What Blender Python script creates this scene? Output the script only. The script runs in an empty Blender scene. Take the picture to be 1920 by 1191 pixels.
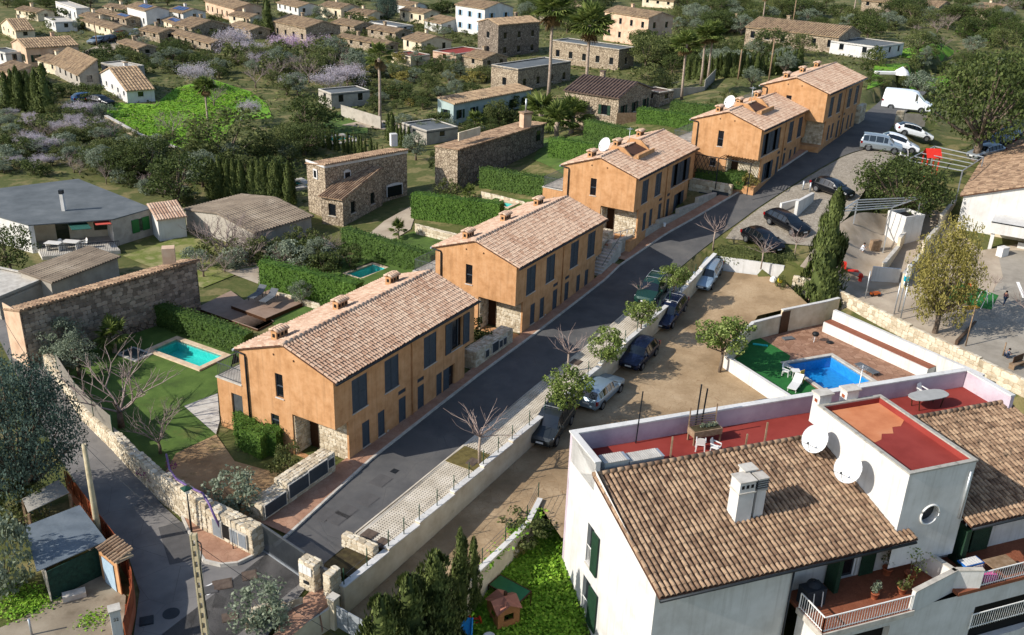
import bpy, bmesh, math, random
import numpy as np
from mathutils import Vector as V, Matrix
random.seed(7)
sc = bpy.context.scene
col = sc.collection
# ------------------------------------------------------------------ camera, sky, sun, exposure
F, CX, CY, CAMZ = 1780., 960., 595.5, 30.
PITCH, ROLL = math.radians(23.5), math.radians(-2.2)
fw = np.array([0, math.cos(PITCH), -math.sin(PITCH)])
_d0 = np.array([0, -math.sin(PITCH), -math.cos(PITCH)]); _r0 = np.array([1., 0, 0])
rt = _r0*math.cos(ROLL)+_d0*math.sin(ROLL); dn = -_r0*math.sin(ROLL)+_d0*math.cos(ROLL)
CAM = np.array([0, 0, CAMZ])
cam = bpy.data.objects.new('camera', bpy.data.cameras.new('camera')); col.objects.link(cam)
cam.data.sensor_width = 36; cam.data.sensor_fit = 'HORIZONTAL'; cam.data.lens = F/1920*36
cam.data.clip_start = .5; cam.data.clip_end = 6000
cam.matrix_world = Matrix((( rt[0], -dn[0], -fw[0], 0), (rt[1], -dn[1], -fw[1], 0), (rt[2], -dn[2], -fw[2], CAMZ), (0, 0, 0, 1)))
sc.camera = cam
SUN_AZ, SUN_EL = math.radians(22.5), math.radians(32.5)      # direction in which shadows fall, height of the sun
world = bpy.data.worlds.new('World'); sc.world = world; world.use_nodes = True
wn = world.node_tree.nodes; wl = world.node_tree.links
bg = wn['Background']; sky = wn.new('ShaderNodeTexSky'); sky.sky_type = 'NISHITA'; sky.sun_disc = False
sky.sun_elevation = SUN_EL; sky.sun_rotation = math.pi/2-(SUN_AZ+math.pi); sky.altitude = 100
wl.new(sky.outputs[0], bg.inputs[0]); bg.inputs[1].default_value = .14
sun = bpy.data.objects.new('sun', bpy.data.lights.new('sun', 'SUN')); col.objects.link(sun)
sun.data.energy = 4.6; sun.data.angle = math.radians(.5); sun.data.color = (1, .94, .86)
sdir = V((math.cos(SUN_AZ)*math.cos(SUN_EL), math.sin(SUN_AZ)*math.cos(SUN_EL), -math.sin(SUN_EL)))
sun.rotation_euler = sdir.to_track_quat('-Z', 'Y').to_euler(); sun.location = (-60, 0, 80)
vs = sc.view_settings; vs.view_transform = 'Standard'; vs.look = 'None'; vs.exposure = 0.4; vs.gamma = 1

# ------------------------------------------------------------------ geometry of the place
AU = math.radians(59.9)                      # heading of the street
U = np.array([math.cos(AU), math.sin(AU), 0]); W = np.array([-U[1], U[0], 0])
TB = math.radians(21.0)                      # heading of the white house
BA = np.array([math.cos(TB), math.sin(TB), 0]); BB = np.array([-BA[1], BA[0], 0])
BO = np.array([3.21, 42.08, 0])
ZS = np.array([(-80, -.8), (20, -.2), (35, .05), (45, .3), (57, .5), (69, 1.0), (76, 2.0), (84, 3.2), (92, 4.6), (100, 5.9), (106, 6.8), (120, 7.5), (140, 8.2), (400, 9.5), (3000, 10)])
def zst(s): return np.interp(s, ZS[:, 0], ZS[:, 1])
def sstep(a, b, x):
    t = np.clip((x-a)/(b-a), 0, 1); return t*t*(3-2*t)
def g(x, y):
    x = np.asarray(x, float); y = np.asarray(y, float)
    s = x*U[0]+y*U[1]; r = x*W[0]+y*W[1]; b = (x-BO[0])*BB[0]+(y-BO[1])*BB[1]
    zs = zst(s)
    zp = .25+.05*np.clip(x+20, 0, 120)+.012*np.clip(y-80, 0, 250)
    w = sstep(40, 64, r); left = zs*(1-w)+zp*w
    lot = zs-1.3
    low = np.where((r < 20.6) & (b < 3.6), -2.6+.38*np.clip(b, -9, 0), lot)
    low = np.where((r < 17.2) & (b >= 3.6), np.minimum(lot, -.62), low)
    yard = np.interp(s, [55, 75, 85, 95, 105, 120, 150, 400], [-.4, .4, 1.3, 2.6, 4.6, 6.4, 7.8, 9.3])
    t = sstep(12.6, 16.2, r)
    far = yard*(1-t)+zs*t
    far = far + (zp-far)*sstep(125, 160, s)
    right = np.where(s > 77.6, far, np.where(r < 14.2, np.where(s > 58, np.maximum(yard, -.3), low), low))
    a = (x-BO[0])*BA[0]+(y-BO[1])*BA[1]
    patio = (a > 19.9) & (b > .2) & (b < 20.6) & (a < 30.6+(18.3-b)*.22) & (b-a < -5.2)
    right = np.where(patio, -.8, right)
    return np.where(r > 24.45, left, right)
def gz(x, y): return float(g(x, y))
def ray(px, py): return fw+rt*(px-CX)/F+dn*(py-CY)/F
def P(px, py, z):
    d = ray(px, py); return V(CAM+d*(z-CAMZ)/d[2])
_TT = np.concatenate([np.linspace(20, 220, 2400), np.linspace(220.3, 1500, 1500)])
def G(px, py, dz=0.):
    d = ray(px, py); Q = CAM[None]+_TT[:, None]*d[None]
    f = Q[:, 2]-g(Q[:, 0], Q[:, 1])-dz
    k = int(np.argmax(f < 0)); a, b = _TT[k-1], _TT[k]
    for i in range(24):
        m = (a+b)/2; q = CAM+d*m
        if q[2]-gz(q[0], q[1])-dz < 0: b = m
        else: a = m
    return V(CAM+d*b)
def SR(s, r, z=None, dz=0.):
    p = U*s+W*r
    return V((p[0], p[1], (gz(p[0], p[1]) if z is None else z)+dz))
def ABZ(a, b, z):
    p = BO+BA*a+BB*b; return V((p[0], p[1], z))
def sr_of(p): q = np.array((p[0], p[1], 0)); return float(q@U), float(q@W)
def htop(base, px, py):        # height above base so that the top shows at row py
    d = ray(px, py); t = base[1]/d[1]; return float(CAM[2]+d[2]*t-base[2])

# ------------------------------------------------------------------ mesh helpers
ROOT = {}
def mroot(o):
    while o is not None:
        if o.name in ROOT: return ROOT[o.name]
        o = o.parent
    return Matrix()
class MB:
    def __init__(s): s.v = []; s.f = []; s.sm = []
    def add(s, vs, fs, smooth=False):
        n = len(s.v); s.v += [tuple(p) for p in vs]; s.f += [tuple(i+n for i in f) for f in fs]; s.sm += [smooth]*len(fs); return s
    def quad(s, *p): return s.add(p, [tuple(range(len(p)))])
    def ob(s, o, x, y, z):     # box from a corner and three edge vectors
        o, x, y, z = V(o), V(x), V(y), V(z)
        vs = [o, o+x, o+x+y, o+y, o+z, o+x+z, o+x+y+z, o+y+z]
        fs = [(0, 3, 2, 1), (4, 5, 6, 7), (0, 1, 5, 4), (1, 2, 6, 5), (2, 3, 7, 6), (3, 0, 4, 7)]
        if x.cross(y).dot(z) < 0: fs = [f[::-1] for f in fs]
        return s.add(vs, fs)
    def box(s, c, d, rz=0., base=True):   # centre of the base, size
        c = V(c); cx, sx = math.cos(rz), math.sin(rz); ex = V((cx, sx, 0))*d[0]; ey = V((-sx, cx, 0))*d[1]
        o = c-ex/2-ey/2-(V((0, 0, 0)) if base else V((0, 0, d[2]/2)))
        return s.ob(o, ex, ey, (0, 0, d[2]))
    def bar(s, a, b, w, h=None, up=(0, 0, 1)):     # rectangular bar from a to b
        a, b = V(a), V(b); h = w if h is None else h; d = (b-a); L = d.length
        if L < 1e-6: return s
        d /= L; upv = V(up)
        if abs(d.dot(upv)) > .97: upv = V((1, 0, 0))
        sx = d.cross(upv).normalized(); sz = sx.cross(d)
        return s.ob(a-sx*w/2-sz*h/2, d*L, sx*w, sz*h)
    def tube(s, pts, rad, n=6, cap=True, smooth=True):
        pts = [V(p) for p in pts]; m = len(pts); rad = rad if isinstance(rad, (list, tuple)) else [rad]*m
        vs = []
        for i, p in enumerate(pts):
            d = (pts[min(i+1, m-1)]-pts[max(i-1, 0)]).normalized()
            up = V((0, 0, 1)) if abs(d.z) < .95 else V((1, 0, 0))
            a = d.cross(up).normalized(); b = d.cross(a)
            for k in range(n):
                t = 2*math.pi*k/n; vs.append(p+(a*math.cos(t)+b*math.sin(t))*rad[i])
        fs = [(i*n+k, i*n+(k+1) % n, (i+1)*n+(k+1) % n, (i+1)*n+k) for i in range(m-1) for k in range(n)]
        s.add(vs, fs, smooth)
        if cap:
            n0 = len(s.v)-len(vs); s.f += [tuple(n0+k for k in range(n))[::-1], tuple(n0+(m-1)*n+k for k in range(n))]; s.sm += [False, False]
        return s
    def lathe(s, prof, c=(0, 0, 0), n=16, smooth=True):   # prof: (radius, z)
        c = V(c); vs = [c+V((r*math.cos(2*math.pi*k/n), r*math.sin(2*math.pi*k/n), z)) for r, z in prof for k in range(n)]
        fs = [(i*n+k, i*n+(k+1) % n, (i+1)*n+(k+1) % n, (i+1)*n+k) for i in range(len(prof)-1) for k in range(n)]
        return s.add(vs, fs, smooth)
    def prism(s, poly, h):     # poly: 3D points (planar, ccw from above), extruded by vector h
        p = [V(q) for q in poly]; h = V(h) if not isinstance(h, (int, float)) else V((0, 0, h)); n = len(p)
        s.add(p+[q+h for q in p], [tuple(range(n))[::-1], tuple(range(n, 2*n))]+[(i, (i+1) % n, n+(i+1) % n, n+i) for i in range(n)])
        return s
    def build(s, name, m, parent=None, kind=None, label=None, local=False):
        me = bpy.data.meshes.new(name)
        vs = s.v
        if parent is not None and not local:
            M = mroot(parent).inverted(); vs = [tuple(M @ V(p)) for p in vs]
        me.from_pydata(vs, [], s.f); me.polygons.foreach_set('use_smooth', s.sm)
        for mm in (m if isinstance(m, (list, tuple)) else [m]): me.materials.append(mm)
        o = bpy.data.objects.new(name, me); col.objects.link(o)
        if parent is not None: o.parent = parent
        if kind: o['kind'] = kind
        if label: o['label'] = label
        return o
    def fix(s):                # outward normals
        return s
def tag(o, label, cat, group=None):
    o['label'] = label; o['category'] = cat
    if group: o['group'] = group
    return o
def thing(name, label, cat, loc=(0, 0, 0), rz=0., group=None):
    o = bpy.data.objects.new(name, None); col.objects.link(o); o.location = loc; o.rotation_euler = (0, 0, rz); o.empty_display_size = .2
    tag(o, label, cat, group); ROOT[o.name] = Matrix.Translation(V(loc)) @ Matrix.Rotation(rz, 4, 'Z'); return o
def children(o): return [c for c in ALLCH.get(o.name, [])]
def copy_tree(o, loc, rz=0., scale=1., label=None, group=None, cat=None, kids=None):
    c = o.copy(); col.objects.link(c); c.location = loc; c.rotation_euler = (0, 0, rz)
    c.scale = scale if isinstance(scale, (tuple, list)) else (scale,)*3
    if label: c['label'] = label
    if group: c['group'] = group
    elif 'group' in c: del c['group']
    if cat: c['category'] = cat
    for k in kids:
        d = k.copy(); col.objects.link(d); d.parent = c
        for q in KIDS.get(k.name, []):
            e = q.copy(); col.objects.link(e); e.parent = d
    return c
KIDS = {}
HOLES = []
def drape(poly, dz, step=1.0, zf=None):
    bm = bmesh.new(); vs = [bm.verts.new((p[0], p[1], 0)) for p in poly]; bm.faces.new(vs)
    bmesh.ops.triangulate(bm, faces=bm.faces[:])
    for ax in (0, 1):
        c = [p[ax] for p in poly]; k = math.floor(min(c)/step)
        while k*step < max(c):
            co = [0, 0, 0]; co[ax] = k*step; no = [0, 0, 0]; no[ax] = 1
            bmesh.ops.bisect_plane(bm, geom=bm.verts[:]+bm.edges[:]+bm.faces[:], plane_co=co, plane_no=no, dist=1e-5); k += 1
    for c, ex, ey, hx, hy in HOLES:
        if not (min(p[0] for p in poly)-6 < c[0] < max(p[0] for p in poly)+6 and min(p[1] for p in poly)-6 < c[1] < max(p[1] for p in poly)+6): continue
        for d, hh in ((ex, hx), (ey, hy)):
            for sg in (-1, 1): bmesh.ops.bisect_plane(bm, geom=bm.verts[:]+bm.edges[:]+bm.faces[:], plane_co=(c[0]+d[0]*hh*sg, c[1]+d[1]*hh*sg, 0), plane_no=(d[0], d[1], 0), dist=1e-5)
        dead = []
        for f in bm.faces:
            q = f.calc_center_median(); a = (q.x-c[0])*ex[0]+(q.y-c[1])*ex[1]; b = (q.x-c[0])*ey[0]+(q.y-c[1])*ey[1]
            if abs(a) < hx and abs(b) < hy: dead.append(f)
        bmesh.ops.delete(bm, geom=dead, context='FACES')
    bm.verts.index_update(); xy = np.array([v.co[:2] for v in bm.verts]); z = g(xy[:, 0], xy[:, 1]) if zf is None else np.array([zf(a, b) for a, b in xy])
    m = MB(); fl = []
    for f in bm.faces:
        t = tuple(v.index for v in f.verts); fl.append(t if f.normal.z > 0 else t[::-1])
    m.add([(xy[i, 0], xy[i, 1], z[i]+dz) for i in range(len(xy))], fl, True); bm.free(); return m
def structure(name, mb, m):
    o = mb.build(name, m); o['kind'] = 'structure'; return o

# ------------------------------------------------------------------ materials
MATS = {}
def rgb(h):
    if isinstance(h, str):
        h = h.lstrip('#'); c = [int(h[i:i+2], 16)/255 for i in (0, 2, 4)]
        return tuple(x/12.92 if x <= .04045 else ((x+.055)/1.055)**2.4 for x in c)
    return h
def mat(name, cols, rough=.8, scale=3., island=0., obrand=0., bump=0., bscale=None, metal=0., spec=.3, detail=5., contrast=(.3, .7), wave=None, trans=0., stain=None, emit=None, brick=None, voro=None, streak=None):
    """cols: list of colours spread over noise + per-piece random; stain: (colour, scale, threshold)"""
    if name in MATS: return MATS[name]
    m = bpy.data.materials.new(name); m.use_nodes = True; nt = m.node_tree; N = nt.nodes; L = nt.links
    b = N['Principled BSDF']; b.inputs['Roughness'].default_value = rough; b.inputs['Metallic'].default_value = metal
    b.inputs['Specular IOR Level'].default_value = spec
    tc = N.new('ShaderNodeTexCoord'); co = tc.outputs['Object']
    cols = [rgb(c) for c in (cols if isinstance(cols, list) else [cols])]
    def noise(sc_, det=detail):
        n = N.new('ShaderNodeTexNoise'); n.inputs['Scale'].default_value = sc_; n.inputs['Detail'].default_value = det; n.inputs['Roughness'].default_value = .62
        L.new(co, n.inputs['Vector']); return n.outputs['Fac']
    def math_(op, a, c=None):
        n = N.new('ShaderNodeMath'); n.operation = op
        for i, q in enumerate((a, c)):
            if q is None: continue
            if isinstance(q, (int, float)): n.inputs[i].default_value = q
            else: L.new(q, n.inputs[i])
        return n.outputs[0]
    hgt = None
    if len(cols) == 1 and not island: out = None; b.inputs['Base Color'].default_value = (*cols[0], 1)
    else:
        mr = N.new('ShaderNodeMapRange'); L.new(noise(scale), mr.inputs[0]); mr.inputs[1].default_value = contrast[0]; mr.inputs[2].default_value = contrast[1]
        fac = math_('MULTIPLY', mr.outputs[0], 1-island-obrand)
        if island:
            ge = N.new('ShaderNodeNewGeometry'); fac = math_('ADD', fac, math_('MULTIPLY', ge.outputs['Random Per Island'], island))
        if obrand:
            oi = N.new('ShaderNodeObjectInfo'); fac = math_('ADD', fac, math_('MULTIPLY', oi.outputs['Random'], obrand))
        r = N.new('ShaderNodeValToRGB'); L.new(fac, r.inputs[0]); e = r.color_ramp.elements
        while len(e) < len(cols): e.new(.5)
        for i, c in enumerate(cols): e[i].position = i/max(1, len(cols)-1); e[i].color = (*c, 1)
        out = r.outputs[0]
    def mix(a, c, f):
        n = N.new('ShaderNodeMix'); n.data_type = 'RGBA'
        if isinstance(f, (int, float)): n.inputs[0].default_value = f
        else: L.new(f, n.inputs[0])
        for i, q in ((6, a), (7, c)):
            if isinstance(q, tuple): n.inputs[i].default_value = (*q, 1)
            else: L.new(q, n.inputs[i])
        return n.outputs[2]
    if stain:
        for st in (stain if isinstance(stain, list) else [stain]):
            sm = N.new('ShaderNodeMapRange'); L.new(noise(st[1], 8.), sm.inputs[0]); sm.inputs[1].default_value = st[2]; sm.inputs[2].default_value = st[2]+.12
            f = math_('MULTIPLY', sm.outputs[0], st[3] if len(st) > 3 else 1.)
            out = mix(out if out is not None else cols[0], rgb(st[0]), f)
    if streak:    # (colour, amount): rain streaks running down
        mp = N.new('ShaderNodeMapping'); mp.inputs['Scale'].default_value = (5., 5., .28); L.new(co, mp.inputs['Vector']); ns = N.new('ShaderNodeTexNoise'); ns.inputs['Scale'].default_value = 1.; ns.inputs['Detail'].default_value = 4; L.new(mp.outputs[0], ns.inputs['Vector'])
        sm = N.new('ShaderNodeMapRange'); L.new(ns.outputs['Fac'], sm.inputs[0]); sm.inputs[1].default_value = .52; sm.inputs[2].default_value = .72; out = mix(out if out is not None else cols[0], rgb(streak[0]), math_('MULTIPLY', sm.outputs[0], streak[1]))
    if voro:      # (scale, joint colour, joint width): small stones too fine to build
        vt = N.new('ShaderNodeTexVoronoi'); vt.feature = 'DISTANCE_TO_EDGE'; vt.inputs['Scale'].default_value = voro[0]; L.new(co, vt.inputs['Vector'])
        vm = N.new('ShaderNodeMapRange'); L.new(vt.outputs['Distance'], vm.inputs[0]); vm.inputs[1].default_value = 0; vm.inputs[2].default_value = voro[2]
        v2 = N.new('ShaderNodeTexVoronoi'); v2.inputs['Scale'].default_value = voro[0]; L.new(co, v2.inputs['Vector'])
        sp = N.new('ShaderNodeSeparateColor'); L.new(v2.outputs['Color'], sp.inputs[0])
        r2 = N.new('ShaderNodeValToRGB'); L.new(sp.outputs[0], r2.inputs[0]); e = r2.color_ramp.elements
        while len(e) < len(cols): e.new(.5)
        for i, c in enumerate(cols): e[i].position = i/max(1, len(cols)-1); e[i].color = (*c, 1)
        o2 = mix(r2.outputs[0], out, voro[3] if len(voro) > 3 else .35) if out is not None else r2.outputs[0]
        out = mix(rgb(voro[1]), o2, vm.outputs[0]); hgt = vm.outputs[0]
    if wave:      # (axis, scale): fine ribs, as relief
        w = N.new('ShaderNodeTexWave'); w.bands_direction = wave[0]; w.inputs['Scale'].default_value = wave[1]; L.new(co, w.inputs['Vector']); hgt = w.outputs['Fac']
    if out is not None: L.new(out, b.inputs['Base Color'])
    if bump:
        bn = N.new('ShaderNodeBump'); bn.inputs['Strength'].default_value = bump; bn.inputs['Distance'].default_value = .05
        h = noise(bscale or scale*4)
        if hgt is not None: h = math_('ADD', math_('MULTIPLY', h, .3), hgt)
        L.new(h, bn.inputs['Height']); L.new(bn.outputs[0], b.inputs['Normal'])
    if trans:
        t = N.new('ShaderNodeBsdfTranslucent'); ms = N.new('ShaderNodeMixShader'); ms.inputs[0].default_value = trans
        if out is not None: L.new(out, t.inputs[0])
        L.new(b.outputs[0], ms.inputs[1]); L.new(t.outputs[0], ms.inputs[2]); L.new(ms.outputs[0], N['Material Output'].inputs[0])
    MATS[name] = m; return m
def water_mat(name, tint, ripple=6., strength=.12):
    m = bpy.data.materials.new(name); m.use_nodes = True; N = m.node_tree.nodes; L = m.node_tree.links; N.remove(N['Principled BSDF'])
    t = N.new('ShaderNodeBsdfTransparent'); t.inputs[0].default_value = (*rgb(tint), 1)
    gl = N.new('ShaderNodeBsdfGlossy'); gl.inputs['Roughness'].default_value = .06
    fr = N.new('ShaderNodeLayerWeight'); pw = N.new('ShaderNodeMath'); pw.operation = 'POWER'; pw.inputs[1].default_value = 5; ma = N.new('ShaderNodeMath'); ma.operation = 'MULTIPLY_ADD'; ma.inputs[1].default_value = .9; ma.inputs[2].default_value = .02; L.new(fr.outputs['Facing'], pw.inputs[0]); L.new(pw.outputs[0], ma.inputs[0]); ms = N.new('ShaderNodeMixShader')
    n = N.new('ShaderNodeTexNoise'); n.inputs['Scale'].default_value = ripple; n.inputs['Detail'].default_value = 2
    tc = N.new('ShaderNodeTexCoord'); L.new(tc.outputs['Object'], n.inputs['Vector'])
    bn = N.new('ShaderNodeBump'); bn.inputs['Strength'].default_value = strength; L.new(n.outputs['Fac'], bn.inputs['Height'])
    L.new(bn.outputs[0], gl.inputs['Normal']); L.new(bn.outputs[0], fr.inputs['Normal'])
    L.new(ma.outputs[0], ms.inputs[0]); L.new(t.outputs[0], ms.inputs[1]); L.new(gl.outputs[0], ms.inputs[2]); L.new(ms.outputs[0], N['Material Output'].inputs[0])
    return m
M = dict(
 ochre=mat('ochre_render', ['#a4774d', '#b88a5f', '#c3976d'], .9, 1.3, bump=.3, bscale=9, contrast=(.3, .7), stain=[('#94704d', 1.9, .6, .35), ('#c8a98a', .7, .62, .3)], streak=('#8a6746', .4)),
 tile=mat('new_clay_tile', ['#92705c', '#a6866f', '#b39781', '#c0a790', '#9c7b66'], .85, .5, island=.5, obrand=0, bump=.15, bscale=30),
 tile1=mat('new_clay_tile_piece', ['#92705c', '#a6866f', '#b39781', '#c0a790', '#9c7b66'], .85, .5, obrand=.5, bump=.15, bscale=30),
 oldtile=mat('weathered_clay_tile', ['#523f31', '#6f5845', '#8a715a', '#a48a6f', '#615041'], .9, 2.2, island=.5, bump=.2, bscale=30, stain=('#3f362d', 2.5, .55, .75)),
 oldtile1=mat('weathered_clay_tile_piece', ['#523f31', '#6f5845', '#8a715a', '#a48a6f', '#615041'], .9, 2.2, obrand=.5, bump=.2, bscale=30, stain=('#3f362d', 2.5, .55, .75)),
 viltile=mat('village_tile', ['#6b5846', '#8a745c', '#a68e70', '#7a6550'], .95, 1.2, island=.5, bump=.2, bscale=20, stain=('#4a4238', .9, .55, .6)),
 whiteplaster=mat('white_plaster', ['#bab7b1', '#c8c6c1', '#d2d0cc'], .9, .7, bump=.12, bscale=8, stain=('#a8a399', .8, .62, .35), streak=('#a29d94', .4)),
 creamplaster=mat('cream_plaster', ['#b7a78c', '#cbbda2', '#d8cdb6'], .9, .8, bump=.2, bscale=8, stain=('#8f8069', 1.0, .62, .5)),
 pinkplaster=mat('pinkish_plaster', ['#ad8d74', '#c2a58b', '#cdb59c'], .92, .8, bump=.2, bscale=8, stain=('#8a7059', .9, .62, .5)),
 greyplaster=mat('grey_cement', ['#8d867b', '#a19a8e', '#b3ab9e'], .95, .9, bump=.25, bscale=8, stain=('#6b645a', .9, .58, .5)),
 stone=mat('pale_limestone', ['#85765f', '#a89a82', '#bdb098', '#cfc5b0', '#998a70'], .9, 2.5, island=.6, bump=.3, bscale=12),
 stone1=mat('pale_limestone_piece', ['#85765f', '#a89a82', '#bdb098', '#cfc5b0', '#998a70'], .9, 2.5, obrand=.6, bump=.3, bscale=12),
 mortar=mat('lime_mortar', ['#a08e72', '#b8a588'], .95, 4, bump=.3),
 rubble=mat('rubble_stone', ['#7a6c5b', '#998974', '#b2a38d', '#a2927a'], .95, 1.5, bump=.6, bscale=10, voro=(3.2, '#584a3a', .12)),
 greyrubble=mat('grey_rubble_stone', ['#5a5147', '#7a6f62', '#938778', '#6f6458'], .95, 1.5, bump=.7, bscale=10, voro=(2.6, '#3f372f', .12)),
 asphalt=mat('asphalt', ['#494949', '#555453', '#605e5b'], .95, .5, bump=.3, bscale=60, stain=[('#3b3b3b', .25, .58, .5), ('#7d776d', .4, .66, .5)], voro=(.42, '#4f4e4d', .006, .98)),
 asphalt2=mat('old_asphalt', ['#62605e', '#716e6b', '#7e7a75'], .95, .5, bump=.3, bscale=60, stain=('#4c4b4a', .3, .58, .6), voro=(.5, '#504f4d', .006, .98)),
 patch=mat('dark_asphalt_patch', ['#4a4948', '#555352'], .95, 2, bump=.2, bscale=60),
 terracotta=mat('terracotta_paving', ['#8d6853', '#a07a63', '#ad8a72'], .9, 1.2, bump=.2, bscale=20, voro=(3., '#86664f', .03, .8)),
 kerb=mat('pale_concrete', ['#a09a90', '#b5afa4', '#c4bfb4'], .9, 2, bump=.15, bscale=20),
 lattice=mat('paver_concrete', ['#a99e8c', '#c0b6a4', '#cfc6b6'], .92, .9, bump=.15, bscale=20, stain=('#80786a', .6, .6, .6)),
 soil=mat('dark_soil', ['#2d2719', '#3d3420', '#4b4428'], .95, 3, bump=.3),
 stamped=mat('stamped_concrete', ['#806b50', '#957e60', '#a68f70', '#b29c7e'], .85, .35, bump=.35, bscale=6, contrast=(.28, .72), voro=(2.8, '#8a7052', .03, .93), stain=[('#66543c', .16, .52, .55), ('#bda88a', .5, .6, .4)]),
 dust=mat('dusty_ground', ['#8c7e69', '#a09280', '#b0a38f'], .95, .4, bump=.25, bscale=20, stain=('#84755f', .3, .6, .5)),
 earth=mat('rough_ground', ['#3b421d', '#5a5a30', '#474f22', '#776d47', '#39451a'], .95, .3, bump=.5, bscale=6, contrast=(.3, .7)),
 lawn=mat('lawn', ['#394a1f', '#4a6127', '#5a7032'], .95, .6, bump=.4, bscale=40, stain=('#6f6a3a', .35, .6, .5)),
 meadow=mat('bright_meadow', ['#4b7219', '#5f8b20', '#729c27', '#86a331'], .95, .25, bump=.6, bscale=12, stain=('#3c5c15', .5, .55, .7)),
 bark=mat('bark', ['#4e4238', '#6a5c4e', '#807263'], .95, 4, bump=.4),
 palebark=mat('pale_bark', ['#7d6c5c', '#9a897a', '#ab9c90'], .95, 4, bump=.3),
 shutter=mat('blue_grey_shutter', ['#3b444c', '#454e57'], .6, 3, bump=.5, wave=('Z', 14.)),
 frame=mat('shutter_frame', ['#39424a', '#434c54'], .55, 3),
 glass=mat('window_glass', ['#12171c'], .08, spec=.8),
 darkroom=mat('dark_interior', ['#141210'], .9),
 green_sh=mat('green_shutter', ['#14301f', '#1b3d28'], .55, 3, bump=.4, wave=('Z', 16.)),
 brightgreen=mat('bright_green_paint', ['#1d5a2b', '#25692f'], .6, 3),
 brown_door=mat('dark_wood', ['#38210f', '#4a2d16'], .6, 6, bump=.2),
 wood=mat('weathered_wood', ['#6f5b45', '#846d55', '#95806a'], .8, 4, bump=.25, bscale=25),
 deck=mat('composite_deck', ['#7d6757', '#8d7767', '#9a8474'], .8, 1.5, bump=.15, obrand=.4),
 whitepaint=mat('white_paint', ['#dcdad4', '#ebe9e4'], .5, 2),
 grey_metal=mat('grey_metal', ['#53575a', '#63686b'], .45, 3, metal=.5),
 dark_metal=mat('dark_metal', ['#22262a', '#2d3135'], .5, 3, metal=.4),
 zinc=mat('zinc', ['#a9adb0', '#bfc3c6'], .4, 3, metal=.6),
 green_post=mat('green_post', ['#12351f', '#1a4229'], .5, 3),
 rust=mat('rusty_sheet', ['#6b2f1a', '#8a4526', '#9c5530'], .9, 1.2, bump=.2, stain=('#4c2012', .9, .58, .6)),
 redroof=mat('red_roof_paint', ['#7a2a22', '#86332b', '#8e3a31'], .85, .5, bump=.1, stain=('#6c241e', .5, .6, .5)),
 orangeroof=mat('faded_orange_screed', ['#b06a45', '#bf7a52', '#c4855f'], .9, .8, bump=.1),
 coping=mat('pool_coping', ['#b39a7d', '#c8b195', '#d6c2a8'], .9, 2, bump=.1),
 basin=mat('pool_mosaic', ['#2fb4b0', '#3ec2bd', '#52cec8'], .4, 5),
 basinblue=mat('blue_pool_mosaic', ['#1f86bd', '#2c95cb', '#3aa3d6'], .4, 5),
 water=water_mat('pool_water', '#dffbf8', 5., .1), waterblue=water_mat('blue_pool_water', '#cfeefa', 4., .35),
 plastic=mat('white_plastic', ['#d2d0cb', '#dad8d3'], .35, 2),
)
# ------------------------------------------------------------------ ground sheet
def axis(lo, a, b, hi, st, gr=1.25):
    n = int((b-a)/st); c = [a+(b-a)*i/n for i in range(n+1)]
    d = st
    while c[-1] < hi: d *= gr; c.append(c[-1]+d)
    d = st
    while c[0] > lo: d *= gr; c.insert(0, c[0]-d)
    return np.array(c)
gx = axis(-2500, -62, 70, 2500, .8, 1.12); gy = axis(-300, 26, 125, 3500, .8, 1.1)
XX, YY = np.meshgrid(gx, gy); ZZ = g(XX, YY)-.05
_mn = ZZ.copy()                                   # at sharp steps the sheet keeps to the lower side, walls and slabs cover the edge
for _i in (-1, 0, 1):
    for _j in (-1, 0, 1): _mn = np.minimum(_mn, np.roll(np.roll(ZZ, _i, 0), _j, 1))
ZZ = np.where((ZZ-_mn > .45) & (YY < 125) & (np.abs(XX) < 70), _mn, ZZ)
POOLS = []      # (centre, ex, ey, half lengths): filled by pool(); the sheet sinks under them
def sink(c, ex, ey, hx, hy, depth):
    dx = XX-c[0]; dy = YY-c[1]; a = dx*ex[0]+dy*ex[1]; b = dx*ey[0]+dy*ey[1]
    m = (np.abs(a) < hx) & (np.abs(b) < hy); ZZ[m] = np.minimum(ZZ[m], c[2]-depth)
def finish_ground():
    n, m = XX.shape; idx = np.arange(n*m).reshape(n, m)
    f = np.stack([idx[:-1, :-1], idx[:-1, 1:], idx[1:, 1:], idx[1:, :-1]], -1).reshape(-1, 4)
    mb = MB(); mb.v = list(zip(XX.ravel().tolist(), YY.ravel().tolist(), ZZ.ravel().tolist())); mb.f = [tuple(q) for q in f.tolist()]; mb.sm = [True]*len(mb.f)
    structure('ground', mb, M['earth'])
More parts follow.
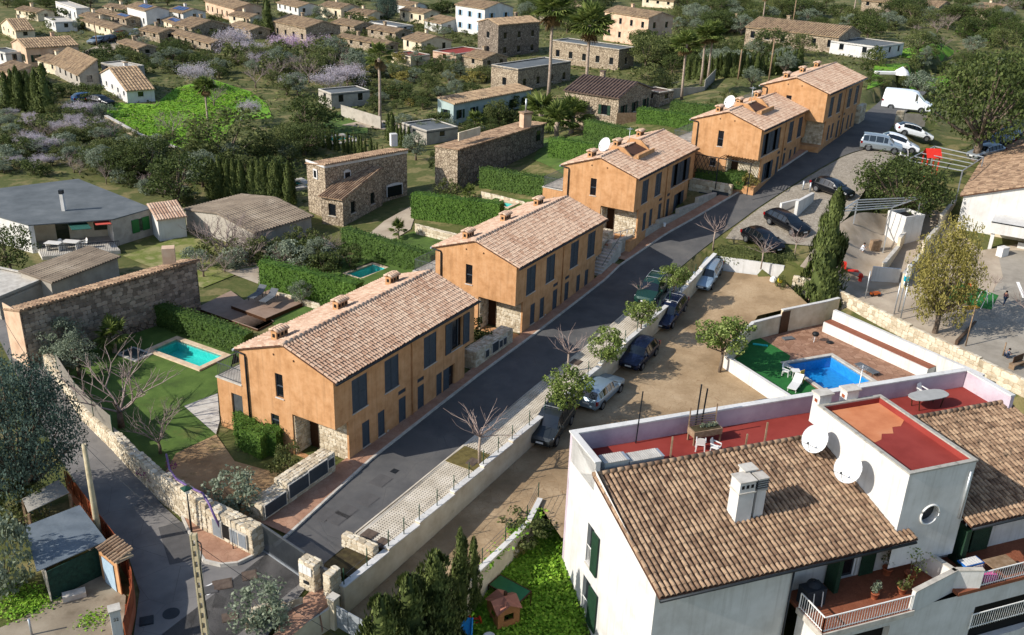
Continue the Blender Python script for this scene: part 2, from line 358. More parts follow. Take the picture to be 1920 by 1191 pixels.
# ------------------------------------------------------------------ street
KL = np.array([(18, 29.3), (28.9, 29.5), (36.6, 30.4), (49.4, 30.85), (68.6, 31.0), (72.2, 31.0), (79.5, 29.9), (86, 28.3), (98.7, 25.0), (107, 23.6), (114.6, 22.9), (129, 22.6), (160, 22.6)])
KR = np.array([(18, 26.5), (31, 26.6), (49.8, 26.9), (64, 26.7), (71, 26.6), (77.4, 26.0), (82, 25.4), (88.4, 24.3), (97.4, 22.3), (104, 20.6), (110, 18.0), (122, 18.5), (160, 18.5)])
kl = lambda s: float(np.interp(s, KL[:, 0], KL[:, 1])); kr = lambda s: float(np.interp(s, KR[:, 0], KR[:, 1]))
def strip(ss, fa, fb, dz, n=1, zf=None):
    mb = MB(); vs = []
    for s in ss:
        for k in range(n+1):
            r = fa(s)+(fb(s)-fa(s))*k/n; p = U*s+W*r; vs.append((p[0], p[1], (float(zst(s)) if zf is None else zf(s))+dz))
    w = n+1
    return mb.add(vs, [(i*w+k, (i+1)*w+k, (i+1)*w+k+1, i*w+k+1) for i in range(len(ss)-1) for k in range(n)], True)
sst = [18+i*1.0 for i in range(127)]
structure('street', strip(sst, kr, kl, .02, 4), M['asphalt'])
sw = [s for s in sst if 28 < s < 73]
def sidewalk(ss, fa, fb):
    mb = strip(ss, fa, fb, .13, 1); top = len(mb.v)//2
    lo = strip(ss, fa, fa, -.1, 1)
    vs = []
    for i, s in enumerate(ss):
        p = U*s+W*fa(s); z = float(zst(s)); vs += [(p[0], p[1], z-.1), (p[0], p[1], z+.13)]
    mb.add(vs, [(2*i, 2*i+2, 2*i+3, 2*i+1) for i in range(len(ss)-1)]); return mb
structure('pavement', sidewalk(sw, lambda s: kl(s)+.14, lambda s: max(31.7, kl(s)+.9)), M['terracotta'])
sw2 = [s for s in sst if 72 < s < 126]
structure('pavement', sidewalk(sw2, lambda s: kl(s)+.14, lambda s: kl(s)+1.2), M['terracotta'])
kb = MB()
for i, s in enumerate(sst[10:-20]):
    a, b = SR(s+.02, kl(s+.02), float(zst(s+.02))-.1), SR(s+.98, kl(s+.98), float(zst(s+.98))-.1); kb.ob(a, b-a, V(W)*.14, (0, 0, .235))
structure('kerb', kb, M['kerb'])
kb = MB()
for i, s in enumerate([q for q in sst if 30.5 < q < 71]):
    a, b = SR(s+.02, kr(s+.02)-.1, float(zst(s+.02))-.1), SR(s+.98, kr(s+.98)-.1, float(zst(s+.98))-.1); kb.ob(a, b-a, V(W)*.1, (0, 0, .2))
structure('kerb', kb, M['kerb'])
# open lattice pavers: concrete bars over soil
PS0, PS1 = 31.0, 71.0
ps = [PS0+i*.5 for i in range(int((PS1-PS0)*2)+1)]
soil = structure('verge', strip(ps, lambda s: 24.7, lambda s: kr(s)-.1, .02), M['soil'])
lat = MB(); pitch = .17
for i in range(13):
    r0 = 24.72+i*pitch
    for a, b in zip(ps[:-1:4], ps[4::4]):
        if 39.0 < a < 41: continue
        lat.ob(SR(a, r0, float(zst(a))+.02), SR(b, r0, float(zst(b))+.02)-SR(a, r0, float(zst(a))+.02), V(W)*.085, (0, 0, .08))
k = PS0
while k < PS1:
    if not 39.0 <= k < 41.05:
        a = SR(k, 24.72, float(zst(k))+.02); lat.ob(a, V(U)*.085, V(W)*(kr(k)-.1-24.74), (0, 0, .077))
    k += pitch
o = lat.build('lattice_paver', M['lattice'], soil, kind='stuff')
def slab(name, px, w, l, m, label, cat='manhole cover', rz=None, dz=.11):
    p = G(*px); mb = MB(); mb.box((0, 0, 0), (l, w, .03)); mb.box((0, 0, .03), (l*.86, w*.86, .012))
    o = mb.build(name, m); o.location = (p.x, p.y, p.z+dz); o.rotation_euler = (0, -math.atan2(float(zst(sr_of(p)[0]+1)-zst(sr_of(p)[0]-1)), 2), AU if rz is None else rz); return tag(o, label, cat)
rustp = mat('rusted_plate', ['#463a32', '#574a40', '#63564b'], .8, 4)
slab('manhole_cover', (692, 1006), .7, .75, rustp, 'rusty square cover at the near end of the lattice paving, left one of the pair')
slab('manhole_cover', (718, 1022), .7, .75, rustp, 'rusty square cover at the near end of the lattice paving, right one of the pair')
slab('manhole_cover', (886, 870), .6, .8, rustp, 'rusty square cover in the lattice paving beside the bare tree pit')
slab('manhole_cover', (1080, 682), .7, .75, rustp, 'reddish square cover in the lattice paving behind the leafy street tree')
slab('manhole_cover', (670, 857), .8, 1.0, M['terracotta'], 'terracotta inspection cover on the pavement at the first ochre house', dz=.125)
for i, (x, y) in enumerate([(608, 966), (634, 972), (650, 960), (690, 938), (715, 902)]):
    slab('asphalt_patch', (x, y), .95, 1.1, M['patch'], ['darkest square asphalt patch nearest the sliding gate', 'square asphalt patch with pale edge, left of a close pair', 'square asphalt patch with pale edge, right of a close pair', 'square asphalt patch midway up the sunlit road', 'square asphalt patch farthest up the sunlit road'][i], 'asphalt patch', dz=-.005)
slab('drain_grate', (740, 884), .4, .4, M['dark_metal'], 'small dark drain grate in the sunlit road', 'drain', dz=-.005)
pit = MB(); pit.prism([SR(39.03, 24.75, .2), SR(39.03, 26.7, .2), SR(41.03, 26.7, .2), SR(41.03, 24.75, .2)][::-1], .1)
structure('tree_pit', pit, mat('tree_pit_soil', ['#4c4424', '#61562f', '#6a6038'], .95, 3, bump=.4))

# ------------------------------------------------------------------ retaining wall between street and car park, stepped white cap
wall = thing('retaining_wall', 'long cream retaining wall with stepped white coping between street and car park', 'wall', SR(27, 24.4, -1.3))
steps = [27.2, 30.6, 33.2, 36.4, 39.4, 42.6, 46.6, 50.6, 54.6, 58.6, 62.8, 67, 71, 74, 77.4]
body, cap = MB(), MB()
for i in range(len(steps)-1):
    a, b = steps[i], steps[i+1]; zt0 = float(zst(a))+.36; zt1 = float(zst(b))+.2
    for j in range(2):
        c0 = a+(b-a)*j/2; c1 = a+(b-a)*(j+1)/2; t0 = zt0+(zt1-zt0)*j/2; t1 = zt0+(zt1-zt0)*(j+1)/2
        lo = float(zst(c0))-1.6
        q = [SR(c0, 24.32, lo), SR(c1, 24.32, lo), SR(c1, 24.32, t1), SR(c0, 24.32, t0)]
        body.prism(q, V(W)*.26); cp = [SR(c0, 24.27, t0), SR(c1, 24.27, t1), SR(c1, 24.27, t1+.07), SR(c0, 24.27, t0+.07)]; cap.prism(cp, V(W)*.36)
body.build('wall', M['creamplaster'], wall); cap.build('coping', M['whiteplaster'], wall)
gp = 0
for i, a in enumerate(steps[:-2]):
    for da in (.15, (steps[i+1]-a)*.55):
        s = a+da; z = float(zst(s))+.3; mb = MB(); mb.tube([SR(s, 24.45, z), SR(s, 24.45, z+1.05)], .03, 6); mb.bar(SR(s, 24.45, z+.75), SR(s+.5, 24.45, z+.2), .025)
        mb.build('fence_post', M['green_post'], wall)
wire = MB()
for a, b in zip(steps[:-3], steps[1:-2]):
    for h in (.62,): wire.bar(SR(a+.15, 24.45, float(zst(a))+h+.3), SR(b+.15, 24.45, float(zst(b))+h+.3), .012)
wire.build('wire', M['grey_metal'], wall)

# ------------------------------------------------------------------ shared builders: wall panels with openings, tiles, stones
def panel(mb, o, ex, ez, L, H, holes, n, depth):
    """face L x H at o spanned by ex (along) and ez (up), with real openings; n points into the wall"""
    o, ex, ez, n = V(o), V(ex), V(ez), V(n)
    xs = sorted({0, L, *[h[0] for h in holes], *[h[1] for h in holes]}); zs = sorted({0, H, *[h[2] for h in holes], *[h[3] for h in holes]})
    p = lambda x, z, d=0: o+ex*x+ez*z+n*d
    flip = ex.cross(ez).dot(n) > 0
    for i in range(len(xs)-1):
        for k in range(len(zs)-1):
            mx, mz = (xs[i]+xs[i+1])/2, (zs[k]+zs[k+1])/2
            if any(h[0] < mx < h[1] and h[2] < mz < h[3] for h in holes): continue
            q = [p(xs[i], zs[k]), p(xs[i+1], zs[k]), p(xs[i+1], zs[k+1]), p(xs[i], zs[k+1])]; mb.quad(*(q[::-1] if flip else q))
    for x0, x1, z0, z1 in holes:
        c = [(x0, z0), (x1, z0), (x1, z1), (x0, z1)]
        for i in range(4):
            a, b = c[i], c[(i+1) % 4]; q = [p(*a), p(*b), p(*b, depth), p(*a, depth)]; mb.quad(*(q if flip else q[::-1]))
def tile_shape(mb, w=.13, l=.42, taper=.88, lift=.03, th=.02):
    """half-round cover tile: along +y (up the slope), z up; low end at y=0"""
    n = 5; A, B = [], []
    for k in range(n+1):
        t = math.pi*k/n; A.append((math.cos(t)*w, 0, math.sin(t)*w*1.1+lift)); B.append((math.cos(t)*w*taper, l, math.sin(t)*w*taper*1.1+.005))
    C_ = [(x*.8, y, (z-lift)*.75+lift) for x, y, z in A]
    vs = A+B+C_; fs = [(k, k+1, n+2+k, n+1+k) for k in range(n)]+[(2*n+2+k, 2*n+3+k, k+1, k) for k in range(n)]
    mb.add(vs, fs, False); return mb
_tm = {}
def tile_mesh(key, m, w, l, taper=.8):
    if key not in _tm:
        mb = MB(); tile_shape(mb, w, l, taper); me = bpy.data.meshes.new('tile'); me.from_pydata(mb.v, [], mb.f); me.materials.append(m); me.polygons.foreach_set('use_smooth', [False]*len(me.polygons)); _tm[key] = me
    return _tm[key]
def tiles(parent, o, ex, es, L, S, pitch, expo, m_stuff, m_piece, npiece=0, local=True, order=None, skip=None, jit=.012, w=None, parts_mode=True):
    """tile a slope: o low corner, ex along the eave, es up the slope (3D unit vectors)"""
    o, ex, es = V(o), V(ex).normalized(), V(es).normalized(); en = ex.cross(es).normalized()
    if en.z < 0: en = -en
    nc = max(1, int(round(L/pitch))); nr = max(1, int(round(S/expo))); pitch = L/nc; expo = S/nr; w = w or pitch*.41; l = expo*1.22
    cells = [(i, k) for i in range(nc) for k in range(nr)]
    if order: cells.sort(key=order)
    mb = MB(); proto = MB(); tile_shape(proto, w, l); cnt = 0
    rnd = random.Random(3)
    Mi = mroot(parent).inverted() if not local else Matrix()
    right = ex if ex.cross(es).dot(en) > 0 else -ex
    for i, k in cells:
        p = o+ex*((i+.5)*pitch+rnd.uniform(-jit, jit))+es*(k*expo+rnd.uniform(-jit, jit)*2)+en*rnd.uniform(0, .012)
        if skip and skip((i+.5)*pitch, k*expo): continue
        a = rnd.uniform(-.03, .03); X = (right*math.cos(a)+es*math.sin(a)); Y = (es*math.cos(a)-right*math.sin(a))
        if cnt < npiece:
            ob = bpy.data.objects.new('roof_tile', tile_mesh((m_piece.name, round(w, 3), round(l, 3)), m_piece, w, l)); col.objects.link(ob); ob.parent = parent
            Q = Matrix(((X.x, Y.x, en.x, p.x), (X.y, Y.y, en.y, p.y), (X.z, Y.z, en.z, p.z), (0, 0, 0, 1))); ob.matrix_local = Mi @ Q; cnt += 1
        else:
            mb.add([p+X*x+Y*y+en*z for x, y, z in proto.v], proto.f)
    if mb.f: return mb.build('tile_course', m_stuff, parent, kind='stuff', local=local)
_sv = []
def stone_variants():
    rnd = random.Random(11)
    for k in range(8):
        def ring(z, s): return [(x*s+rnd.uniform(-.09, .09), y*s+rnd.uniform(-.09, .09), z+rnd.uniform(-.12, .12)*(z > .5)) for x, y in ((-.5, -.38), (-.2, -.5), (.28, -.5), (.5, -.3), (.5, .32), (.2, .5), (-.3, .48), (-.5, .25))]
        a = ring(0, 1); b = ring(.75, .96); c = ring(1, .7); fs = []
        for i in range(8): j = (i+1) % 8; fs += [(i, j, 8+j, 8+i), (8+i, 8+j, 16+j, 16+i)]
        fs.append(tuple(range(16, 24))); _sv.append((a+b+c, fs))
stone_variants(); _sm = {}
def stones(parent, o, ex, ey, n, L, H, size=.27, proud=.07, m=None, m1=None, pieces=False, holes=(), local=False, seed=1, limit=290):
    """irregular stones bedded on a face: o corner, ex along, ey up, n outwards"""
    o, ex, ey, n = V(o), V(ex).normalized(), V(ey).normalized(), V(n).normalized(); rnd = random.Random(seed); m = m or M['stone']; m1 = m1 or M['stone1']
    mb = MB(); y = 0.; Mi = mroot(parent).inverted() if not local else Matrix(); cnt = 0
    if ex.cross(ey).dot(n) < 0: o = o+ex*L; ex = -ex; holes = [(L-h[1], L-h[0], h[2], h[3]) for h in holes]
    while y < H-.05:
        h = min(size*rnd.uniform(.65, 1.1), H-y); h = H-y if H-y-h < size*.4 else h; x = 0.
        while x < L-.03:
            w = size*rnd.uniform(.7, 1.7); w = L-x if L-x-w < size*.5 else w
            cx, cy = x+w/2, y+h/2; x += w
            if any(a-.02 < cx < b+.02 and c-.02 < cy < d+.02 for a, b, c, d in holes): continue
            k = rnd.randrange(8); a = rnd.uniform(-.12, .12); X = (ex*math.cos(a)+ey*math.sin(a)); Y = (ey*math.cos(a)-ex*math.sin(a)); d = proud*rnd.uniform(.6, 1.2)
            p = o+ex*cx+ey*cy-n*.01; sx, sy = w*.97, h*.97
            if pieces and cnt < limit:
                if k not in _sm:
                    me = bpy.data.meshes.new('stone'); me.from_pydata(_sv[k][0], [], _sv[k][1]); _sm[k] = me
                key = (k, m1.name)
                if key not in _sm: me = _sm[k].copy(); me.materials.append(m1); _sm[key] = me
                ob = bpy.data.objects.new('stone', _sm[key]); col.objects.link(ob); ob.parent = parent; cnt += 1
                Q = Matrix(((X.x*sx, Y.x*sy, n.x*d, p.x), (X.y*sx, Y.y*sy, n.y*d, p.y), (X.z*sx, Y.z*sy, n.z*d, p.z), (0, 0, 0, 1))); ob.matrix_local = Mi @ Q
            else:
                mb.add([p+X*(q[0]*sx)+Y*(q[1]*sy)+n*(q[2]*d) for q in _sv[k][0]], _sv[k][1])
        y += h
    if mb.f: return mb.build('stone_facing', m, parent, kind='stuff', local=local)
def stone_block(name, label, o, ex, ey, h, size=.25, pieces=True, cat='wall', cap=True, limit=290, faces='xXyYt', root=None, seed=2, group=None, proud=.045):
    """mortar core with stones on its faces: o base corner, ex/ey horizontal edge vectors"""
    o, ex, ey = V(o), V(ex), V(ey); up = V((0, 0, 1)); t = root or thing(name, label, cat, o, group=group)
    MB().ob(o, ex, ey, (0, 0, h)).build('core', M['mortar'], t)
    nx, ny = ex.normalized(), ey.normalized(); out = 1 if ex.cross(ey).z > 0 else -1
    if 'y' in faces: stones(t, o, nx, up, -ny, ex.length, h, size, proud, pieces=pieces, seed=seed, limit=limit)
    if 'Y' in faces: stones(t, o+ey, nx, up, ny, ex.length, h, size, proud, pieces=False, seed=seed+1)
    if 'x' in faces: stones(t, o, ny, up, -nx, ey.length, h, size, proud, pieces=pieces, seed=seed+2, limit=60)
    if 'X' in faces: stones(t, o+ex, ny, up, nx, ey.length, h, size, proud, pieces=False, seed=seed+3)
    if 't' in faces: stones(t, o+up*h, nx, ny, up, ex.length, ey.length, size, .05, pieces=False, seed=seed+4)
    return t
# ------------------------------------------------------------------ the five ochre duplex houses
HL, HW, HE, HR = 14.3, 7.1, 5.7, 6.9       # length, width, eave height, ridge height
def shutter_leaf(parent, x0, x1, z0, z1, y=.09, m=None, fm=None, ang=0., hinge=None):
    """louvred leaf in the plane of the front wall (local x along, y into the house)"""
    mb = MB(); w = x1-x0
    mb.box(((x0+x1)/2, y, z0), (w-.06, .025, z1-z0)); o = mb.build('shutter', m or M['shutter'], parent, local=True)
    f = MB(); e = .055
    for a, b in ((x0, x0+e), (x1-e, x1)): f.box(((a+b)/2, y-.012, z0), (e, .045, z1-z0))
    for a in (z0, (z0+z1)/2-e/2, z1-e): f.box(((x0+x1)/2, y-.012, a), (w-2*e, .045, e))
    q = f.build('shutter_frame', fm or M['frame'], o, local=True)
    return o
def ochre_house(E, az, zb, label, idx):
    a = math.radians(az); Uh = V((math.cos(a), math.sin(a), 0)); Wh = V((-Uh.y, Uh.x, 0)); O = V(E)-Uh*.05+Wh*.25; O.z = zb
    t = thing('ochre_house', label, 'house', O, a, 'row of ochre duplex houses along the street')
    up, dow = (0, 0, 1), -1.6
    # window list on the front: (x0, x1, z0, z1)
    upw = [(1.53, 2.9, 2.95, 5.08), (4.53, 5.9, 2.95, 5.08), (8.5, 9.87, 2.95, 5.08), (11.5, 12.87, 2.95, 5.08)]
    if idx in (3,): upw = upw[:2]+[(8.45, 13.2, 2.85, 5.08)]
    if idx in (4,): upw = [(.75, 5.95, 2.85, 5.08)]+upw[2:]
    grw = [(2.32, 3.0, .3, 1.95), (3.8, 4.45, .3, 1.95), (9.88, 10.5, .3, 1.95), (11.36, 12.0, .3, 1.95)]
    if idx == 3: grw = grw[:2]+[(9.7, 12.2, .1, 1.95)]
    if idx == 4: grw = [(1.9, 4.7, .1, 1.95)]+grw[2:]
    if idx == 1: grw = grw[:3]+[(10.66, 12.0, .3, 1.95)]
    doors = [(5.85, 6.57, 0, 1.95), (7.82, 8.5, 0, 1.95)]; vents = [(5.83, 6.59, 2.22, 2.5), (7.8, 8.52, 2.22, 2.5)]
    w = MB(); D = .16
    # upper storey front, then the ground storey set in at both ends
    panel(w, (0, 0, 2.65), (1, 0, 0), up, HL, HE-2.65, [(x0, x1, z0-2.65, z1-2.65) for x0, x1, z0, z1 in upw], (0, 1, 0), D)
    x0, x1 = 1.37, 12.93
    panel(w, (x0, 0, dow), (1, 0, 0), up, x1-x0, 2.65-dow, [(p[0]-x0, p[1]-x0, p[2]-dow, p[3]-dow) for p in grw+doors+vents], (0, 1, 0), D)
    # near gable: porch cut out of the street-side corner
    gh = [(3.76, 4.35, 3.45, 5.0)]
    for X, sgn in ((0, 1), (HL, -1)):
        n = (sgn, 0, 0)
        panel(w, (X, 0, 2.65), (0, 1, 0), up, HW, HE-2.65, [(a_, b_, c-2.65, d-2.65) for a_, b_, c, d in gh], n, .14)
        hh = [(4.25-3.2, 4.9-3.2, 1.4-dow, 2.2-dow)] if X == 0 else []
        panel(w, (X, 3.2, dow), (0, 1, 0), up, HW-3.2, 2.65-dow, hh, n, .14)
        tri = [(X, 0, HE), (X, HW, HE), (X, HW/2, HR)]; w.add(tri, [(0, 1, 2) if sgn < 0 else (2, 1, 0)])
        xr = 1.37 if X == 0 else 12.93
        w.quad((X, 0, 2.65), (xr, 0, 2.65), (xr, 3.2, 2.65), (X, 3.2, 2.65))
        q = [(X, 3.2, dow), (xr, 3.2, dow), (xr, 3.2, 2.65), (X, 3.2, 2.65)]; w.quad(*(q if sgn > 0 else q[::-1]))
        q = [(xr, 0, dow), (xr, 3.2, dow), (xr, 3.2, 2.65), (xr, 0, 2.65)]; w.quad(*(q[::-1] if sgn > 0 else q))
    w.quad((0, HW, dow), (HL, HW, dow), (HL, HW, HE), (0, HW, HE))
    w.build('wall', M['ochre'], t, local=True)
    bk = MB(); bk.quad((.2, .3, 2.7), (HL-.2, .3, 2.7), (HL-.2, .3, 5.4), (.2, .3, 5.4)); bk.quad((1.6, .3, .02), (12.7, .3, .02), (12.7, .3, 2.6), (1.6, .3, 2.6)); bk.quad((.25, HW-.3, .0), (.25, 3.3, .0), (.25, 3.3, 5.4), (.25, HW-.3, 5.4)); bk.build('room_backing', M['darkroom'], t, local=True)
    # shutters
    for i, (p, q, c, d) in enumerate(upw):
        if q-p > 3:
            n = 6; gap = (q-p)/n
            for k in range(n):
                if k in (1, 4): continue
                shutter_leaf(t, p+k*gap+.02, p+(k+1)*gap-.02, c, d, .1)
        elif idx == 1 and i == 3:
            shutter_leaf(t, 10.86, 11.48, c, d, -.03); shutter_leaf(t, 12.93, 13.65, c, d, -.03)
            for e in (p, (p+q)/2): MB().box((e+.34, .16, c), (.06, .05, d-c)).build('window_frame', M['frame'], t, local=True)
            MB().quad((p, .2, c), (q, .2, c), (q, .2, d), (p, .2, d)).build('window_pane', M['glass'], t, local=True)
        else:
            mid = (p+q)/2; shutter_leaf(t, p, mid-.01, c, d, .05); shutter_leaf(t, mid+.01, q, c, d, .05)
        MB().box(((p+q)/2, .05, c-.05), (q-p+.1, .2, .045)).build('window_sill', M['kerb'], t, local=True)
    for i, (p, q, c, d) in enumerate(grw):
        if q-p > 1:
            shutter_leaf(t, p, p+.66, c, d, .02)
            MB().box(((p+q)/2, .14, c), (.05, .05, d-c)).build('window_frame', M['frame'], t, local=True); MB().quad((p, .15, c), (q, .15, c), (q, .15, d), (p, .15, d)).build('window_pane', M['glass'], t, local=True)
            if idx != 1: shutter_leaf(t, q-.66, q, c, d, .02)
        else: shutter_leaf(t, p, q, c, d, .05)
        MB().box(((p+q)/2, .05, c-.04), (q-p+.06, .2, .035)).build('window_sill', M['kerb'], t, local=True)
    for p, q, c, d in doors: o = shutter_leaf(t, p, q, c, d, .05); o.name = 'door'
    for p, q, c, d in vents:
        mb = MB()
        for k in range(4): mb.box(((p+q)/2, .06, c+k*.07+.01), (q-p, .04, .045))
        mb.build('vent_grille', M['frame'], t, local=True)
    for x in (4.75, 9.55): MB().box((x, -.01, .25), (.16, .02, .12)).build('meter_plate', M['kerb'], t, local=True)
    # gable windows
    for Y0, Y1, Z0, Z1 in gh+[(4.25, 4.9, 1.4, 2.2)]:
        f = MB(); f.box((.1, Y0+.03, Z0), (.05, .06, Z1-Z0)); f.box((.1, Y1-.03, Z0), (.05, .06, Z1-Z0)); f.box((.1, (Y0+Y1)/2, Z0+(Z1-Z0)*.45), (.05, Y1-Y0-.12, .05)); wf = f.build('window_frame', M['frame'], t, local=True)
        MB().quad((.12, Y1, Z0), (.12, Y0, Z0), (.12, Y0, Z1), (.12, Y1, Z1)).build('window_pane', M['glass'], t, local=True); MB().box((.04, (Y0+Y1)/2, Z0-.05), (.2, Y1-Y0+.06, .045)).build('window_sill', M['whiteplaster'], t, local=True)
    for y in (4.33, 2.82): MB().tube([(-.012, y, 6.15), (.05, y, 6.15)], .07, 10).build('vent_hole', M['brown_door'], t, local=True)
    # porch: stone facing, door, corner pillar
    for X, s in ((1.37, -1), (12.93, 1)):
        core = MB().box((X+s*.1, 1.2, dow), (.18, 2.3, 2.55-dow)).build('porch_wall', M['mortar'], t, local=True)
        if X < 2: stones(core, (X-.19, .08, 0), (0, 1, 0), up, (-1, 0, 0), 2.2, 2.3, .24, .05, pieces=False, local=True, seed=5+idx)
        MB().box((X+s*.06, 2.75, 0), (.06, .75, 2.1)).build('door', M['brown_door'], t, local=True)
        MB().box((X+s*.12, .06, dow), (.26, .14, 2.65-dow)).build('pillar', M['ochre'], t, local=True)
    sd = MB().box((.68, 3.14, dow), (1.2, .1, 2.5-dow)).build('porch_wall', M['mortar'], t, local=True)
    stones(sd, (.08, 3.09, 0), (1, 0, 0), up, (0, -1, 0), 1.2, 2.4, .24, .05, local=True, seed=15+idx)
    MB().box((HL/2, 1.6, -1.5), (HL-.02, 3.18, 1.46)).build('porch_floor', M['ochre'], t, local=True)
    # roof: decks, tiles, ridge
    ov = .28; slope = (HR-HE)/(HW/2); roof = MB(); ang = math.atan(slope); S = (HW/2+ov)/math.cos(ang)
    e0 = HE-ov*slope
    for sg in (0, 1):
        yb = -ov if sg == 0 else HW+ov
        roof.prism([(-.1, yb, e0), (HL+.1, yb, e0), (HL+.1, HW/2, HR), (-.1, HW/2, HR)] if sg == 0 else [(HL+.1, yb, e0), (-.1, yb, e0), (-.1, HW/2, HR), (HL+.1, HW/2, HR)], .06)
    rf = roof.build('roof', mat('roof_bed', ['#4a3024', '#5a3d2e'], .95, 3), t, local=True)
    cut = (lambda x, s: idx in (3, 4) and 3.6 < x < 7.4 and s > S-2.1) if idx in (3, 4) else None
    es = V((0, math.cos(ang), math.sin(ang)))
    if idx == 1:
        tiles(rf, (-.1, -ov, e0+.06), (1, 0, 0), es, HL+.2, S, .235, .33, M['tile'], M['tile1'], 290, order=lambda c: (c[0]/52)**1+(c[1]/13)*.25)
        tiles(rf, (-.1, HW+ov, e0+.06), (1, 0, 0), V((0, -es.y, es.z)), HL+.2, S, .235, .33, M['tile'], M['tile1'])
        for ch in list(rf.children):
            if ch.name.startswith('tile_course'): TILEC.append(ch.data)
    elif cut:
        tiles(rf, (-.1, -ov, e0+.06), (1, 0, 0), es, HL+.2, S, .235, .33, M['tile'], M['tile1'], skip=cut); tiles(rf, (-.1, HW+ov, e0+.06), (1, 0, 0), V((0, -es.y, es.z)), HL+.2, S, .235, .33, M['tile'], M['tile1'])
    else:
        tiles(rf, (-.1, -ov, e0+.06), (1, 0, 0), es, HL+.2, S, .235, .33, M['tile'], M['tile1']); tiles(rf, (-.1, HW+ov, e0+.06), (1, 0, 0), V((0, -es.y, es.z)), HL+.2, S, .235, .33, M['tile'], M['tile1'])
    rd = MB(); x = -.1
    while x < HL:
        if not (cut and 3.4 < x < 7.4):
            rd.tube([(x, HW/2, HR+.1), (x+.42, HW/2, HR+.12)], .12, 8)
        x += .4
    rd.build('ridge_tile', M['tile'], rf, kind='stuff', local=True)
    # chimneys on the garden slope
    for cxx in (1.25, 6.6, 11.9):
        zc = HR-(1.55)*slope; c = MB(); c.box((cxx, HW/2+1.45, zc-.3), (.95, .42, 1.0)); ch = c.build('chimney', M['ochre'], t, local=True)
        for sx in (-.3, 0, .3): MB().box((cxx+sx, HW/2+1.45-.212, zc+.38), (.16, .01, .2)).build('flue_opening', M['darkroom'], ch, local=True)
        MB().box((cxx-.477, HW/2+1.45, zc+.36), (.01, .2, .22)).build('flue_opening', M['darkroom'], ch, local=True)
        k = MB()
        for q in range(5):
            for sg in (-1, 1): k.tube([(cxx-.4+q*.2, HW/2+1.45, zc+.86), (cxx-.4+q*.2, HW/2+1.45+sg*.36, zc+.74)], .09, 6)
        k.build('chimney_tile', M['tile'], ch, kind='stuff', local=True)
    # gutters and downpipes
    for yb, nm in ((-ov-.06, 0), (HW+ov+.06, 1)):
        MB().tube([(-.15, yb, e0+.02), (HL+.15, yb, e0+.02)], .075, 8).build('gutter', M['zinc'] if nm else M['dark_metal'], t, local=True)
    MB().tube([(7.2, -ov-.05, e0), (7.2, -.06, e0-.25), (7.2, -.06, -1)], .045, 6).build('downpipe', M['ochre'], t, local=True)
    MB().tube([(-.08, HW+ov, e0), (-.08, HW-.5, e0-.05), (-.08, HW-.55, e0-.2), (-.08, HW-.55, .0)], .055, 8).build('downpipe', M['dark_metal'], t, local=True)
    # garden wing with terrace and railing
    gw = MB(); panel(gw, (0, HW, dow), (0, 1, 0), up, 2.05, 3.3-dow, [(.05, .95, -dow, 2.6-dow)], (1, 0, 0), .2); panel(gw, (HL, HW, dow), (0, 1, 0), up, 2.05, 3.3-dow, [], (-1, 0, 0), .2)
    gw.quad((HL, HW+2.05, dow), (0, HW+2.05, dow), (0, HW+2.05, 3.3), (HL, HW+2.05, 3.3)); gw.quad((0, HW, 3.29), (HL, HW, 3.29), (HL, HW+2.05, 3.29), (0, HW+2.05, 3.29)); gw.build('garden_wing', M['ochre'], t, local=True)
    MB().box((.14, HW+.5, 0), (.06, .9, 2.6)).build('garage_door', M['grey_metal'], t, local=True)
    te = MB().box((HL/2, HW+1.05, 3.31), (HL+.1, 2.15, .07)).build('terrace', M['kerb'], t, local=True)
    rl = MB(); corners = [(.06, HW+.05), (.06, HW+2.0), (HL-.06, HW+2.0), (HL-.06, HW+.05)]
    for (xa, ya), (xb, yb) in zip(corners[:-1], corners[1:]):
        for zz in (3.45, 4.3): rl.bar((xa, ya, zz), (xb, yb, zz), .035)
        n = int(math.hypot(xb-xa, yb-ya)/.13)
        for k in range(n+1): rl.bar((xa+(xb-xa)*k/n, ya+(yb-ya)*k/n, 3.4), (xa+(xb-xa)*k/n, ya+(yb-ya)*k/n, 4.3), .016)
    rl.build('railing', M['grey_metal'], t, local=True)
    if cut:   # sunk roof terrace with parapets, dish and aerial
        z0 = HR-.05
        mb = MB(); mb.prism([(3.6, HW/2-1.9, HE+.2), (7.4, HW/2-1.9, HE+.2), (7.4, HW/2+.9, HE+.2), (3.6, HW/2+.9, HE+.2)], .62)
        mb.build('roof_well', M['ochre'], t, local=True)
        pr = MB()
        for x in (3.6, 7.4):
            pr.prism([(x-.08, HW/2-1.95, HE+.45), (x-.08, HW/2+1.2, HE+.45), (x-.08, HW/2+.6, HR+.42), (x-.08, HW/2-.6, HR+.35)], (.16, 0, 0))
        pr.box((5.5, HW/2-1.95, HE+.3), (3.7, .16, .75)); pr.build('roof_parapet', M['ochre'], t, local=True)
    return t
TILEC = []
hs = [ochre_house((-9.40, 45.97, 5.81), 60.2, .05, 'nearest ochre duplex house with open shutters beside a small pool', 1),
      ochre_house((.44, 63.78, 6.2), 59.9, .48, 'second ochre duplex house from the gate, all shutters closed', 2),
      ochre_house((10.54, 80.15, 8.73), 60.0, 2.98, 'middle ochre duplex house with white dish and sunk roof terrace above the paved ramp', 3),
      ochre_house((23.61, 91.32, 10.99), 57.2, 5.25, 'fourth ochre duplex house with roof dish and a trellis pergola at its side', 4),
      ochre_house((32.57, 101.5, 12.95), 57.2, 7.2, 'farthest ochre duplex house at the top of the street', 5)]
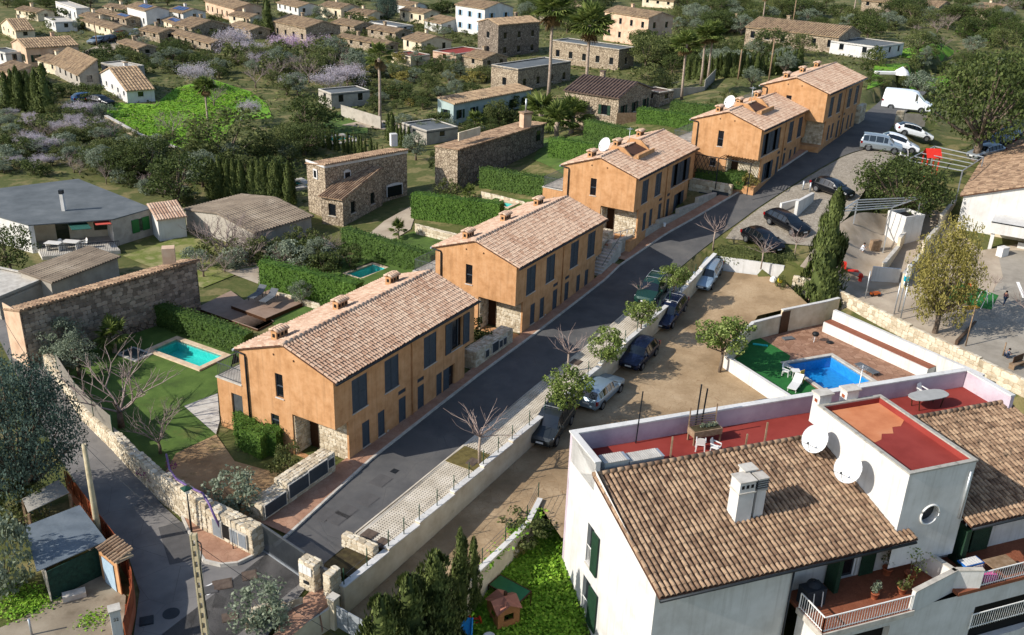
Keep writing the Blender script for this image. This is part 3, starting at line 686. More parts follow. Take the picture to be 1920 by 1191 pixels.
# ------------------------------------------------------------------ plants
def leafmat(name, cols, tr=.33, isl=.7, ob=.0): return mat(name, cols, .7, .6, island=isl, obrand=ob, spec=.25, trans=tr)
LM = dict(
 dark=leafmat('dark_leaves', ['#2a3618', '#3d4a22', '#525e2f', '#69733f'], ob=.12),
 mid=leafmat('mid_green_leaves', ['#374122', '#4e582e', '#686f3e', '#848754'], ob=.15),
 olive=leafmat('olive_leaves', ['#505b46', '#6a755f', '#858f79', '#a0a892'], ob=.1),
 citrus=leafmat('street_tree_leaves', ['#3b4d1c', '#5f7332', '#87964e', '#adb679'], ob=.0),
 yellow=leafmat('yellow_green_leaves', ['#5d5a2a', '#7d763a', '#978d4c', '#ada264']),
 blue=leafmat('blue_green_leaves', ['#26342d', '#3b4c42', '#54675b', '#728577']),
 cyp=leafmat('cypress_leaves', ['#343f1f', '#49552a', '#606b38', '#777f48'], .15, ob=.1),
 hedge=leafmat('hedge_leaves', ['#2b3f1b', '#3d5424', '#516b2e', '#69803f'], ob=.0),
 hedge2=leafmat('fresh_hedge_leaves', ['#2d4419', '#405d22', '#55752c', '#6e8a3e']),
 grass=leafmat('grass_blades', ['#557e1f', '#709b2a', '#8bb036', '#a2bb4c'], .3),
 meadow=leafmat('meadow_blades', ['#507419', '#648c22', '#799e2c', '#8fa93c'], .25),
 pink=leafmat('almond_blossom', ['#a98ea6', '#c2a9bd', '#d8c3d2'], .3),
 white=leafmat('pale_blossom', ['#9a919a', '#b5acb3', '#cdc6ca'], .3),
 magenta=leafmat('bougainvillea_bracts', ['#5d2148', '#86336a', '#a8488a'], .3),
 lemon=leafmat('yellow_flowers', ['#c9b216', '#e0cb2a'], .2),
 brown=leafmat('dry_leaves', ['#5a4630', '#75603f', '#8d7852'], .2),
 twig=mat('bare_twigs', ['#6d5f58', '#897a72', '#a09089'], .95, 3),
 redtwig=mat('reddish_twigs', ['#74625a', '#917f76', '#a8988e'], .95, 3),
 palm=leafmat('palm_leaves', ['#35451d', '#50602a', '#727f40', '#979c5a']),
)
def leafquad(mb, c, nrm, s, rnd, asp=.6):
    a = V((rnd.gauss(0, 1), rnd.gauss(0, 1), rnd.gauss(0, 1))); x = nrm.cross(a)
    if x.length < 1e-4: x = V((1, 0, 0))
    x.normalize(); y = nrm.cross(x).normalized()*s*asp; x = x*s
    mb.add([c-x*.5, c-y*.5, c+x*.5, c+y*.5], [(0, 1, 2, 3)])
def clump(mb, c, r, n, s, rnd, flat=.8, asp=.6, tilt=.55):
    for i in range(n):
        d = V((rnd.gauss(0, 1), rnd.gauss(0, 1), rnd.gauss(0, 1))).normalized(); k = r*(.55+.45*rnd.random()**.5)
        p = c+V((d.x*k, d.y*k, d.z*k*flat)); nn = (d*tilt+V((rnd.gauss(0, 1), rnd.gauss(0, 1), rnd.gauss(0, 1)+.4))*.6).normalized()
        leafquad(mb, p, nn, s*rnd.uniform(.6, 1.3), rnd, asp)
PROTO = {}
def register(kind, parts):
    root = bpy.data.objects.new('plant_source', None); kids = []
    for nm, mb, m in parts:
        o = mb.build(nm, m, None); col.objects.unlink(o); kids.append(o)
    PROTO[kind] = (root, kids)
def branches(mb, p, d, L, r, depth, rnd, spread=.6, n=3, upb=.15, ends=None, sides=5):
    q = p+d*L*.5+V((rnd.uniform(-1, 1), rnd.uniform(-1, 1), 0))*L*.05; e = p+d*L
    mb.tube([p, q, e], [r, r*.8, r*.6], sides, cap=False)
    if ends is not None and depth <= 1: ends.append(e)
    if depth == 0: return
    for k in range(n):
        nd = (d+V((rnd.gauss(0, spread), rnd.gauss(0, spread), rnd.gauss(upb, spread*.6)))).normalized()
        branches(mb, e if k < n-1 else q, nd, L*rnd.uniform(.6, .85), r*.6, depth-1, rnd, spread, n, upb, ends, 4 if depth < 2 else sides)
def broad(kind, H, R, m, leaf, ncl, nl, trunk=.3, tr=.16, seed=1, flat=.75, inner=.35, asp=.6, droop=0.):
    rnd = random.Random(seed); t = MB(); c = MB(); zt = H*trunk; t.tube([(0, 0, -.3), (.05, .03, zt*.5), (0, .05, zt)], [tr*1.25, tr, tr*.8], 8)
    zc = zt+(H-zt)*.45; hz = (H-zt)*.55
    lob = [V((rnd.gauss(0, 1), rnd.gauss(0, 1), rnd.gauss(0, .6))).normalized() for i in range(7)]
    for i in range(ncl):
        d = V((rnd.gauss(0, 1), rnd.gauss(0, 1), rnd.gauss(.15, 1))).normalized(); k = rnd.uniform(inner, 1)**.6
        bulge = .78+.3*max(d.dot(l) for l in lob)
        p = V((d.x*R*k*bulge, d.y*R*k*bulge, zc+d.z*hz*k*bulge-droop*(abs(d.x)+abs(d.y))*k))
        if i % 5 == 0: t.tube([(0, 0, zt*.9), p*.5+V((0, 0, zt*.35)), p], [tr*.55, tr*.3, tr*.1], 5, cap=False)
        clump(c, p, R*rnd.uniform(.17, .3), nl, leaf, rnd, flat, asp)
    register(kind, [('trunk', t, M['bark']), ('crown', c, m)])
broad('carob', 6, 4.2, LM['dark'], .26, 120, 62, .22, .3, 1, .6)
broad('carob2', 6, 4.2, LM['dark'], .26, 110, 60, .22, .3, 21, .6)
broad('broad', 5, 2.5, LM['mid'], .24, 60, 46, .25, .16, 2)
broad('broad2', 5, 2.6, LM['mid'], .24, 62, 46, .2, .16, 3, .85)
broad('broaddark', 5, 2.5, LM['dark'], .24, 62, 46, .22, .16, 4)
broad('olive', 4, 2.0, LM['olive'], .17, 56, 60, .28, .16, 5)
broad('citrus', 3.4, 1.35, LM['citrus'], .15, 54, 62, .42, .075, 6, .8, .25)
broad('citrus2', 3.4, 1.35, LM['citrus'], .15, 52, 62, .42, .075, 16, .8, .25)
broad('pepper', 6, 2.9, LM['yellow'], .24, 130, 85, .22, .22, 7, 1.25, .3, .35, .3)
broad('bluetree', 8, 4.6, LM['blue'], .18, 250, 110, .12, .3, 8, .8, .25)
broad('shrub', 1.6, 1.1, LM['mid'], .15, 30, 42, .05, .04, 9)
broad('shrubdark', 1.6, 1.1, LM['dark'], .15, 30, 42, .05, .04, 10)
broad('shrubolive', 1.6, 1.2, LM['olive'], .13, 32, 50, .05, .04, 11)
broad('shrubyellow', 1.6, 1.1, LM['yellow'], .15, 28, 40, .05, .04, 12)
broad('bougain', 2.2, 1.2, LM['magenta'], .12, 16, 22, .05, .04, 13)
def bare(kind, H, m, seed, blossom=None, vase=False):
    rnd = random.Random(seed); t = MB(); b = MB(); ends = []
    if vase:
        z = H*.45; t.tube([(0, 0, -.2), (.03, 0, z*.6), (0, 0, z)], [.07, .06, .06], 7)
        for k in range(10):
            a = k*.63+rnd.uniform(-.2, .2); d = V((math.cos(a)*.85, math.sin(a)*.85, rnd.uniform(.25, 1.1))).normalized()
            branches(b, V((0, 0, z-.05+rnd.uniform(0, .1))), d, H*.27, .03, 2, rnd, .38, 2, .1)
        register(kind, [('trunk', t, M['palebark']), ('branches', b, m)]); return
    z = H*.2; t.tube([(0, 0, -.2), (.05, .03, z*.6), (0, 0, z)], [.14, .11, .1], 7)
    for k in range(6):
        a = k*1.05+rnd.uniform(-.3, .3); d = V((math.cos(a)*.7, math.sin(a)*.7, rnd.uniform(.5, 1.1))).normalized(); branches(b, V((0, 0, z)), d, H*.3, .05, 3, rnd, .42, 3, .12, ends)
    parts = [('trunk', t, M['bark']), ('branches', b, m)]
    if blossom:
        c = MB()
        for e in ends:
            for i in range(16): leafquad(c, e+V((rnd.gauss(0, 1), rnd.gauss(0, 1), rnd.gauss(0, 1)))*.32, V((rnd.gauss(0, 1), rnd.gauss(0, 1), rnd.gauss(0, 1))).normalized(), .12, rnd, .9)
        parts.append(('blossom', c, blossom))
    register(kind, parts)
bare('bare', 4.2, LM['twig'], 1); bare('bare2', 4.2, LM['twig'], 2); bare('almond', 4, LM['twig'], 3, LM['pink']); bare('almondwhite', 4, LM['twig'], 4, LM['white'])
bare('vase', 3.2, LM['redtwig'], 5, None, True); bare('vase2', 3.2, LM['redtwig'], 6, None, True)
def column(kind, H, R, m, n, leaf, seed, pw=.55, asp=.4):
    rnd = random.Random(seed); t = MB(); c = MB(); t.tube([(0, 0, -.2), (0, 0, H*.5)], [.12, .06], 6)
    cl = [(rnd.uniform(0, 6.28), rnd.uniform(.03, .95)) for i in range(60)]
    for i in range(n):
        a, h = rnd.choice(cl); h = min(.995, max(.01, h+rnd.gauss(0, .035))); a += rnd.gauss(0, .3)
        rr = R*min(1, (h/.12+.35))*(1-h)**pw*1.15*(.72+.28*rnd.random())*(1+.16*math.sin(a*3+h*19))
        p = V((math.cos(a)*rr, math.sin(a)*rr, h*H)); d = V((math.cos(a)*.6, math.sin(a)*.6, .15)); u_ = (V((math.cos(a)*.25, math.sin(a)*.25, 1))+V((rnd.gauss(0, .3), rnd.gauss(0, .3), 0))).normalized()
        sd = u_.cross(V((math.cos(a), math.sin(a), rnd.gauss(0, .6)))).normalized(); s = leaf*rnd.uniform(.6, 1.4)
        c.add([p-u_*s*.5, p+sd*s*asp*.5, p+u_*s*.6, p-sd*s*asp*.5], [(0, 1, 2, 3)])
    core = [(max(.02, R*.62*min(1, h/.1+.35)*(1-h)**pw), h*H) for h in (0, .08, .2, .4, .6, .8, .93, .99)]
    c.lathe(core, n=9); register(kind, [('trunk', t, M['bark']), ('crown', c, m)])
column('cypress', 7, .75, LM['cyp'], 2600, .26, 1); column('cypress2', 7, .85, LM['cyp'], 2600, .26, 2)
column('bigcypress', 10, 2.0, LM['cyp'], 9000, .38, 3, .6); column('conifer', 5, 1.5, LM['cyp'], 4200, .3, 4, .5)
def palm(kind, H, R, seed, nf=34, skirt=True):
    rnd = random.Random(seed); t = MB(); c = MB(); k = MB()
    t.tube([(0, 0, -.2), (.08, 0, H*.3), (.1, .05, H*.7), (.05, 0, H)], [.24, .17, .15, .17], 8)
    def frond(mb, el, a, L, w=.5):
        d = V((math.cos(a)*math.cos(el), math.sin(a)*math.cos(el), math.sin(el))); s = d.cross(V((0, 0, 1))).normalized(); n = s.cross(d)
        b = V((.05, 0, H))+d*L*.45; mb.bar(V((.05, 0, H-.1)), b, .03)
        for j in range(9):
            f = (j-4)/4*1.15; e = b+(d*math.cos(f)+s*math.sin(f))*L*.6*(1-.2*abs(f))+V((0, 0, -.16*L*(.5+abs(f)*.5))); x = (s*math.cos(f)-d*math.sin(f))*w*.12*L
            m_ = (b+e)/2+n*.05*L; mb.add([b, m_-x, e, m_+x], [(0, 1, 2, 3)])
    for i in range(nf): frond(c, rnd.uniform(-.35, 1.35), rnd.uniform(0, 6.28), R*rnd.uniform(.8, 1.1))
    parts = [('trunk', t, M['palebark']), ('crown', c, LM['palm'])]
    if skirt:
        for i in range(16): frond(k, rnd.uniform(-1.4, -.7), rnd.uniform(0, 6.28), R*rnd.uniform(.5, .85))
        parts.append(('dry_fronds', k, LM['brown']))
    register(kind, parts)
palm('palm', 9, 2.5, 1, 54); palm('palm2', 9, 2.6, 2, 56); palm('fanpalm', 1.2, 1.6, 3, 30, False); palm('deadpalm', 8, 2.0, 4, 20)
NAMEOF = dict(carob='carob_tree', carob2='carob_tree', broad='garden_tree', broad2='garden_tree', broaddark='garden_tree', olive='olive_tree', citrus='street_tree', citrus2='street_tree', pepper='pepper_tree', bluetree='grey_green_tree', shrub='shrub', shrubdark='shrub', shrubolive='shrub', shrubyellow='shrub', bougain='flowering_shrub', bare='bare_tree', bare2='bare_tree', almond='almond_tree', almondwhite='almond_tree', vase='pruned_tree', vase2='pruned_tree', cypress='cypress_tree', cypress2='cypress_tree', bigcypress='cypress_tree', conifer='conifer', palm='palm_tree', palm2='palm_tree', fanpalm='fan_palm', deadpalm='palm_tree')
KH = dict(carob=6, carob2=6, broad=5, broad2=5, broaddark=5, olive=4, citrus=3.4, citrus2=3.4, pepper=6, bluetree=8, shrub=1.6, shrubdark=1.6, shrubolive=1.6, shrubyellow=1.6, bougain=2.2, bare=4.2, bare2=4.2, almond=4, almondwhite=4, vase=3.2, vase2=3.2, cypress=7, cypress2=7, bigcypress=10, conifer=5, palm=9.6, palm2=9.8, fanpalm=2, deadpalm=8.5)
_trnd = random.Random(5)
def plant(kind, px, py, ptop, label, wide=1., group=None, base=None):
    p = G(px, py) if base is None else V(base); h = max(.4, htop(p, px, ptop)); s = h/KH[kind]; root, kids = PROTO[kind]
    c = root.copy(); c.name = NAMEOF[kind]; col.objects.link(c); c.location = (p.x, p.y, p.z-.05); c.rotation_euler = (0, 0, _trnd.uniform(0, 6.28)); c.scale = (s*wide, s*wide, s)
    cat = {'shrub': 'shrub', 'flowering_shrub': 'shrub', 'palm_tree': 'palm', 'fan_palm': 'palm', 'conifer': 'conifer'}.get(NAMEOF[kind], 'tree')
    tag(c, label, cat, group)
    for k in kids: d = k.copy(); d.name = k.name.split('.')[0]; col.objects.link(d); d.parent = c
    return c
def hedge(label, pts, w, h, m='hedge', dens=85, leaf=.15, name='hedge', z=None, seed=1):
    """clipped hedge along base points"""
    rnd = random.Random(seed); mb = MB()
    for a, b in zip(pts[:-1], pts[1:]):
        a, b = V(a), V(b); d = b-a; L = d.length; x = V((d.x, d.y, 0)).normalized(); y = V((-x.y, x.x, 0))
        mb.ob(a-y*(w/2-.08)-V((0, 0, .2)), d, y*(w-.16), (0, 0, h+.12))
        def lf(p, n):
            p = p+V((rnd.gauss(0, .06), rnd.gauss(0, .06), rnd.gauss(0, .06)+.07*math.sin(p.x*2.1+p.y*1.3)*math.sin(p.y*2.7)+(.12 if rnd.random() < .05 else 0))); leafquad(mb, p, (n+V((rnd.gauss(0, .5), rnd.gauss(0, .5), rnd.gauss(.2, .5)))).normalized(), leaf*rnd.uniform(.6, 1.3), rnd)
        for i in range(int(L*w*dens)): lf(a+d*rnd.random()+y*rnd.uniform(-w/2, w/2)+V((0, 0, h)), V((0, 0, 1)))
        for sg in (-1, 1):
            for i in range(int(L*h*dens)): lf(a+d*rnd.random()+y*sg*w/2+V((0, 0, h*rnd.random())), y*sg)
        for q, sg in ((a, -1), (b, 1)):
            for i in range(int(w*h*dens)): lf(q+y*rnd.uniform(-w/2, w/2)+V((0, 0, h*rnd.random())), x*sg)
    o = mb.build(name, LM[m]); return tag(o, label, 'hedge')
def scatter(name, label, poly, n, size, h, m, cat='ground cover', seed=1, clumpn=5, spread=.25):
    """uncountable low growth over a polygon"""
    rnd = random.Random(seed); mb = MB(); xs = [p[0] for p in poly]; ys = [p[1] for p in poly]; c = 0; tries = 0
    def inside(x, y):
        r = False; j = len(poly)-1
        for i in range(len(poly)):
            if (poly[i][1] > y) != (poly[j][1] > y) and x < (poly[j][0]-poly[i][0])*(y-poly[i][1])/(poly[j][1]-poly[i][1])+poly[i][0]: r = not r
            j = i
        return r
    while c < n and tries < n*20:
        tries += 1; x, y = rnd.uniform(min(xs), max(xs)), rnd.uniform(min(ys), max(ys))
        if not inside(x, y): continue
        z = gz(x, y); c += 1; hh = h*rnd.uniform(.3, 1.1)
        for k in range(clumpn): leafquad(mb, V((x+rnd.gauss(0, spread), y+rnd.gauss(0, spread), z+hh*rnd.random())), V((rnd.gauss(0, .5), rnd.gauss(0, .5), 1)).normalized(), size*rnd.uniform(.6, 1.4), rnd)
    o = mb.build(name, LM[m], kind='stuff'); return tag(o, label, cat)
# ------------------------------------------------------------------ cars
def paint(name, c, rough=.25, metal=.3): return mat('paint_'+name, [c], rough, spec=.6, metal=metal)
CG = mat('car_glass', ['#0d1418'], .05, spec=1.0); TY = mat('tyre_rubber', ['#15151a'], .9); RIM = mat('alloy_rim', ['#8d9092'], .35, metal=.8)
LAMP = mat('headlamp_lens', ['#c9ced2'], .1, spec=.8); TAIL = mat('tail_lamp', ['#7a0d0d'], .2, spec=.6); PLATE = mat('number_plate', ['#d8d8d4'], .5); BLK = mat('black_plastic', ['#17181a'], .6)
SHAPES = dict(   # stations: x from nose, belt z, top z, half width belt, half width top ; k = kind of the panel above the belt to the next station
 hatch=(4.3, [(0, .62, .66, .66, .6), (.12, .72, .78, .8, .72), (.95, .86, .93, .87, .78), (1.15, .9, .99, .87, .76), (1.75, .92, 1.36, .88, .62), (2.2, .93, 1.46, .88, .6), (2.75, .94, 1.48, .88, .6), (3.25, .95, 1.46, .87, .6), (3.7, .96, 1.38, .86, .58), (4.15, .95, 1.02, .82, .68), (4.3, .8, .84, .76, .68)], 'bbbwssssrb'),
 wagon=(4.6, [(0, .62, .66, .66, .6), (.12, .72, .78, .8, .72), (1.0, .86, .93, .87, .78), (1.2, .9, .99, .87, .76), (1.85, .92, 1.36, .88, .62), (2.3, .93, 1.44, .88, .6), (2.9, .94, 1.45, .88, .6), (3.6, .95, 1.43, .87, .6), (4.1, .96, 1.38, .86, .58), (4.48, .95, 1.02, .82, .7), (4.6, .8, .84, .76, .68)], 'bbbwssssrb'),
 suv=(4.55, [(0, .72, .76, .68, .62), (.1, .86, .92, .84, .76), (.95, 1.0, 1.07, .9, .8), (1.15, 1.04, 1.13, .9, .78), (1.7, 1.07, 1.55, .91, .66), (2.2, 1.08, 1.66, .91, .64), (2.9, 1.09, 1.68, .91, .64), (3.6, 1.1, 1.66, .9, .64), (4.15, 1.1, 1.6, .89, .64), (4.42, 1.08, 1.16, .86, .72), (4.55, .9, .94, .8, .72)], 'bbbwssssrb'),
 mpv=(4.4, [(0, .68, .72, .66, .6), (.12, .84, .9, .82, .74), (.8, 1.0, 1.06, .88, .8), (1.0, 1.04, 1.14, .88, .77), (1.6, 1.06, 1.66, .89, .68), (2.1, 1.07, 1.78, .89, .68), (2.9, 1.08, 1.8, .89, .68), (3.6, 1.08, 1.79, .89, .68), (4.2, 1.08, 1.76, .89, .68), (4.36, 1.06, 1.14, .88, .76), (4.4, .9, .94, .84, .78)], 'bbbwssssrb'),
 van=(6.0, [(0, .8, .84, .8, .72), (.12, 1.0, 1.06, .94, .85), (.75, 1.25, 1.32, .98, .9), (.95, 1.32, 1.42, .99, .86), (1.75, 1.36, 2.2, 1.0, .84), (2.1, 1.36, 2.5, 1.0, .86), (2.7, 1.36, 2.6, 1.0, .86), (4.2, 1.36, 2.6, 1.0, .86), (5.85, 1.36, 2.56, 1.0, .86), (5.97, 1.36, 1.45, .99, .9), (6.0, 1.0, 1.04, .97, .92)], 'bbbwsbbbbb'))
def car(shape, body, label, p0, p1, rack=False, roof=None, group=None, name='parked_car', cat='car', plate=True, z=None):
    """p0: pixel of the nose on the ground, p1: pixel of the tail on the ground"""
    a, b = (G(*p0), G(*p1)) if z is None else (P(*p0, z), P(*p1, z)); d = V((b.x-a.x, b.y-a.y, 0)); mid = (a+b)/2; Lg, st, kinds = SHAPES[shape]
    rz = math.atan2(d.y, d.x); ex = d.normalized()
    t = thing(name, label, cat, (0, 0, 0), 0, group)
    n = len(st); half = Lg/2; body_, scr, sid, rear, rf = MB(), MB(), MB(), MB(), MB()
    zb = .24 if shape != 'suv' else .32
    def ring(i):
        x, zbelt, zt, wb, wt = st[i]; x -= half; lo = zb+(.12 if i in (0, n-1) else 0); wl = wb*.96
        return [(x, wl*.8, lo), (x, wl, lo+.14), (x, wb, (lo+zbelt)/2+.05), (x, wb*.99, zbelt-.05), (x, wb*.95, zbelt), (x, wt+(wb*.95-wt)*.12, zt-.1 if zt-zbelt > .15 else (zt+zbelt)/2), (x, wt, zt-.035 if zt-zbelt > .15 else zt-.01), (x, wt*.6, zt), (x, 0, zt+.015)]
    R = [ring(i) for i in range(n)]
    for i in range(n-1):
        for sg in (1, -1):
            A = [(p[0], p[1]*sg, p[2]) for p in R[i]]; B = [(p[0], p[1]*sg, p[2]) for p in R[i+1]]
            for k in range(8):
                q = [A[k], B[k], B[k+1], A[k+1]]; q = q if sg < 0 else q[::-1]
                kind = kinds[i]
                tgt = body_
                if kind == 'w' and k >= 5: tgt = scr
                elif kind == 'r' and k >= 5: tgt = rear
                elif kind == 's' and k == 4: tgt = sid
                elif kind == 's' and k >= 6 and roof: tgt = rf
                tgt.add(q, [(0, 1, 2, 3)], True)
                if kind in 'wr' and k == 4 and shape != 'van': pass
    for i, rev in ((0, False), (n-1, True)):
        pts = [(p[0], p[1], p[2]) for p in R[i]]+[(p[0], -p[1], p[2]) for p in R[i][::-1][1:]]
        body_.add(pts, [tuple(range(len(pts)))[::-1] if rev else tuple(range(len(pts)))], False)
    def fin(mb, nm, m, par=t, weld=True):
        if not mb.f: return None
        o = mb.build(nm, m, par, local=True)
        bm = bmesh.new(); bm.from_mesh(o.data); bmesh.ops.remove_doubles(bm, verts=bm.verts[:], dist=.002); bm.to_mesh(o.data); bm.free(); o.data.set_sharp_from_angle(angle=math.radians(38)); return o
    bo = fin(body_, 'body', body); fin(scr, 'windscreen', CG); fin(rear, 'rear_window', CG); fin(sid, 'side_window', CG)
    if roof: fin(rf, 'roof', roof)
    # pillars over the side glass
    for i in range(4, 9):
        if kinds[min(i, len(kinds)-1)] in 'sr' and kinds[i-1] in 'ws':
            for sg in (1, -1):
                lo, hi = R[i][4], R[i][5]; w = .035 if i not in (4, 8) else .06
                MB().bar((lo[0], lo[1]*sg+sg*.006, lo[2]-.01), (hi[0], hi[1]*sg+sg*.006, hi[2]+.01), .03, w*1.6, up=(1, 0, 0)).build('pillar', body if shape != 'hatch' else BLK, t, local=True)
    wr = .315 if shape in ('hatch', 'wagon') else .35
    for x in (-half+Lg*.19, half-Lg*.2):
        for sg in (1, -1):
            w = MB(); yy = st[3][3]*.98; w.tube([(x, sg*(yy-.2), wr), (x, sg*(yy+.015), wr)], wr, 18); tyre = w.build('wheel', TY, t, local=True)
            MB().tube([(x, sg*(yy+.0), wr), (x, sg*(yy+.025), wr)], wr*.66, 14).build('rim', RIM, tyre, local=True)
            ar = MB(); k = [(x+math.cos(q)*(wr+.05), sg*(yy+.012), wr+math.sin(q)*(wr+.05)) for q in [math.pi*j/8 for j in range(9)]]; ar.tube(k, .035, 5); ar.build('wheel_arch', BLK, t, local=True)
    nz = st[1]; tz = st[-2]
    for sg in (1, -1):
        h = MB(); h.add([(-half+.03, sg*.42, nz[1]-.16), (-half+.16, sg*.8*nz[3]/.8, nz[1]-.12), (-half+.3, sg*(nz[3]+.015), nz[1]+.04), (-half+.16, sg*.45, nz[1]+.03)], [(0, 1, 2, 3)]); h.build('headlight', LAMP, t, local=True)
        MB().box((half-.1, sg*(tz[3]-.04), tz[1]-.28), (.2, .12, .26)).build('tail_light', TAIL, t, local=True)
        MB().box((-half+Lg*.32, sg*(st[3][3]+.1), st[3][1]+.02), (.12, .18, .13)).build('wing_mirror', body, t, local=True)
    MB().box((-half+.03, 0, zb+.18), (.08, .95, .16)).build('grille', BLK, t, local=True)
    if plate:
        for x in (-half-.012, half-.0): MB().box((x, 0, zb+.24 if x < 0 else zb+.4), (.03, .48, .11)).build('number_plate', PLATE, t, local=True)
    if rack:
        zt = st[6][2]; rk = MB()
        for sg in (1, -1): rk.tube([(-half+st[5][0], sg*.58, zt+.02), (-half+st[6][0], sg*.58, zt+.07), (-half+st[8][0], sg*.58, zt)], .02, 6)
        for x in (st[5][0]+.15, st[7][0]): rk.bar((-half+x, -.58, zt+.07), (-half+x, .58, zt+.07), .06, .03)
        rk.build('roof_rack', M['zinc'], t, local=True)
    # seat it on the ground, following the slope
    sl = math.atan2(b.z-a.z, d.length); t.location = mid; t.rotation_euler = (0, -sl, rz); return t
PN = dict(navy=paint('navy', '#16203a'), black=paint('black', '#0e1116'), grey=paint('graphite', '#2e3336'), silver=paint('silver', '#9aa3a8', .3, .6), white=paint('white', '#dfe3e6', .3, 0), green=paint('green', '#1f4038'), paleblue=paint('pale_silver_blue', '#8ea3b3', .3, .5), red=paint('red', '#8a1a1a', .3, .1), blue=paint('blue', '#24466e'), duskblue=paint('dusk_blue', '#33475c'))
# ------------------------------------------------------------------ pools
def pool(label, c, ang, L, B, basin, water, coping, cw=.4, depth=1.4, ring=None, ringw=1.1, steps=True):
    """c centre at ground level, ang heading of the long axis, outer size L x B"""
    c = V(c); ex = V((math.cos(ang), math.sin(ang), 0)); ey = V((-ex.y, ex.x, 0)); t = thing('swimming_pool', label, 'pool', c, ang)
    a, b = L/2, B/2; i, j = a-cw, b-cw; top = .1
    cp = MB()
    for o, x, y in (((-a, -b), (L, 0), (0, cw)), ((-a, b-cw), (L, 0), (0, cw)), ((-a, -j), (cw, 0), (0, 2*j)), ((i, -j), (cw, 0), (0, 2*j))):
        cp.ob((o[0], o[1], -.1), (x[0], x[1], 0), (y[0], y[1], 0), (0, 0, top+.1))
    cp.build('coping', coping, t, local=True)
    bs = MB(); z0, zd = .03, -depth
    bs.quad((-i, -j, zd), (i, -j, zd), (i, j, zd), (-i, j, zd))
    for p, q in (((-i, -j), (i, -j)), ((i, -j), (i, j)), ((i, j), (-i, j)), ((-i, j), (-i, -j))): bs.quad((*p, zd), (*p, z0), (*q, z0), (*q, zd))
    if steps:
        for k in range(3): bs.ob((-i, -j+.01, zd), (.35*(3-k), 0, 0), (0, 2*j-.02, 0), (0, 0, (depth-.2)*(k+1)/3.2))
    bs.build('basin', basin, t, local=True)
    MB().quad((-i, -j, -.06), (i, -j, -.06), (i, j, -.06), (-i, j, -.06)).build('water', water, t, local=True)
    sink(c, ex, ey, a+.7, b+.7, depth+.4); HOLES.append((c, ex, ey, a-.1, b-.1))
    if ring:
        A, Bb = a+ringw, b+ringw; mb = MB()
        for o, x, y in (((-A, -Bb), (2*A, 0), (0, ringw+.05)), ((-A, b-.05), (2*A, 0), (0, ringw+.05)), ((-A, -b), (ringw+.05, 0), (0, B)), ((a-.05, -b), (ringw+.05, 0), (0, B))):
            mb.ob((o[0], o[1], -.3), (x[0], x[1], 0), (y[0], y[1], 0), (0, 0, .345))
        mb.v = [tuple(c+ex*q[0]+ey*q[1]+V((0, 0, q[2]))) for q in mb.v]; structure('pool_surround', mb, ring)
    return t
def pad(name, px, m, dz=.03, step=1.5, pts=None):
    return structure(name, drape([G(*p) for p in px] if pts is None else pts, dz, step), m)
pool('small turquoise pool with stone coping in the nearest garden', SR(40.5, 49.75, .2), AU+math.pi/2, 5.5, 2.9, M['basin'], M['water'], M['coping'], .4, .8)
# ------------------------------------------------------------------ forecourt, alley and the near-left yard
pad('road', [(246, 1225), (262, 1110), (240, 1040), (180, 960), (128, 885), (95, 830), (40, 720), (0, 640), (-40, 560), (30, 600), (75, 675), (110, 722), (165, 780), (218, 850), (262, 898), (305, 948), (345, 985), (372, 1042), (420, 1062), (475, 1047), (500, 1020), (640, 1070), (575, 1100), (560, 1120), (520, 1165), (480, 1225)], M['asphalt2'], .02)
cp = [G(*p) for p in [(342, 972), (388, 1001), (474, 1046), (446, 1060), (415, 1063), (384, 1056), (369, 1033), (356, 1003)]]
mb = MB(); mb.prism([V((p.x, p.y, -.2)) for p in cp], .28); structure('corner_pavement', mb, M['terracotta'])
mb = MB(); k = cp[2:]+[cp[0]]
for a, b in zip(k[:-1], k[1:]): mb.bar(V((a.x, a.y, .0)), V((b.x, b.y, .0)), .12, .2)
structure('kerb', mb, M['kerb'])
pad('path', [(545, 1145), (580, 1112), (612, 1104), (622, 1120), (628, 1150), (600, 1191), (540, 1225), (490, 1225)], M['terracotta'], .06)
pad('yard', [(92, 1128), (190, 1080), (236, 1118), (228, 1225), (0, 1225), (-30, 1191), (40, 1160)], mat('cracked_concrete', ['#6e6353', '#857a68', '#958a78'], .95, .6, bump=.25, stain=('#5a503f', .5, .56, .6)), .02)
pad('garden_lawn', [(122, 712), (165, 660), (235, 615), (290, 580), (440, 655), (430, 700), (412, 735), (345, 762), (405, 815), (330, 850), (300, 905), (255, 868), (200, 815)], M['lawn'], .0)
pad('garden_soil', [(405, 815), (440, 865), (530, 890), (575, 905), (480, 975), (420, 950), (345, 925), (300, 905), (330, 850)], mat('bare_garden_soil', ['#7a6246', '#957a59', '#a78c69'], .95, .5, bump=.4, bscale=8, stain=('#56512c', .6, .56, .7)), .01)
pad('garden_path', [(345, 762), (408, 738), (412, 790), (405, 815)], M['kerb'], .03)
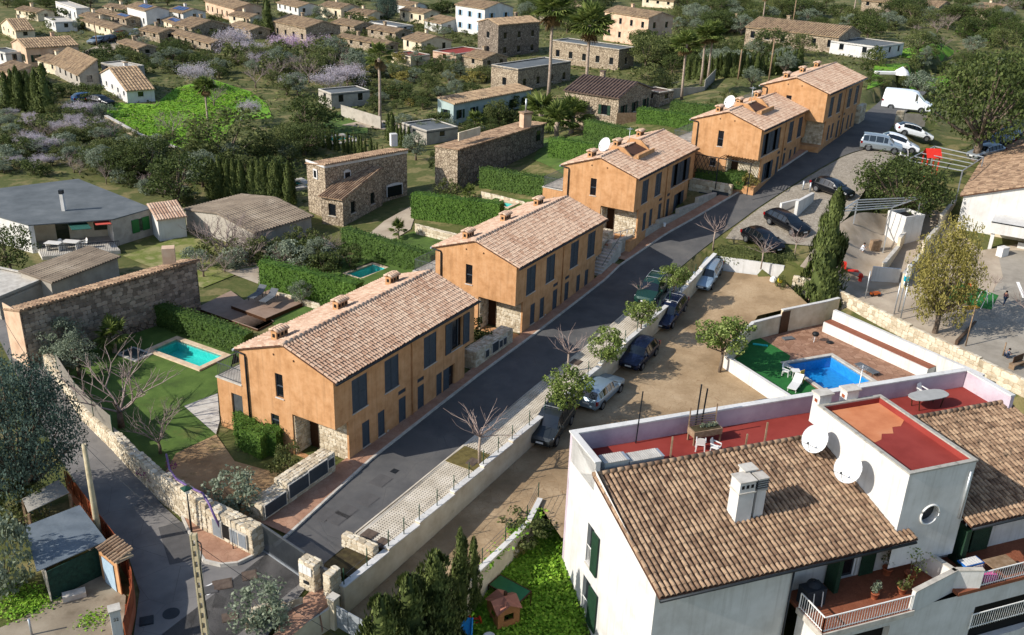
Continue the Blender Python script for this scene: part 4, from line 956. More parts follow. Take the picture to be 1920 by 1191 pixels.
# gate corner: stone pier wall with cabinets
cab = mat('cabinet_grey', ['#70767a', '#7f858a'], .6, 3)
def cabinet(t, o, ex, n, x, w, z, h, m=None, nm='cabinet_door'):
    o, ex, n = V(o), V(ex), V(n); f = MB(); f.ob(o+ex*(x-.05)+V((0, 0, z-.05))+n*.02, ex*(w+.1), n*.09, (0, 0, h+.1)); q = f.build('cabinet_frame', M['kerb'], t)
    MB().ob(o+ex*x+V((0, 0, z))+n*.1, ex*w, n*.03, (0, 0, h)).build(nm, m or cab, t)
o = G(475.6, 1046.5); e = G(387, 1001); ex = V((e.x-o.x, e.y-o.y, 0)); nrm = V((ex.y, -ex.x, 0)).normalized()
if nrm.dot(V((0, -1, 0))) < 0: nrm = -nrm
t = stone_block('stone_wall', 'pale stone wall with four grey meter cabinets beside the sliding gate', o-V((0, 0, .15)), ex, -nrm*.75, 1.75, .3, True)
exn = ex.normalized()
for x, w, z, h in ((.35, .5, .45, .75), (.95, .5, .45, .75), (2.1, .6, .35, .95)): cabinet(t, o, exn, nrm, x, w, z, h)
MB().ob(o+exn*1.5+V((0, 0, .45))+nrm*.03, exn*.5, nrm*.06, (0, 0, .75)).build('open_cabinet', M['darkroom'], t)
hp = MB(); hp.tube([o+exn*1.2+nrm*.2+V((0, 0, .15)), o+exn*1.2+nrm*.2+V((0, 0, 1.85)), o+exn*.6-nrm*.6+V((0, 0, 1.9))], .03, 6); tag(hp.build('handrail', M['dark_metal']), 'black bent pipe rail over the stone wall by the gate', 'rail')
# alley wall and its screen fence
ap = [(390, 1004), (340, 968), (308, 945), (255, 893), (215, 848), (155, 789), (112, 722), (76, 676)]
aw = [G(*p) for p in ap]; hh = [1.85, 1.8, 1.45, 1.2, 1.0, .95, .95, .9]
t = thing('stone_wall', 'long rubble stone wall climbing beside the alley below the lawn', 'wall', aw[0])
for i in range(len(aw)-1):
    a, b = aw[i], aw[i+1]; d = V((b.x-a.x, b.y-a.y, 0)); n = V((d.y, -d.x, 0)).normalized(); n = n if n.x < 0 else -n
    MB().ob(a-V((0, 0, .2)), d, -n*.55, (0, 0, hh[i]+.15)).build('core', M['mortar'], t)
    stones(t, a-V((0, 0, .1)), d, (0, 0, 1), n, d.length, hh[i]+.05, .27, .05, pieces=i < 4, limit=95, seed=30+i); stones(t, a+V((0, 0, hh[i]-.05)), d, -n, (0, 0, 1), d.length, .55, .3, .08, seed=50+i)
f = thing('screen_fence', 'grey screen fence standing on the alley wall beside the lawn', 'fence', aw[4]+V((0, 0, 1)))
fp = [G(216, 838), G(180, 806), G(148, 772), G(112, 716)]
for q in fp: MB().tube([q+V((0, 0, .8)), q+V((0, 0, 2.15))], .035, 6).build('post', M['green_post'], f)
for a, b in zip(fp[:-1], fp[1:]): MB().ob(a+V((0, 0, .95)), b-a, V((.01, .01, 0)), (0, 0, 1.1)).build('screen_panel', mat('screen_mesh', ['#6c675f', '#7b766d'], .9, 2), f)
# wall with meter doors along the pavement in front of the first house
t = stone_block('stone_wall', 'broad pale stone wall with dark cabinet doors along the pavement', SR(29.1, 31.38, -.15), V(U)*1.9, V(W)*.95, 1.15, .27, True, limit=90, seed=61)
stone_block('', '', SR(31.0, 31.38, -.15), V(U)*3.8, V(W)*.95, 1.5, .27, True, limit=190, root=t, seed=71)
dk = mat('dark_cabinet', ['#2d3439', '#363e44'], .6, 3)
for x, w, z, h in ((.15, 1.5, .35, .7), (1.95, 1.45, .5, .8), (3.5, 1.45, .55, .8), (5.0+.05, .45, .75, .5)):
    cabinet(t, SR(29.1, 31.38, -.05), V(U), -V(W), x, w, z, h, dk)
# sliding gate, piers, pedestrian gate
ga, gb = SR(27.55, 29.95, -.06), SR(27.0, 26.5, -.06)
t = thing('sliding_gate', 'dark grey sliding vehicle gate of upright bars across the street entrance', 'gate', ga)
d = gb-ga; n = int(d.length/.09); sl = MB()
for k in range(n+1): sl.bar(ga+d*k/n+V((0, 0, .12)), ga+d*k/n+V((0, 0, 1.55)), .05, .03, up=(1, 0, 0))
sl.build('gate_bars', M['grey_metal'], t, kind='stuff')
for z in (.1, 1.55): MB().bar(ga+V((0, 0, z)), gb+V((0, 0, z)), .08, .08).build('gate_rail', M['grey_metal'], t)
MB().ob(ga+V((0, 0, .02))-V(U)*.1, d, V(U)*.2, (0, 0, .03)).build('track', M['zinc'], t)
pr = stone_block('stone_pier', 'wider stone gate pier carrying a white letterbox panel', SR(26.5, 25.5, -.15), V(W)*.95, V(U)*.6, 1.6, .28, True, 'pier', seed=81)
lb = MB()
for i in range(3):
    for k in range(2): lb.ob(SR(26.42, 25.62+i*.26, .85+k*.24), V(W)*.24, V(U)*.06, (0, 0, .22))
lb.build('letterbox', M['plastic'], pr); MB().ob(SR(26.43, 25.85, .28), V(W)*.3, V(U)*.05, (0, 0, .16)).build('slot', M['dark_metal'], pr)
stone_block('stone_pier', 'smaller stone gate pier against the end of the cream wall', SR(26.6, 24.62, -.15), V(W)*.42, V(U)*.75, 1.35, .26, True, 'pier', seed=91)
t = thing('pedestrian_gate', 'narrow dark grey bar gate between the two stone piers', 'gate', SR(26.9, 25.3, 0)); sl = MB()
for k in range(6): sl.bar(SR(26.9, 25.06+k*.085, .05), SR(26.9, 25.06+k*.085, 1.2), .04)
sl.build('gate_bars', M['grey_metal'], t, kind='stuff'); MB().bar(SR(26.9, 25.04, 1.2), SR(26.9, 25.5, 1.2), .06).build('gate_rail', M['grey_metal'], t)
stone_block('stone_planter', 'low rough stone wall at the near end of the lattice paving', SR(29.9, 24.75, -.1), V(W)*2.0, V(U)*.42, .75, .28, True, 'planter', seed=101)
mb = MB(); mb.ob(SR(28.2, 24.75, -.05), V(W)*1.7, V(U)*1.65, (0, 0, .12)); structure('planting_bed', mb, M['soil'])
# low stone ring with olive bush
for i, (p, q, w) in enumerate([((462, 1185), (478, 1150), .5), ((478, 1150), (520, 1150), .4), ((520, 1155), (552, 1140), .4)]):
    a, b = G(*p), G(*q); stone_block('stone_edging', ['rough stone block edging left of the round olive bush', 'rough stone edging behind the round olive bush', 'rough stone edging right of the round olive bush'][i], a-V((0, 0, .1)), V((b.x-a.x, b.y-a.y, 0)), V((.35, .25, 0)), .55, .3, True, 'edging', seed=111+i*7)
plant('shrubolive', 503, 1163, 1088, 'round grey-green olive bush in the stone ring before the gate', 1.0)
# covers in the forecourt
for x, y, w, l, m, lab in ((468, 1080, .7, .7, rustp, 'rusty square cover nearest the sliding gate in the forecourt'), (417, 1097, .75, .9, rustp, 'larger rusty cover beside the white-edged cover in the forecourt'), (394, 1107, .6, .7, M['patch'], 'dark cover with a white painted edge beside the concrete pole'), (431, 1158, .6, .7, rustp, 'reddish square cover lowest in the forecourt'), (275, 1165, .6, .6, M['dark_metal'], 'dark square drain grate in the shaded alley')):
    slab('manhole_cover', (x, y), w, l, m, lab, dz=.02, rz=math.radians(20))
p = G(321, 1151); mb = MB(); mb.tube([p+V((0, 0, -.05)), p+V((0, 0, .035))], .38, 20); tag(mb.build('manhole_cover', M['dark_metal']), 'round dark iron manhole cover in the shaded alley', 'manhole cover')
mb = MB(); w = .06
a, b, c, d = [G(*q) for q in ((384, 1102), (399, 1095), (405, 1108), (389, 1117))]
for p, q in ((a, b), (b, c), (c, d), (d, a)): mb.bar(p+V((0, 0, .035)), q+V((0, 0, .035)), .07, .01)
structure('painted_marking', mb, M['whitepaint'])
pad('asphalt_repair', [(297, 990), (345, 978), (392, 1045), (318, 1060)], M['patch'], .026)
# poles, lamp, wires, conduit
conc = mat('concrete_pole', ['#9c8f72', '#b0a384', '#bfb294'], .9, 3, bump=.2)
def pole(base, px, ptop, label, w0=.3, w1=.18, holes=False, m=None):
    h = htop(base, px, ptop); t = thing('utility_pole', label, 'pole', base); a = base-V((0, 0, .4)); b = base+V((0, 0, h)); mb = MB()
    if holes:
        n = int(h/.5)
        for sg in (-1, 1):
            mb.ob(a+V((sg*w0*.38-w0*.12, -.1, 0)), (w0*.24, 0, 0), (0, .2, 0), (0, 0, h+.4))
        for k in range(n+1): mb.ob(a+V((-w0*.26, -.09, .4+k*.5)), (w0*.52, 0, 0), (0, .18, 0), (0, 0, .22))
    else: mb.tube([a, (a+b)/2, b], [w0*.6, (w0+w1)*.3, w1*.6], 8)
    mb.build('shaft', m or conc, t); return t, b
t1, top1 = pole(G(190, 1030), 150, 833, 'slim pale concrete pole behind the tin shed')
t2, top2 = pole(G(397, 1290), 359, 1001, 'perforated concrete pole with cables in front of the forecourt', .25, .22, True)
ins = MB(); ins.tube([top2+V((.1, 0, -.3)), top2+V((.28, -.1, -.35)), top2+V((.3, -.1, -.6)), top2+V((.15, -.1, -1.5)), top2+V((.2, -.1, -4))], .025, 5); ins.build('cable', M['dark_metal'], t2)
lb_ = G(360, 1003); lh = htop(lb_, 349, 925); t = thing('street_lamp', 'black street lamp with square green lantern at the stone corner', 'lamp', lb_)
MB().tube([lb_, lb_+V((0, 0, lh))], [.06, .035], 8).build('post', M['dark_metal'], t)
ln = MB(); ln.lathe([(.1, lh), (.2, lh+.28)], lb_, 4, False); ln.build('lantern', mat('lantern_glass', ['#c9cfc6'], .2, spec=.6), t)
ln = MB(); ln.lathe([(.34, lh+.28), (.3, lh+.33), (.02, lh+.45)], lb_, 4, False); ln.build('lamp_hood', mat('green_enamel', ['#1f4232'], .4), t)
def wire_(label, a, b, sag=.4, r=.012, m=None):
    a, b = V(a), V(b); pts = [a+(b-a)*k/8-V((0, 0, sag*4*(k/8)*(1-k/8))) for k in range(9)]; tag(MB().tube(pts, r, 4).build('overhead_wire', m or M['dark_metal']), label, 'wire')
wire_('overhead wire running between the slim pole and the perforated pole', top1, top2-V((0, 0, .2)), .3)
wire_('overhead wire from the slim pole over the grey-green tree', top1, P(-40, 520, 5.5), .3)
wire_('overhead wire from the perforated pole towards the gate piers', top2-V((0, 0, .4)), P(700, 1230, 1.8), .2)
cps = [(312, 852, 1.5), (318, 880, 1.55), (330, 898, 1.85), (352, 912, 2.0), (380, 925, 2.05), (392, 945, 2.0), (402, 968, 1.6), (412, 988, .9)]
tag(MB().tube([P(x, y, z) for x, y, z in cps], .06, 7).build('conduit', mat('purple_conduit', ['#5d4676', '#6f5888'], .5, 3)), 'purple corrugated conduit arching over the stone wall into a cabinet', 'pipe')
# tin shed, tile canopy, rusty fence, gate post
gx_ = G(95, 1122); t = thing('tin_shed', 'lean-to shed with blue-grey tin roof and dark green tarpaulin wall', 'shed', gx_); z1 = gx_.z+1.7
q = [P(69, 1073, z1), P(200, 1015, z1+.15), P(150, 948, z1+.35), P(47, 988, z1+.2)]
mb = MB(); mb.prism(q, .04); mb.build('roof', mat('tin_sheet', ['#5d666e', '#6d777f', '#7a838a'], .55, 1, metal=.3, bump=.3, wave=('X', 6.)), t)
a, b = V((q[0].x+.35, q[0].y+.05, gx_.z-.2)), V((q[1].x-.25, q[1].y-.1, gx_.z-.2))
mb = MB(); mb.ob(a, b-a, (0, .06, 0), (0, 0, 1.85)); mb.build('tarpaulin_wall', mat('green_tarpaulin', ['#0f2a22', '#17382d', '#1f4438'], .8, 6, bump=.3), t)
c = V((q[3].x+.3, q[3].y, gx_.z-.2)); MB().ob(a, c-a, (.06, 0, 0), (0, 0, 1.85)).build('side_wall', M['greyplaster'], t); d_ = V((q[2].x-.2, q[2].y, gx_.z-.2)); MB().ob(b, d_-b, (-.06, 0, 0), (0, 0, 1.85)).build('side_wall', M['greyplaster'], t)
z2 = gx_.z+2.0; q = [P(53, 961, z2), P(130, 924, z2), P(110, 900, z2+.1), P(42, 936, z2+.1)]
cr = MB(); ex_ = (q[1]-q[0]); ey_ = (q[3]-q[0]); n = 14
for k in range(n): cr.tube([q[0]+ey_*(k+.5)/n, q[1]+(q[2]-q[1])*(k+.5)/n], ey_.length/n*.5, 6)
t = thing('corrugated_roof', 'small grey corrugated roof under the edge of the grey-green tree', 'roof', q[0]-V((0, 0, 2))); cr.build('roof_sheet', mat('fibre_cement', ['#8b877f', '#9d998f'], .95, 3), t)
for p_ in (q[0], q[1], q[3]): MB().bar(p_-V((0, 0, .1)), V((p_.x, p_.y, gx_.z-.2)), .12).build('post', M['wood'], t)
rp = [G(*p) for p in ((132, 928), (160, 965), (192, 1008), (222, 1048), (244, 1085), (254, 1118), (255, 1150), (240, 1220))]; t = thing('rusty_fence', 'curved rust-red sheet fence along the left of the alley', 'fence', rp[3])
for i, (a, b) in enumerate(zip(rp[:-1], rp[1:])):
    MB().ob(a-V((0, 0, .1)), b-a, V((-.12, .02, 0)), (0, 0, .75)).build('base_wall', mat('terracotta_wash', ['#8a4a30', '#9c5a3c', '#a8664a'], .9, 1.2, bump=.2), t)
    for k in range(2): MB().ob(a+(b-a)*k/2+V((0, 0, .66)), (b-a)*.49, V((-.05, .01, 0)), (0, 0, .85)).build('sheet_panel', M['rust'], t); MB().bar(a+(b-a)*k/2+V((-.1, 0, .5)), a+(b-a)*k/2+V((-.1, 0, 1.5)), .05).build('post', M['rust'], t)
a, b = G(193, 1085), G(228, 1116); t = thing('tiled_canopy', 'small canopy of clay tiles over a pale blue door by the rusty fence', 'canopy', a)
hh_ = 1.75; d = V((b.x-a.x, b.y-a.y, 0)); nn = V((d.y, -d.x, 0)).normalized(); nn = nn if nn.x < 0 else -nn
MB().ob(a+V((0, 0, hh_)), d, -nn*.85, (0, 0, .06)).build('deck', M['mortar'], t); tiles(t, a+nn*.1+V((0, 0, hh_+.05)), d.normalized(), (-nn*.9+V((0, 0, .25))).normalized(), d.length, .95, .22, .5, M['oldtile'], M['oldtile1'], 40, local=False)
MB().ob(a, d, -nn*.05, (0, 0, hh_)).build('door_wall', M['ochre'], t); MB().ob(a+d*.2+nn*.02, d*.6, nn*.03, (0, 0, 1.5)).build('door', mat('pale_blue_door', ['#8fa6b5', '#a3b7c4'], .6, 3), t)
p = G(226, 1215); t = thing('gate_post', 'white square gate post numbered 22 at the rusty fence', 'post', p); h = htop(p, 213, 1142)
MB().box(p-V((0, 0, .2)), (.42, .42, h+.2), .5).build('shaft', M['whiteplaster'], t); MB().box(p+V((0, 0, h)), (.5, .5, .08), .5).build('cap', M['kerb'], t)
tx = bpy.data.curves.new('number', 'FONT'); tx.body = '22'; tx.size = .22; tx.extrude = .004; tx.materials.append(M['dark_metal']); to = bpy.data.objects.new('house_number', tx); col.objects.link(to)
dg = bpy.context.evaluated_depsgraph_get(); me = bpy.data.meshes.new_from_object(to.evaluated_get(dg)); bpy.data.objects.remove(to); to = bpy.data.objects.new('house_number', me); col.objects.link(to); to.parent = t
to.matrix_local = Matrix.Translation((.03, -.03, 0)) @ Matrix.Rotation(.5, 4, 'Z') @ Matrix.Translation((-.12, -.215, h-.45)) @ Matrix.Rotation(math.pi/2, 4, 'X')
p = G(60, 1191); tag(MB().tube([p, p+V((0, 0, .9))], .05, 8).build('bollard', M['zinc']), 'thin grey metal post standing in the cracked yard', 'post')
p = G(140, 1120); mb = MB(); mb.box(p, (1.0, .45, .28), .5); tag(mb.build('concrete_block', M['kerb']), 'pale rectangular block lying before the tarpaulin wall', 'block')
a = G(205, 1098); t = thing('step_ladder', 'small wooden step ladder leaning by the pale blue door', 'ladder', a)
for dx in (0, .3): MB().bar(a+V((dx, 0, 0)), a+V((dx+.1, .25, .9)), .04).build('rail', M['wood'], t)
for k in range(3): MB().bar(a+V((.03+.03*k, .07*k+.05, .25*(k+.8))), a+V((.33+.03*k, .07*k+.05, .25*(k+.8))), .04).build('rung', M['wood'], t)
# plants of this corner
plant('bluetree', 46, 950, 668, 'large grey-green conifer overhanging the alley at left', .6)
plant('shrubolive', 8, 1105, 965, 'wide grey olive bush left of the tin shed', .55)
plant('shrub', 38, 985, 905, 'bright green bush between the grey-green tree and the corrugated roof', 1.0)
scatter('weeds', 'green weeds growing along the edge of the cracked yard', [G(*p) for p in ((0, 1105), (80, 1100), (95, 1140), (40, 1165), (0, 1160))], 260, .13, .2, 'grass', 'weeds', 3)
scatter('weeds', 'small tuft of weeds in a crack of the yard', [G(*p) for p in ((158, 1160), (185, 1148), (188, 1170), (160, 1178))], 60, .12, .15, 'grass', 'weeds', 4)
plant('bare2', 228, 800, 655, 'spreading leafless fig tree on the lawn behind the screen fence', 1.35)
plant('bare', 300, 850, 745, 'thin leafless shrub tree above the purple conduit', .9)
plant('olive', 118, 680, 600, 'olive tree behind the screen fence, nearest the pinkish wall', 1.0)
plant('olive', 150, 705, 630, 'fuller olive tree behind the screen fence beside the bare fig', 1.0)
plant('bougain', 300, 905, 850, 'bougainvillea with magenta flowers on top of the stone wall', 1.0)
plant('shrubolive', 448, 950, 880, 'grey-leaved bush on bare soil behind the cabinet wall', 1.1)
plant('fanpalm', 215, 660, 608, 'small dark palm in the shade of the stone building', .8)
plant('shrub', 540, 885, 832, 'small lemon bush with yellow fruit beside the clipped hedge', .8)
# clipped hedge by the porch, L-shaped
c1, c2, c3, c4 = G(440, 812), G(450, 845), G(500, 862), G(530, 835)
hedge('clipped bright green hedge curving round the corner of the first house', [c1+V((.6, .3, 0)), c2+V((.3, .6, 0)), c3+V((0, .5, 0)), c4+V((-.3, 0, 0))], 1.25, 1.5, 'hedge2', 130, .13, seed=3)
# pool of the first garden
p = SR(38.3, 52.6, .22); t = thing('pump_hatch', 'dark glass hatch in a pale frame beside the nearest pool', 'hatch', p); MB().box(p-V((0, 0, .1)), (2.0, 1.5, .14), AU+math.pi/2).build('frame', M['kerb'], t); MB().box(p+V((0, 0, .045)), (1.5, 1.05, .03), AU+math.pi/2).build('lid', mat('smoked_lid', ['#2e3a3c', '#3a484a'], .2, 2), t)
hedge('clipped hedge between the nearest pool and the timber deck', [SR(42.75, 46.0, .2), SR(42.85, 58.4, .2)], 1.0, 1.75, 'hedge', 110, .15, seed=4)
# ------------------------------------------------------------------ car park below the street
lotz = lambda x, y: float(zst(x*U[0]+y*U[1]))-1.3
poly = [SR(27, 24.3), SR(77.4, 24.3), SR(78.5, 18.8), SR(75.2, 15.4), SR(71.5, 18.4), SR(62, 17.9), ABZ(20, 6, 0), ABZ(20, .15, 0), ABZ(-.05, .1, 0), ABZ(-.1, 3.7, 0), SR(38.2, 20.75), SR(26, 20.95)]
structure('car_park', drape(poly, .03, 1.5, lotz), M['stamped'])
t = thing('retaining_wall', 'low retaining wall with railing at the edge of the car park above the garden', 'wall', SR(33, 20.7))
pp = [SR(24, 20.85, -1.35), SR(31.5, 20.8, -1.3), SR(38.2, 20.7, -1.2), ABZ(0, 3.7, -1.1)]
for a, b in zip(pp[:-1], pp[1:]):
    d = b-a; y = V((-d.y, d.x, 0)).normalized(); MB().ob(V((a.x, a.y, -5.5)), V((d.x, d.y, 0)), -y*.25, (0, 0, 5.5+a.z+.22)).build('wall', M['creamplaster'], t); MB().ob(a+V((0, 0, .22))-y*.27, V((d.x, d.y, 0)), y*.3, (0, 0, .07)).build('coping', M['whiteplaster'], t)
    n = max(1, int(d.length/2.2))
    for k in range(n+1): q = a+d*k/n+V((0, 0, .25)); MB().tube([q, q+V((0, 0, .95))], .03, 6).build('post', M['green_post'], t)
    for h in (.4, .7, 1.0): MB().tube([a+V((0, 0, .25+h*.9)), b+V((0, 0, .25+h*.9))], .012, 4).build('rail', M['grey_metal'], t)
# far white wall of the car park and planted bank
a, b = SR(77.6, 24.4, .6), SR(78.6, 18.6, .6); t = thing('white_wall', 'white wall at the far end of the car park below the hedge', 'wall', a); d = b-a
MB().ob(V((a.x, a.y, -.5)), V((d.x, d.y, 0)), V(U)*.22, (0, 0, 2.7)).build('wall', M['whiteplaster'], t)
# ------------------------------------------------------------------ the white house at lower right
t = thing('white_house', 'large white house with weathered tile roofs and red roof terrace at lower right', 'house', ABZ(0, -5, -5), TB)
lo = -7.5; wp = M['whiteplaster']; ZP, ZF = 5.47, 4.42
sl = .245; zrf = lambda b: 4.75+sl*(b+3.1)      # tiled slope
mb = MB()
# lit gable (a = 0)
n = V(BA); eb = -V(BB); o = ABZ(0, 0, lo)
panel(mb, o, eb, (0, 0, 1), 9.7, 2.75-lo, [(2.77, 3.52, -.5-lo, 1.85-lo), (2.72, 3.6, -3.75-lo, -1.4-lo)], n, .22)
mb.add([ABZ(0, 0, 2.75), ABZ(0, -9.7, 2.75), ABZ(0, -9.7, zrf(-9.7)), ABZ(0, -3.1, zrf(-3.1)+.35), ABZ(0, -3.1, ZP), ABZ(0, 0, ZP)], [(0, 1, 2, 3, 4, 5)])
mb.build('gable_wall', wp, t)
mb = MB(); panel(mb, ABZ(0, -9.7, lo), BA, (0, 0, 1), 7.2, 3.05-lo, [], BB, .2); mb.quad(ABZ(7.2, -9.7, lo), ABZ(7.2, -8.6, lo), ABZ(7.2, -8.6, 3.3), ABZ(7.2, -9.7, 3.05))
panel(mb, ABZ(7.2, -8.6, .05), BA, (0, 0, 1), 8.8, 3.25, [(3.2, 4.75, .05, 2.2)], BB, .2)
panel(mb, ABZ(17, -8.8, .05), BA, (0, 0, 1), 10, 3.2, [(.9, 2.6, .05, 2.2)], BB, .2)
# lower storeys under the balconies
panel(mb, ABZ(7.9, -11.2, lo), BA, (0, 0, 1), 19, -.15-lo, [(1.6, 4.3, 4.4, 6.6), (9.6, 18, 3.9, 6.3)], BB, .35); mb.quad(ABZ(7.9, -9.7, lo), ABZ(7.9, -11.2, lo), ABZ(7.9, -11.2, -.15), ABZ(7.9, -9.7, -.15))
mb.build('front_wall', wp, t)
MB().quad(ABZ(7.9, -10.8, lo), ABZ(27, -10.8, lo), ABZ(27, -10.8, -.3), ABZ(7.9, -10.8, -.3)).build('room_backing', M['darkroom'], t)
MB().quad(ABZ(7.2, -8.2, .1), ABZ(27, -8.2, .1), ABZ(27, -8.2, 3), ABZ(7.2, -8.2, 3)).build('room_backing', M['darkroom'], t)
MB().quad(ABZ(.3, -2, lo), ABZ(.3, -5, lo), ABZ(.3, -5, 2.6), ABZ(.3, -2, 2.6)).build('room_backing', M['darkroom'], t)
# back and right walls, parapets round the terrace
mb = MB(); mb.ob(ABZ(0, -.25, lo), V(BA)*25.85, V(BB)*.25, (0, 0, ZP-lo)); mb.ob(ABZ(25.6, -10, lo), V(BA)*.25, V(BB)*9.75, (0, 0, 2.6-lo)); mb.ob(ABZ(25.6, -3.6, 2.6), V(BA)*.25, V(BB)*3.35, (0, 0, ZP-2.6)); mb.build('back_wall', mat('shade_mauve_plaster', ['#a596a0', '#b7a9b1', '#c2b6bb'], .92, .7, bump=.25, bscale=5, stain=('#8f8189', .9, .6, .4)), t)  # mauve tone of the parapet in shade is painted into the plaster
mb = MB(); mb.ob(ABZ(-.06, -.32, ZP), V(BA)*25.95, V(BB)*.38, (0, 0, .08)); mb.ob(ABZ(-.06, -3.1, ZP), V(BA)*.34, V(BB)*2.78, (0, 0, .08)); mb.ob(ABZ(25.55, -3.6, ZP), V(BA)*.36, V(BB)*3.28, (0, 0, .08)); mb.build('coping', wp, t)
mb = MB(); mb.ob(ABZ(0, -3.1, 3.9), V(BA)*.24, V(BB)*2.85, (0, 0, ZP-3.9)); mb.build('side_parapet', wp, t)
mb = MB(); mb.ob(ABZ(.24, -3.3, ZF-.2), V(BA)*25.36, V(BB)*3.05, (0, 0, .2)); mb.build('roof_terrace', M['redroof'], t)
# tiled slopes
for a0, a1, npc in ((-.12, 13.0, 290), (17.0, 26.2, 0)):
    dk_ = MB(); b0 = -10.2; q = [ABZ(a0, b0, zrf(b0)-.06), ABZ(a1 if npc else a1, b0, zrf(b0)-.06), ABZ(a1, -3.1, zrf(-3.1)-.06), ABZ(a0, -3.1, zrf(-3.1)-.06)]; dk_.prism(q, .06); rf = dk_.build('roof', mat('roof_bed', ['#6e4632']), t)
    es = (V(BB)+V((0, 0, sl))).normalized(); S = 7.1*math.sqrt(1+sl*sl)
    tiles(rf, ABZ(a0, b0, zrf(b0)), V(BA), es, a1-a0, S, .262, .4, M['oldtile'], M['oldtile1'], npc, local=False, order=(lambda c: c[1]*1.3+abs(c[0]-25)*.35) if npc else None)
    rd = MB(); x = a0
    while x < a1-.2: rd.tube([ABZ(x, -3.08, zrf(-3.1)+.1), ABZ(x+.44, -3.08, zrf(-3.1)+.13)], .13, 8); x += .41
    rd.build('ridge_tile', M['oldtile'], rf, kind='stuff'); MB().tube([ABZ(a0, b0-.08, zrf(b0)-.08), ABZ(a1 if npc == 0 else 13.6, b0-.08, zrf(b0)-.08)], .07, 7).build('gutter', M['dark_metal'], t)
tip = MB(); rf2 = MB().prism([ABZ(13.0, -10.2, zrf(-10.2)-.06), ABZ(13.75, -10.2, zrf(-10.2)-.06), ABZ(13.75, -9.62, zrf(-9.62)-.06), ABZ(13.0, -9.62, zrf(-9.62)-.06)], .06).build('roof', mat('roof_bed', ['#6e4632']), t)
tiles(rf2, ABZ(13.0, -10.2, zrf(-10.2)), V(BA), (V(BB)+V((0, 0, sl))).normalized(), .75, .6, .25, .33, M['oldtile'], M['oldtile1'], 6, local=False)
# gable windows with grille and open green shutter
for b0, b1, z0, z1, sb in ((-2.77, -3.52, -.5, 1.85, -4.22), (-2.72, -3.6, -3.75, -1.4, -4.55)):
    f = MB()
    for k in range(5): f.bar(ABZ(.05, b0-.12-k*.14, z0+.05), ABZ(.05, b0-.12-k*.14, z0+1.0), .025)
    f.bar(ABZ(.05, b0, z0+1.0), ABZ(.05, b1, z0+1.0), .035); f.build('window_grille', M['whitepaint'], t)
    MB().quad(ABZ(.2, b0, z0), ABZ(.2, b1, z0), ABZ(.2, b1, z1), ABZ(.2, b0, z1)).build('window_pane', M['glass'], t)
    MB().ob(ABZ(-.07, b1, z0), -V(BA)*.05, V(BB)*(sb-b1), (0, 0, z1-z0)).build('shutter', M['green_sh'], t); MB().ob(ABZ(-.06, b1, z0-.1), V(BA)*.25, V(BB)*(b0-b1), (0, 0, .08)).build('window_sill', M['kerb'], t)
# downpipe and lamp bracket on the front
MB().tube([ABZ(7.15, -9.78, 3.0), ABZ(7.15, -9.78, lo)], .05, 6).build('downpipe', M['dark_metal'], t)
# stair tower
TA0, TA1, TB0, TB1, ZTW = 12.95, 16.95, -9.57, -2.75, 6.4
mb = MB(); panel(mb, ABZ(TA0, TB1, 2.2), -V(BB), (0, 0, 1), TB1-TB0, ZTW-2.2, [], BA, .2); panel(mb, ABZ(TA1, TB1, 2.2), -V(BB), (0, 0, 1), TB1-TB0, ZTW-2.2, [], -V(BA), .2); panel(mb, ABZ(TA0, TB1, 2.2), BA, (0, 0, 1), TA1-TA0, ZTW-2.2, [], -V(BB), .2)
# front with a round window: ring of faces round a hole
c = (1.85, 3.85-.05); N_ = 20; R_ = .52; W_, H0, H1 = TA1-TA0, 1.0, ZTW
def edgept(th):
    dx, dz = math.cos(th), math.sin(th); t1 = ((W_-c[0]) if dx > 0 else -c[0])/dx if abs(dx) > 1e-6 else 1e9; t2 = ((H1-c[1]) if dz > 0 else (H0-c[1]))/dz if abs(dz) > 1e-6 else 1e9; k = min(t1, t2); return c[0]+dx*k, c[1]+dz*k
ths = sorted([2*math.pi*k/N_ for k in range(N_)]+[math.atan2(z-c[1], x-c[0]) % (2*math.pi) for x in (0, W_) for z in (H0, H1)])
for i in range(len(ths)):
    a, b = ths[i], ths[(i+1) % len(ths)]; e1, e2 = edgept(a), edgept(b); p1 = (c[0]+R_*math.cos(a), c[1]+R_*math.sin(a)); p2 = (c[0]+R_*math.cos(b), c[1]+R_*math.sin(b))
    mb.quad(ABZ(TA0+p1[0], TB0, p1[1]), ABZ(TA0+e1[0], TB0, e1[1]), ABZ(TA0+e2[0], TB0, e2[1]), ABZ(TA0+p2[0], TB0, p2[1])); mb.quad(ABZ(TA0+p1[0], TB0, p1[1]), ABZ(TA0+p2[0], TB0, p2[1]), ABZ(TA0+p2[0], TB0+.35, p2[1]), ABZ(TA0+p1[0], TB0+.35, p1[1]))
tw = mb.build('stair_tower', wp, t)
ring = [ABZ(TA0+c[0]+R_*1.04*math.cos(q), TB0-.02, c[1]+R_*1.04*math.sin(q)) for q in [2*math.pi*k/24 for k in range(25)]]; MB().tube(ring, .05, 6).build('round_window_rim', M['whitepaint'], tw)
MB().add([ABZ(TA0+c[0]+R_*math.cos(2*math.pi*k/20), TB0+.3, c[1]+R_*math.sin(2*math.pi*k/20)) for k in range(20)], [tuple(range(20))]).build('round_window_pane', M['glass'], tw)
cp_ = MB(); w = .22; zt = ZTW
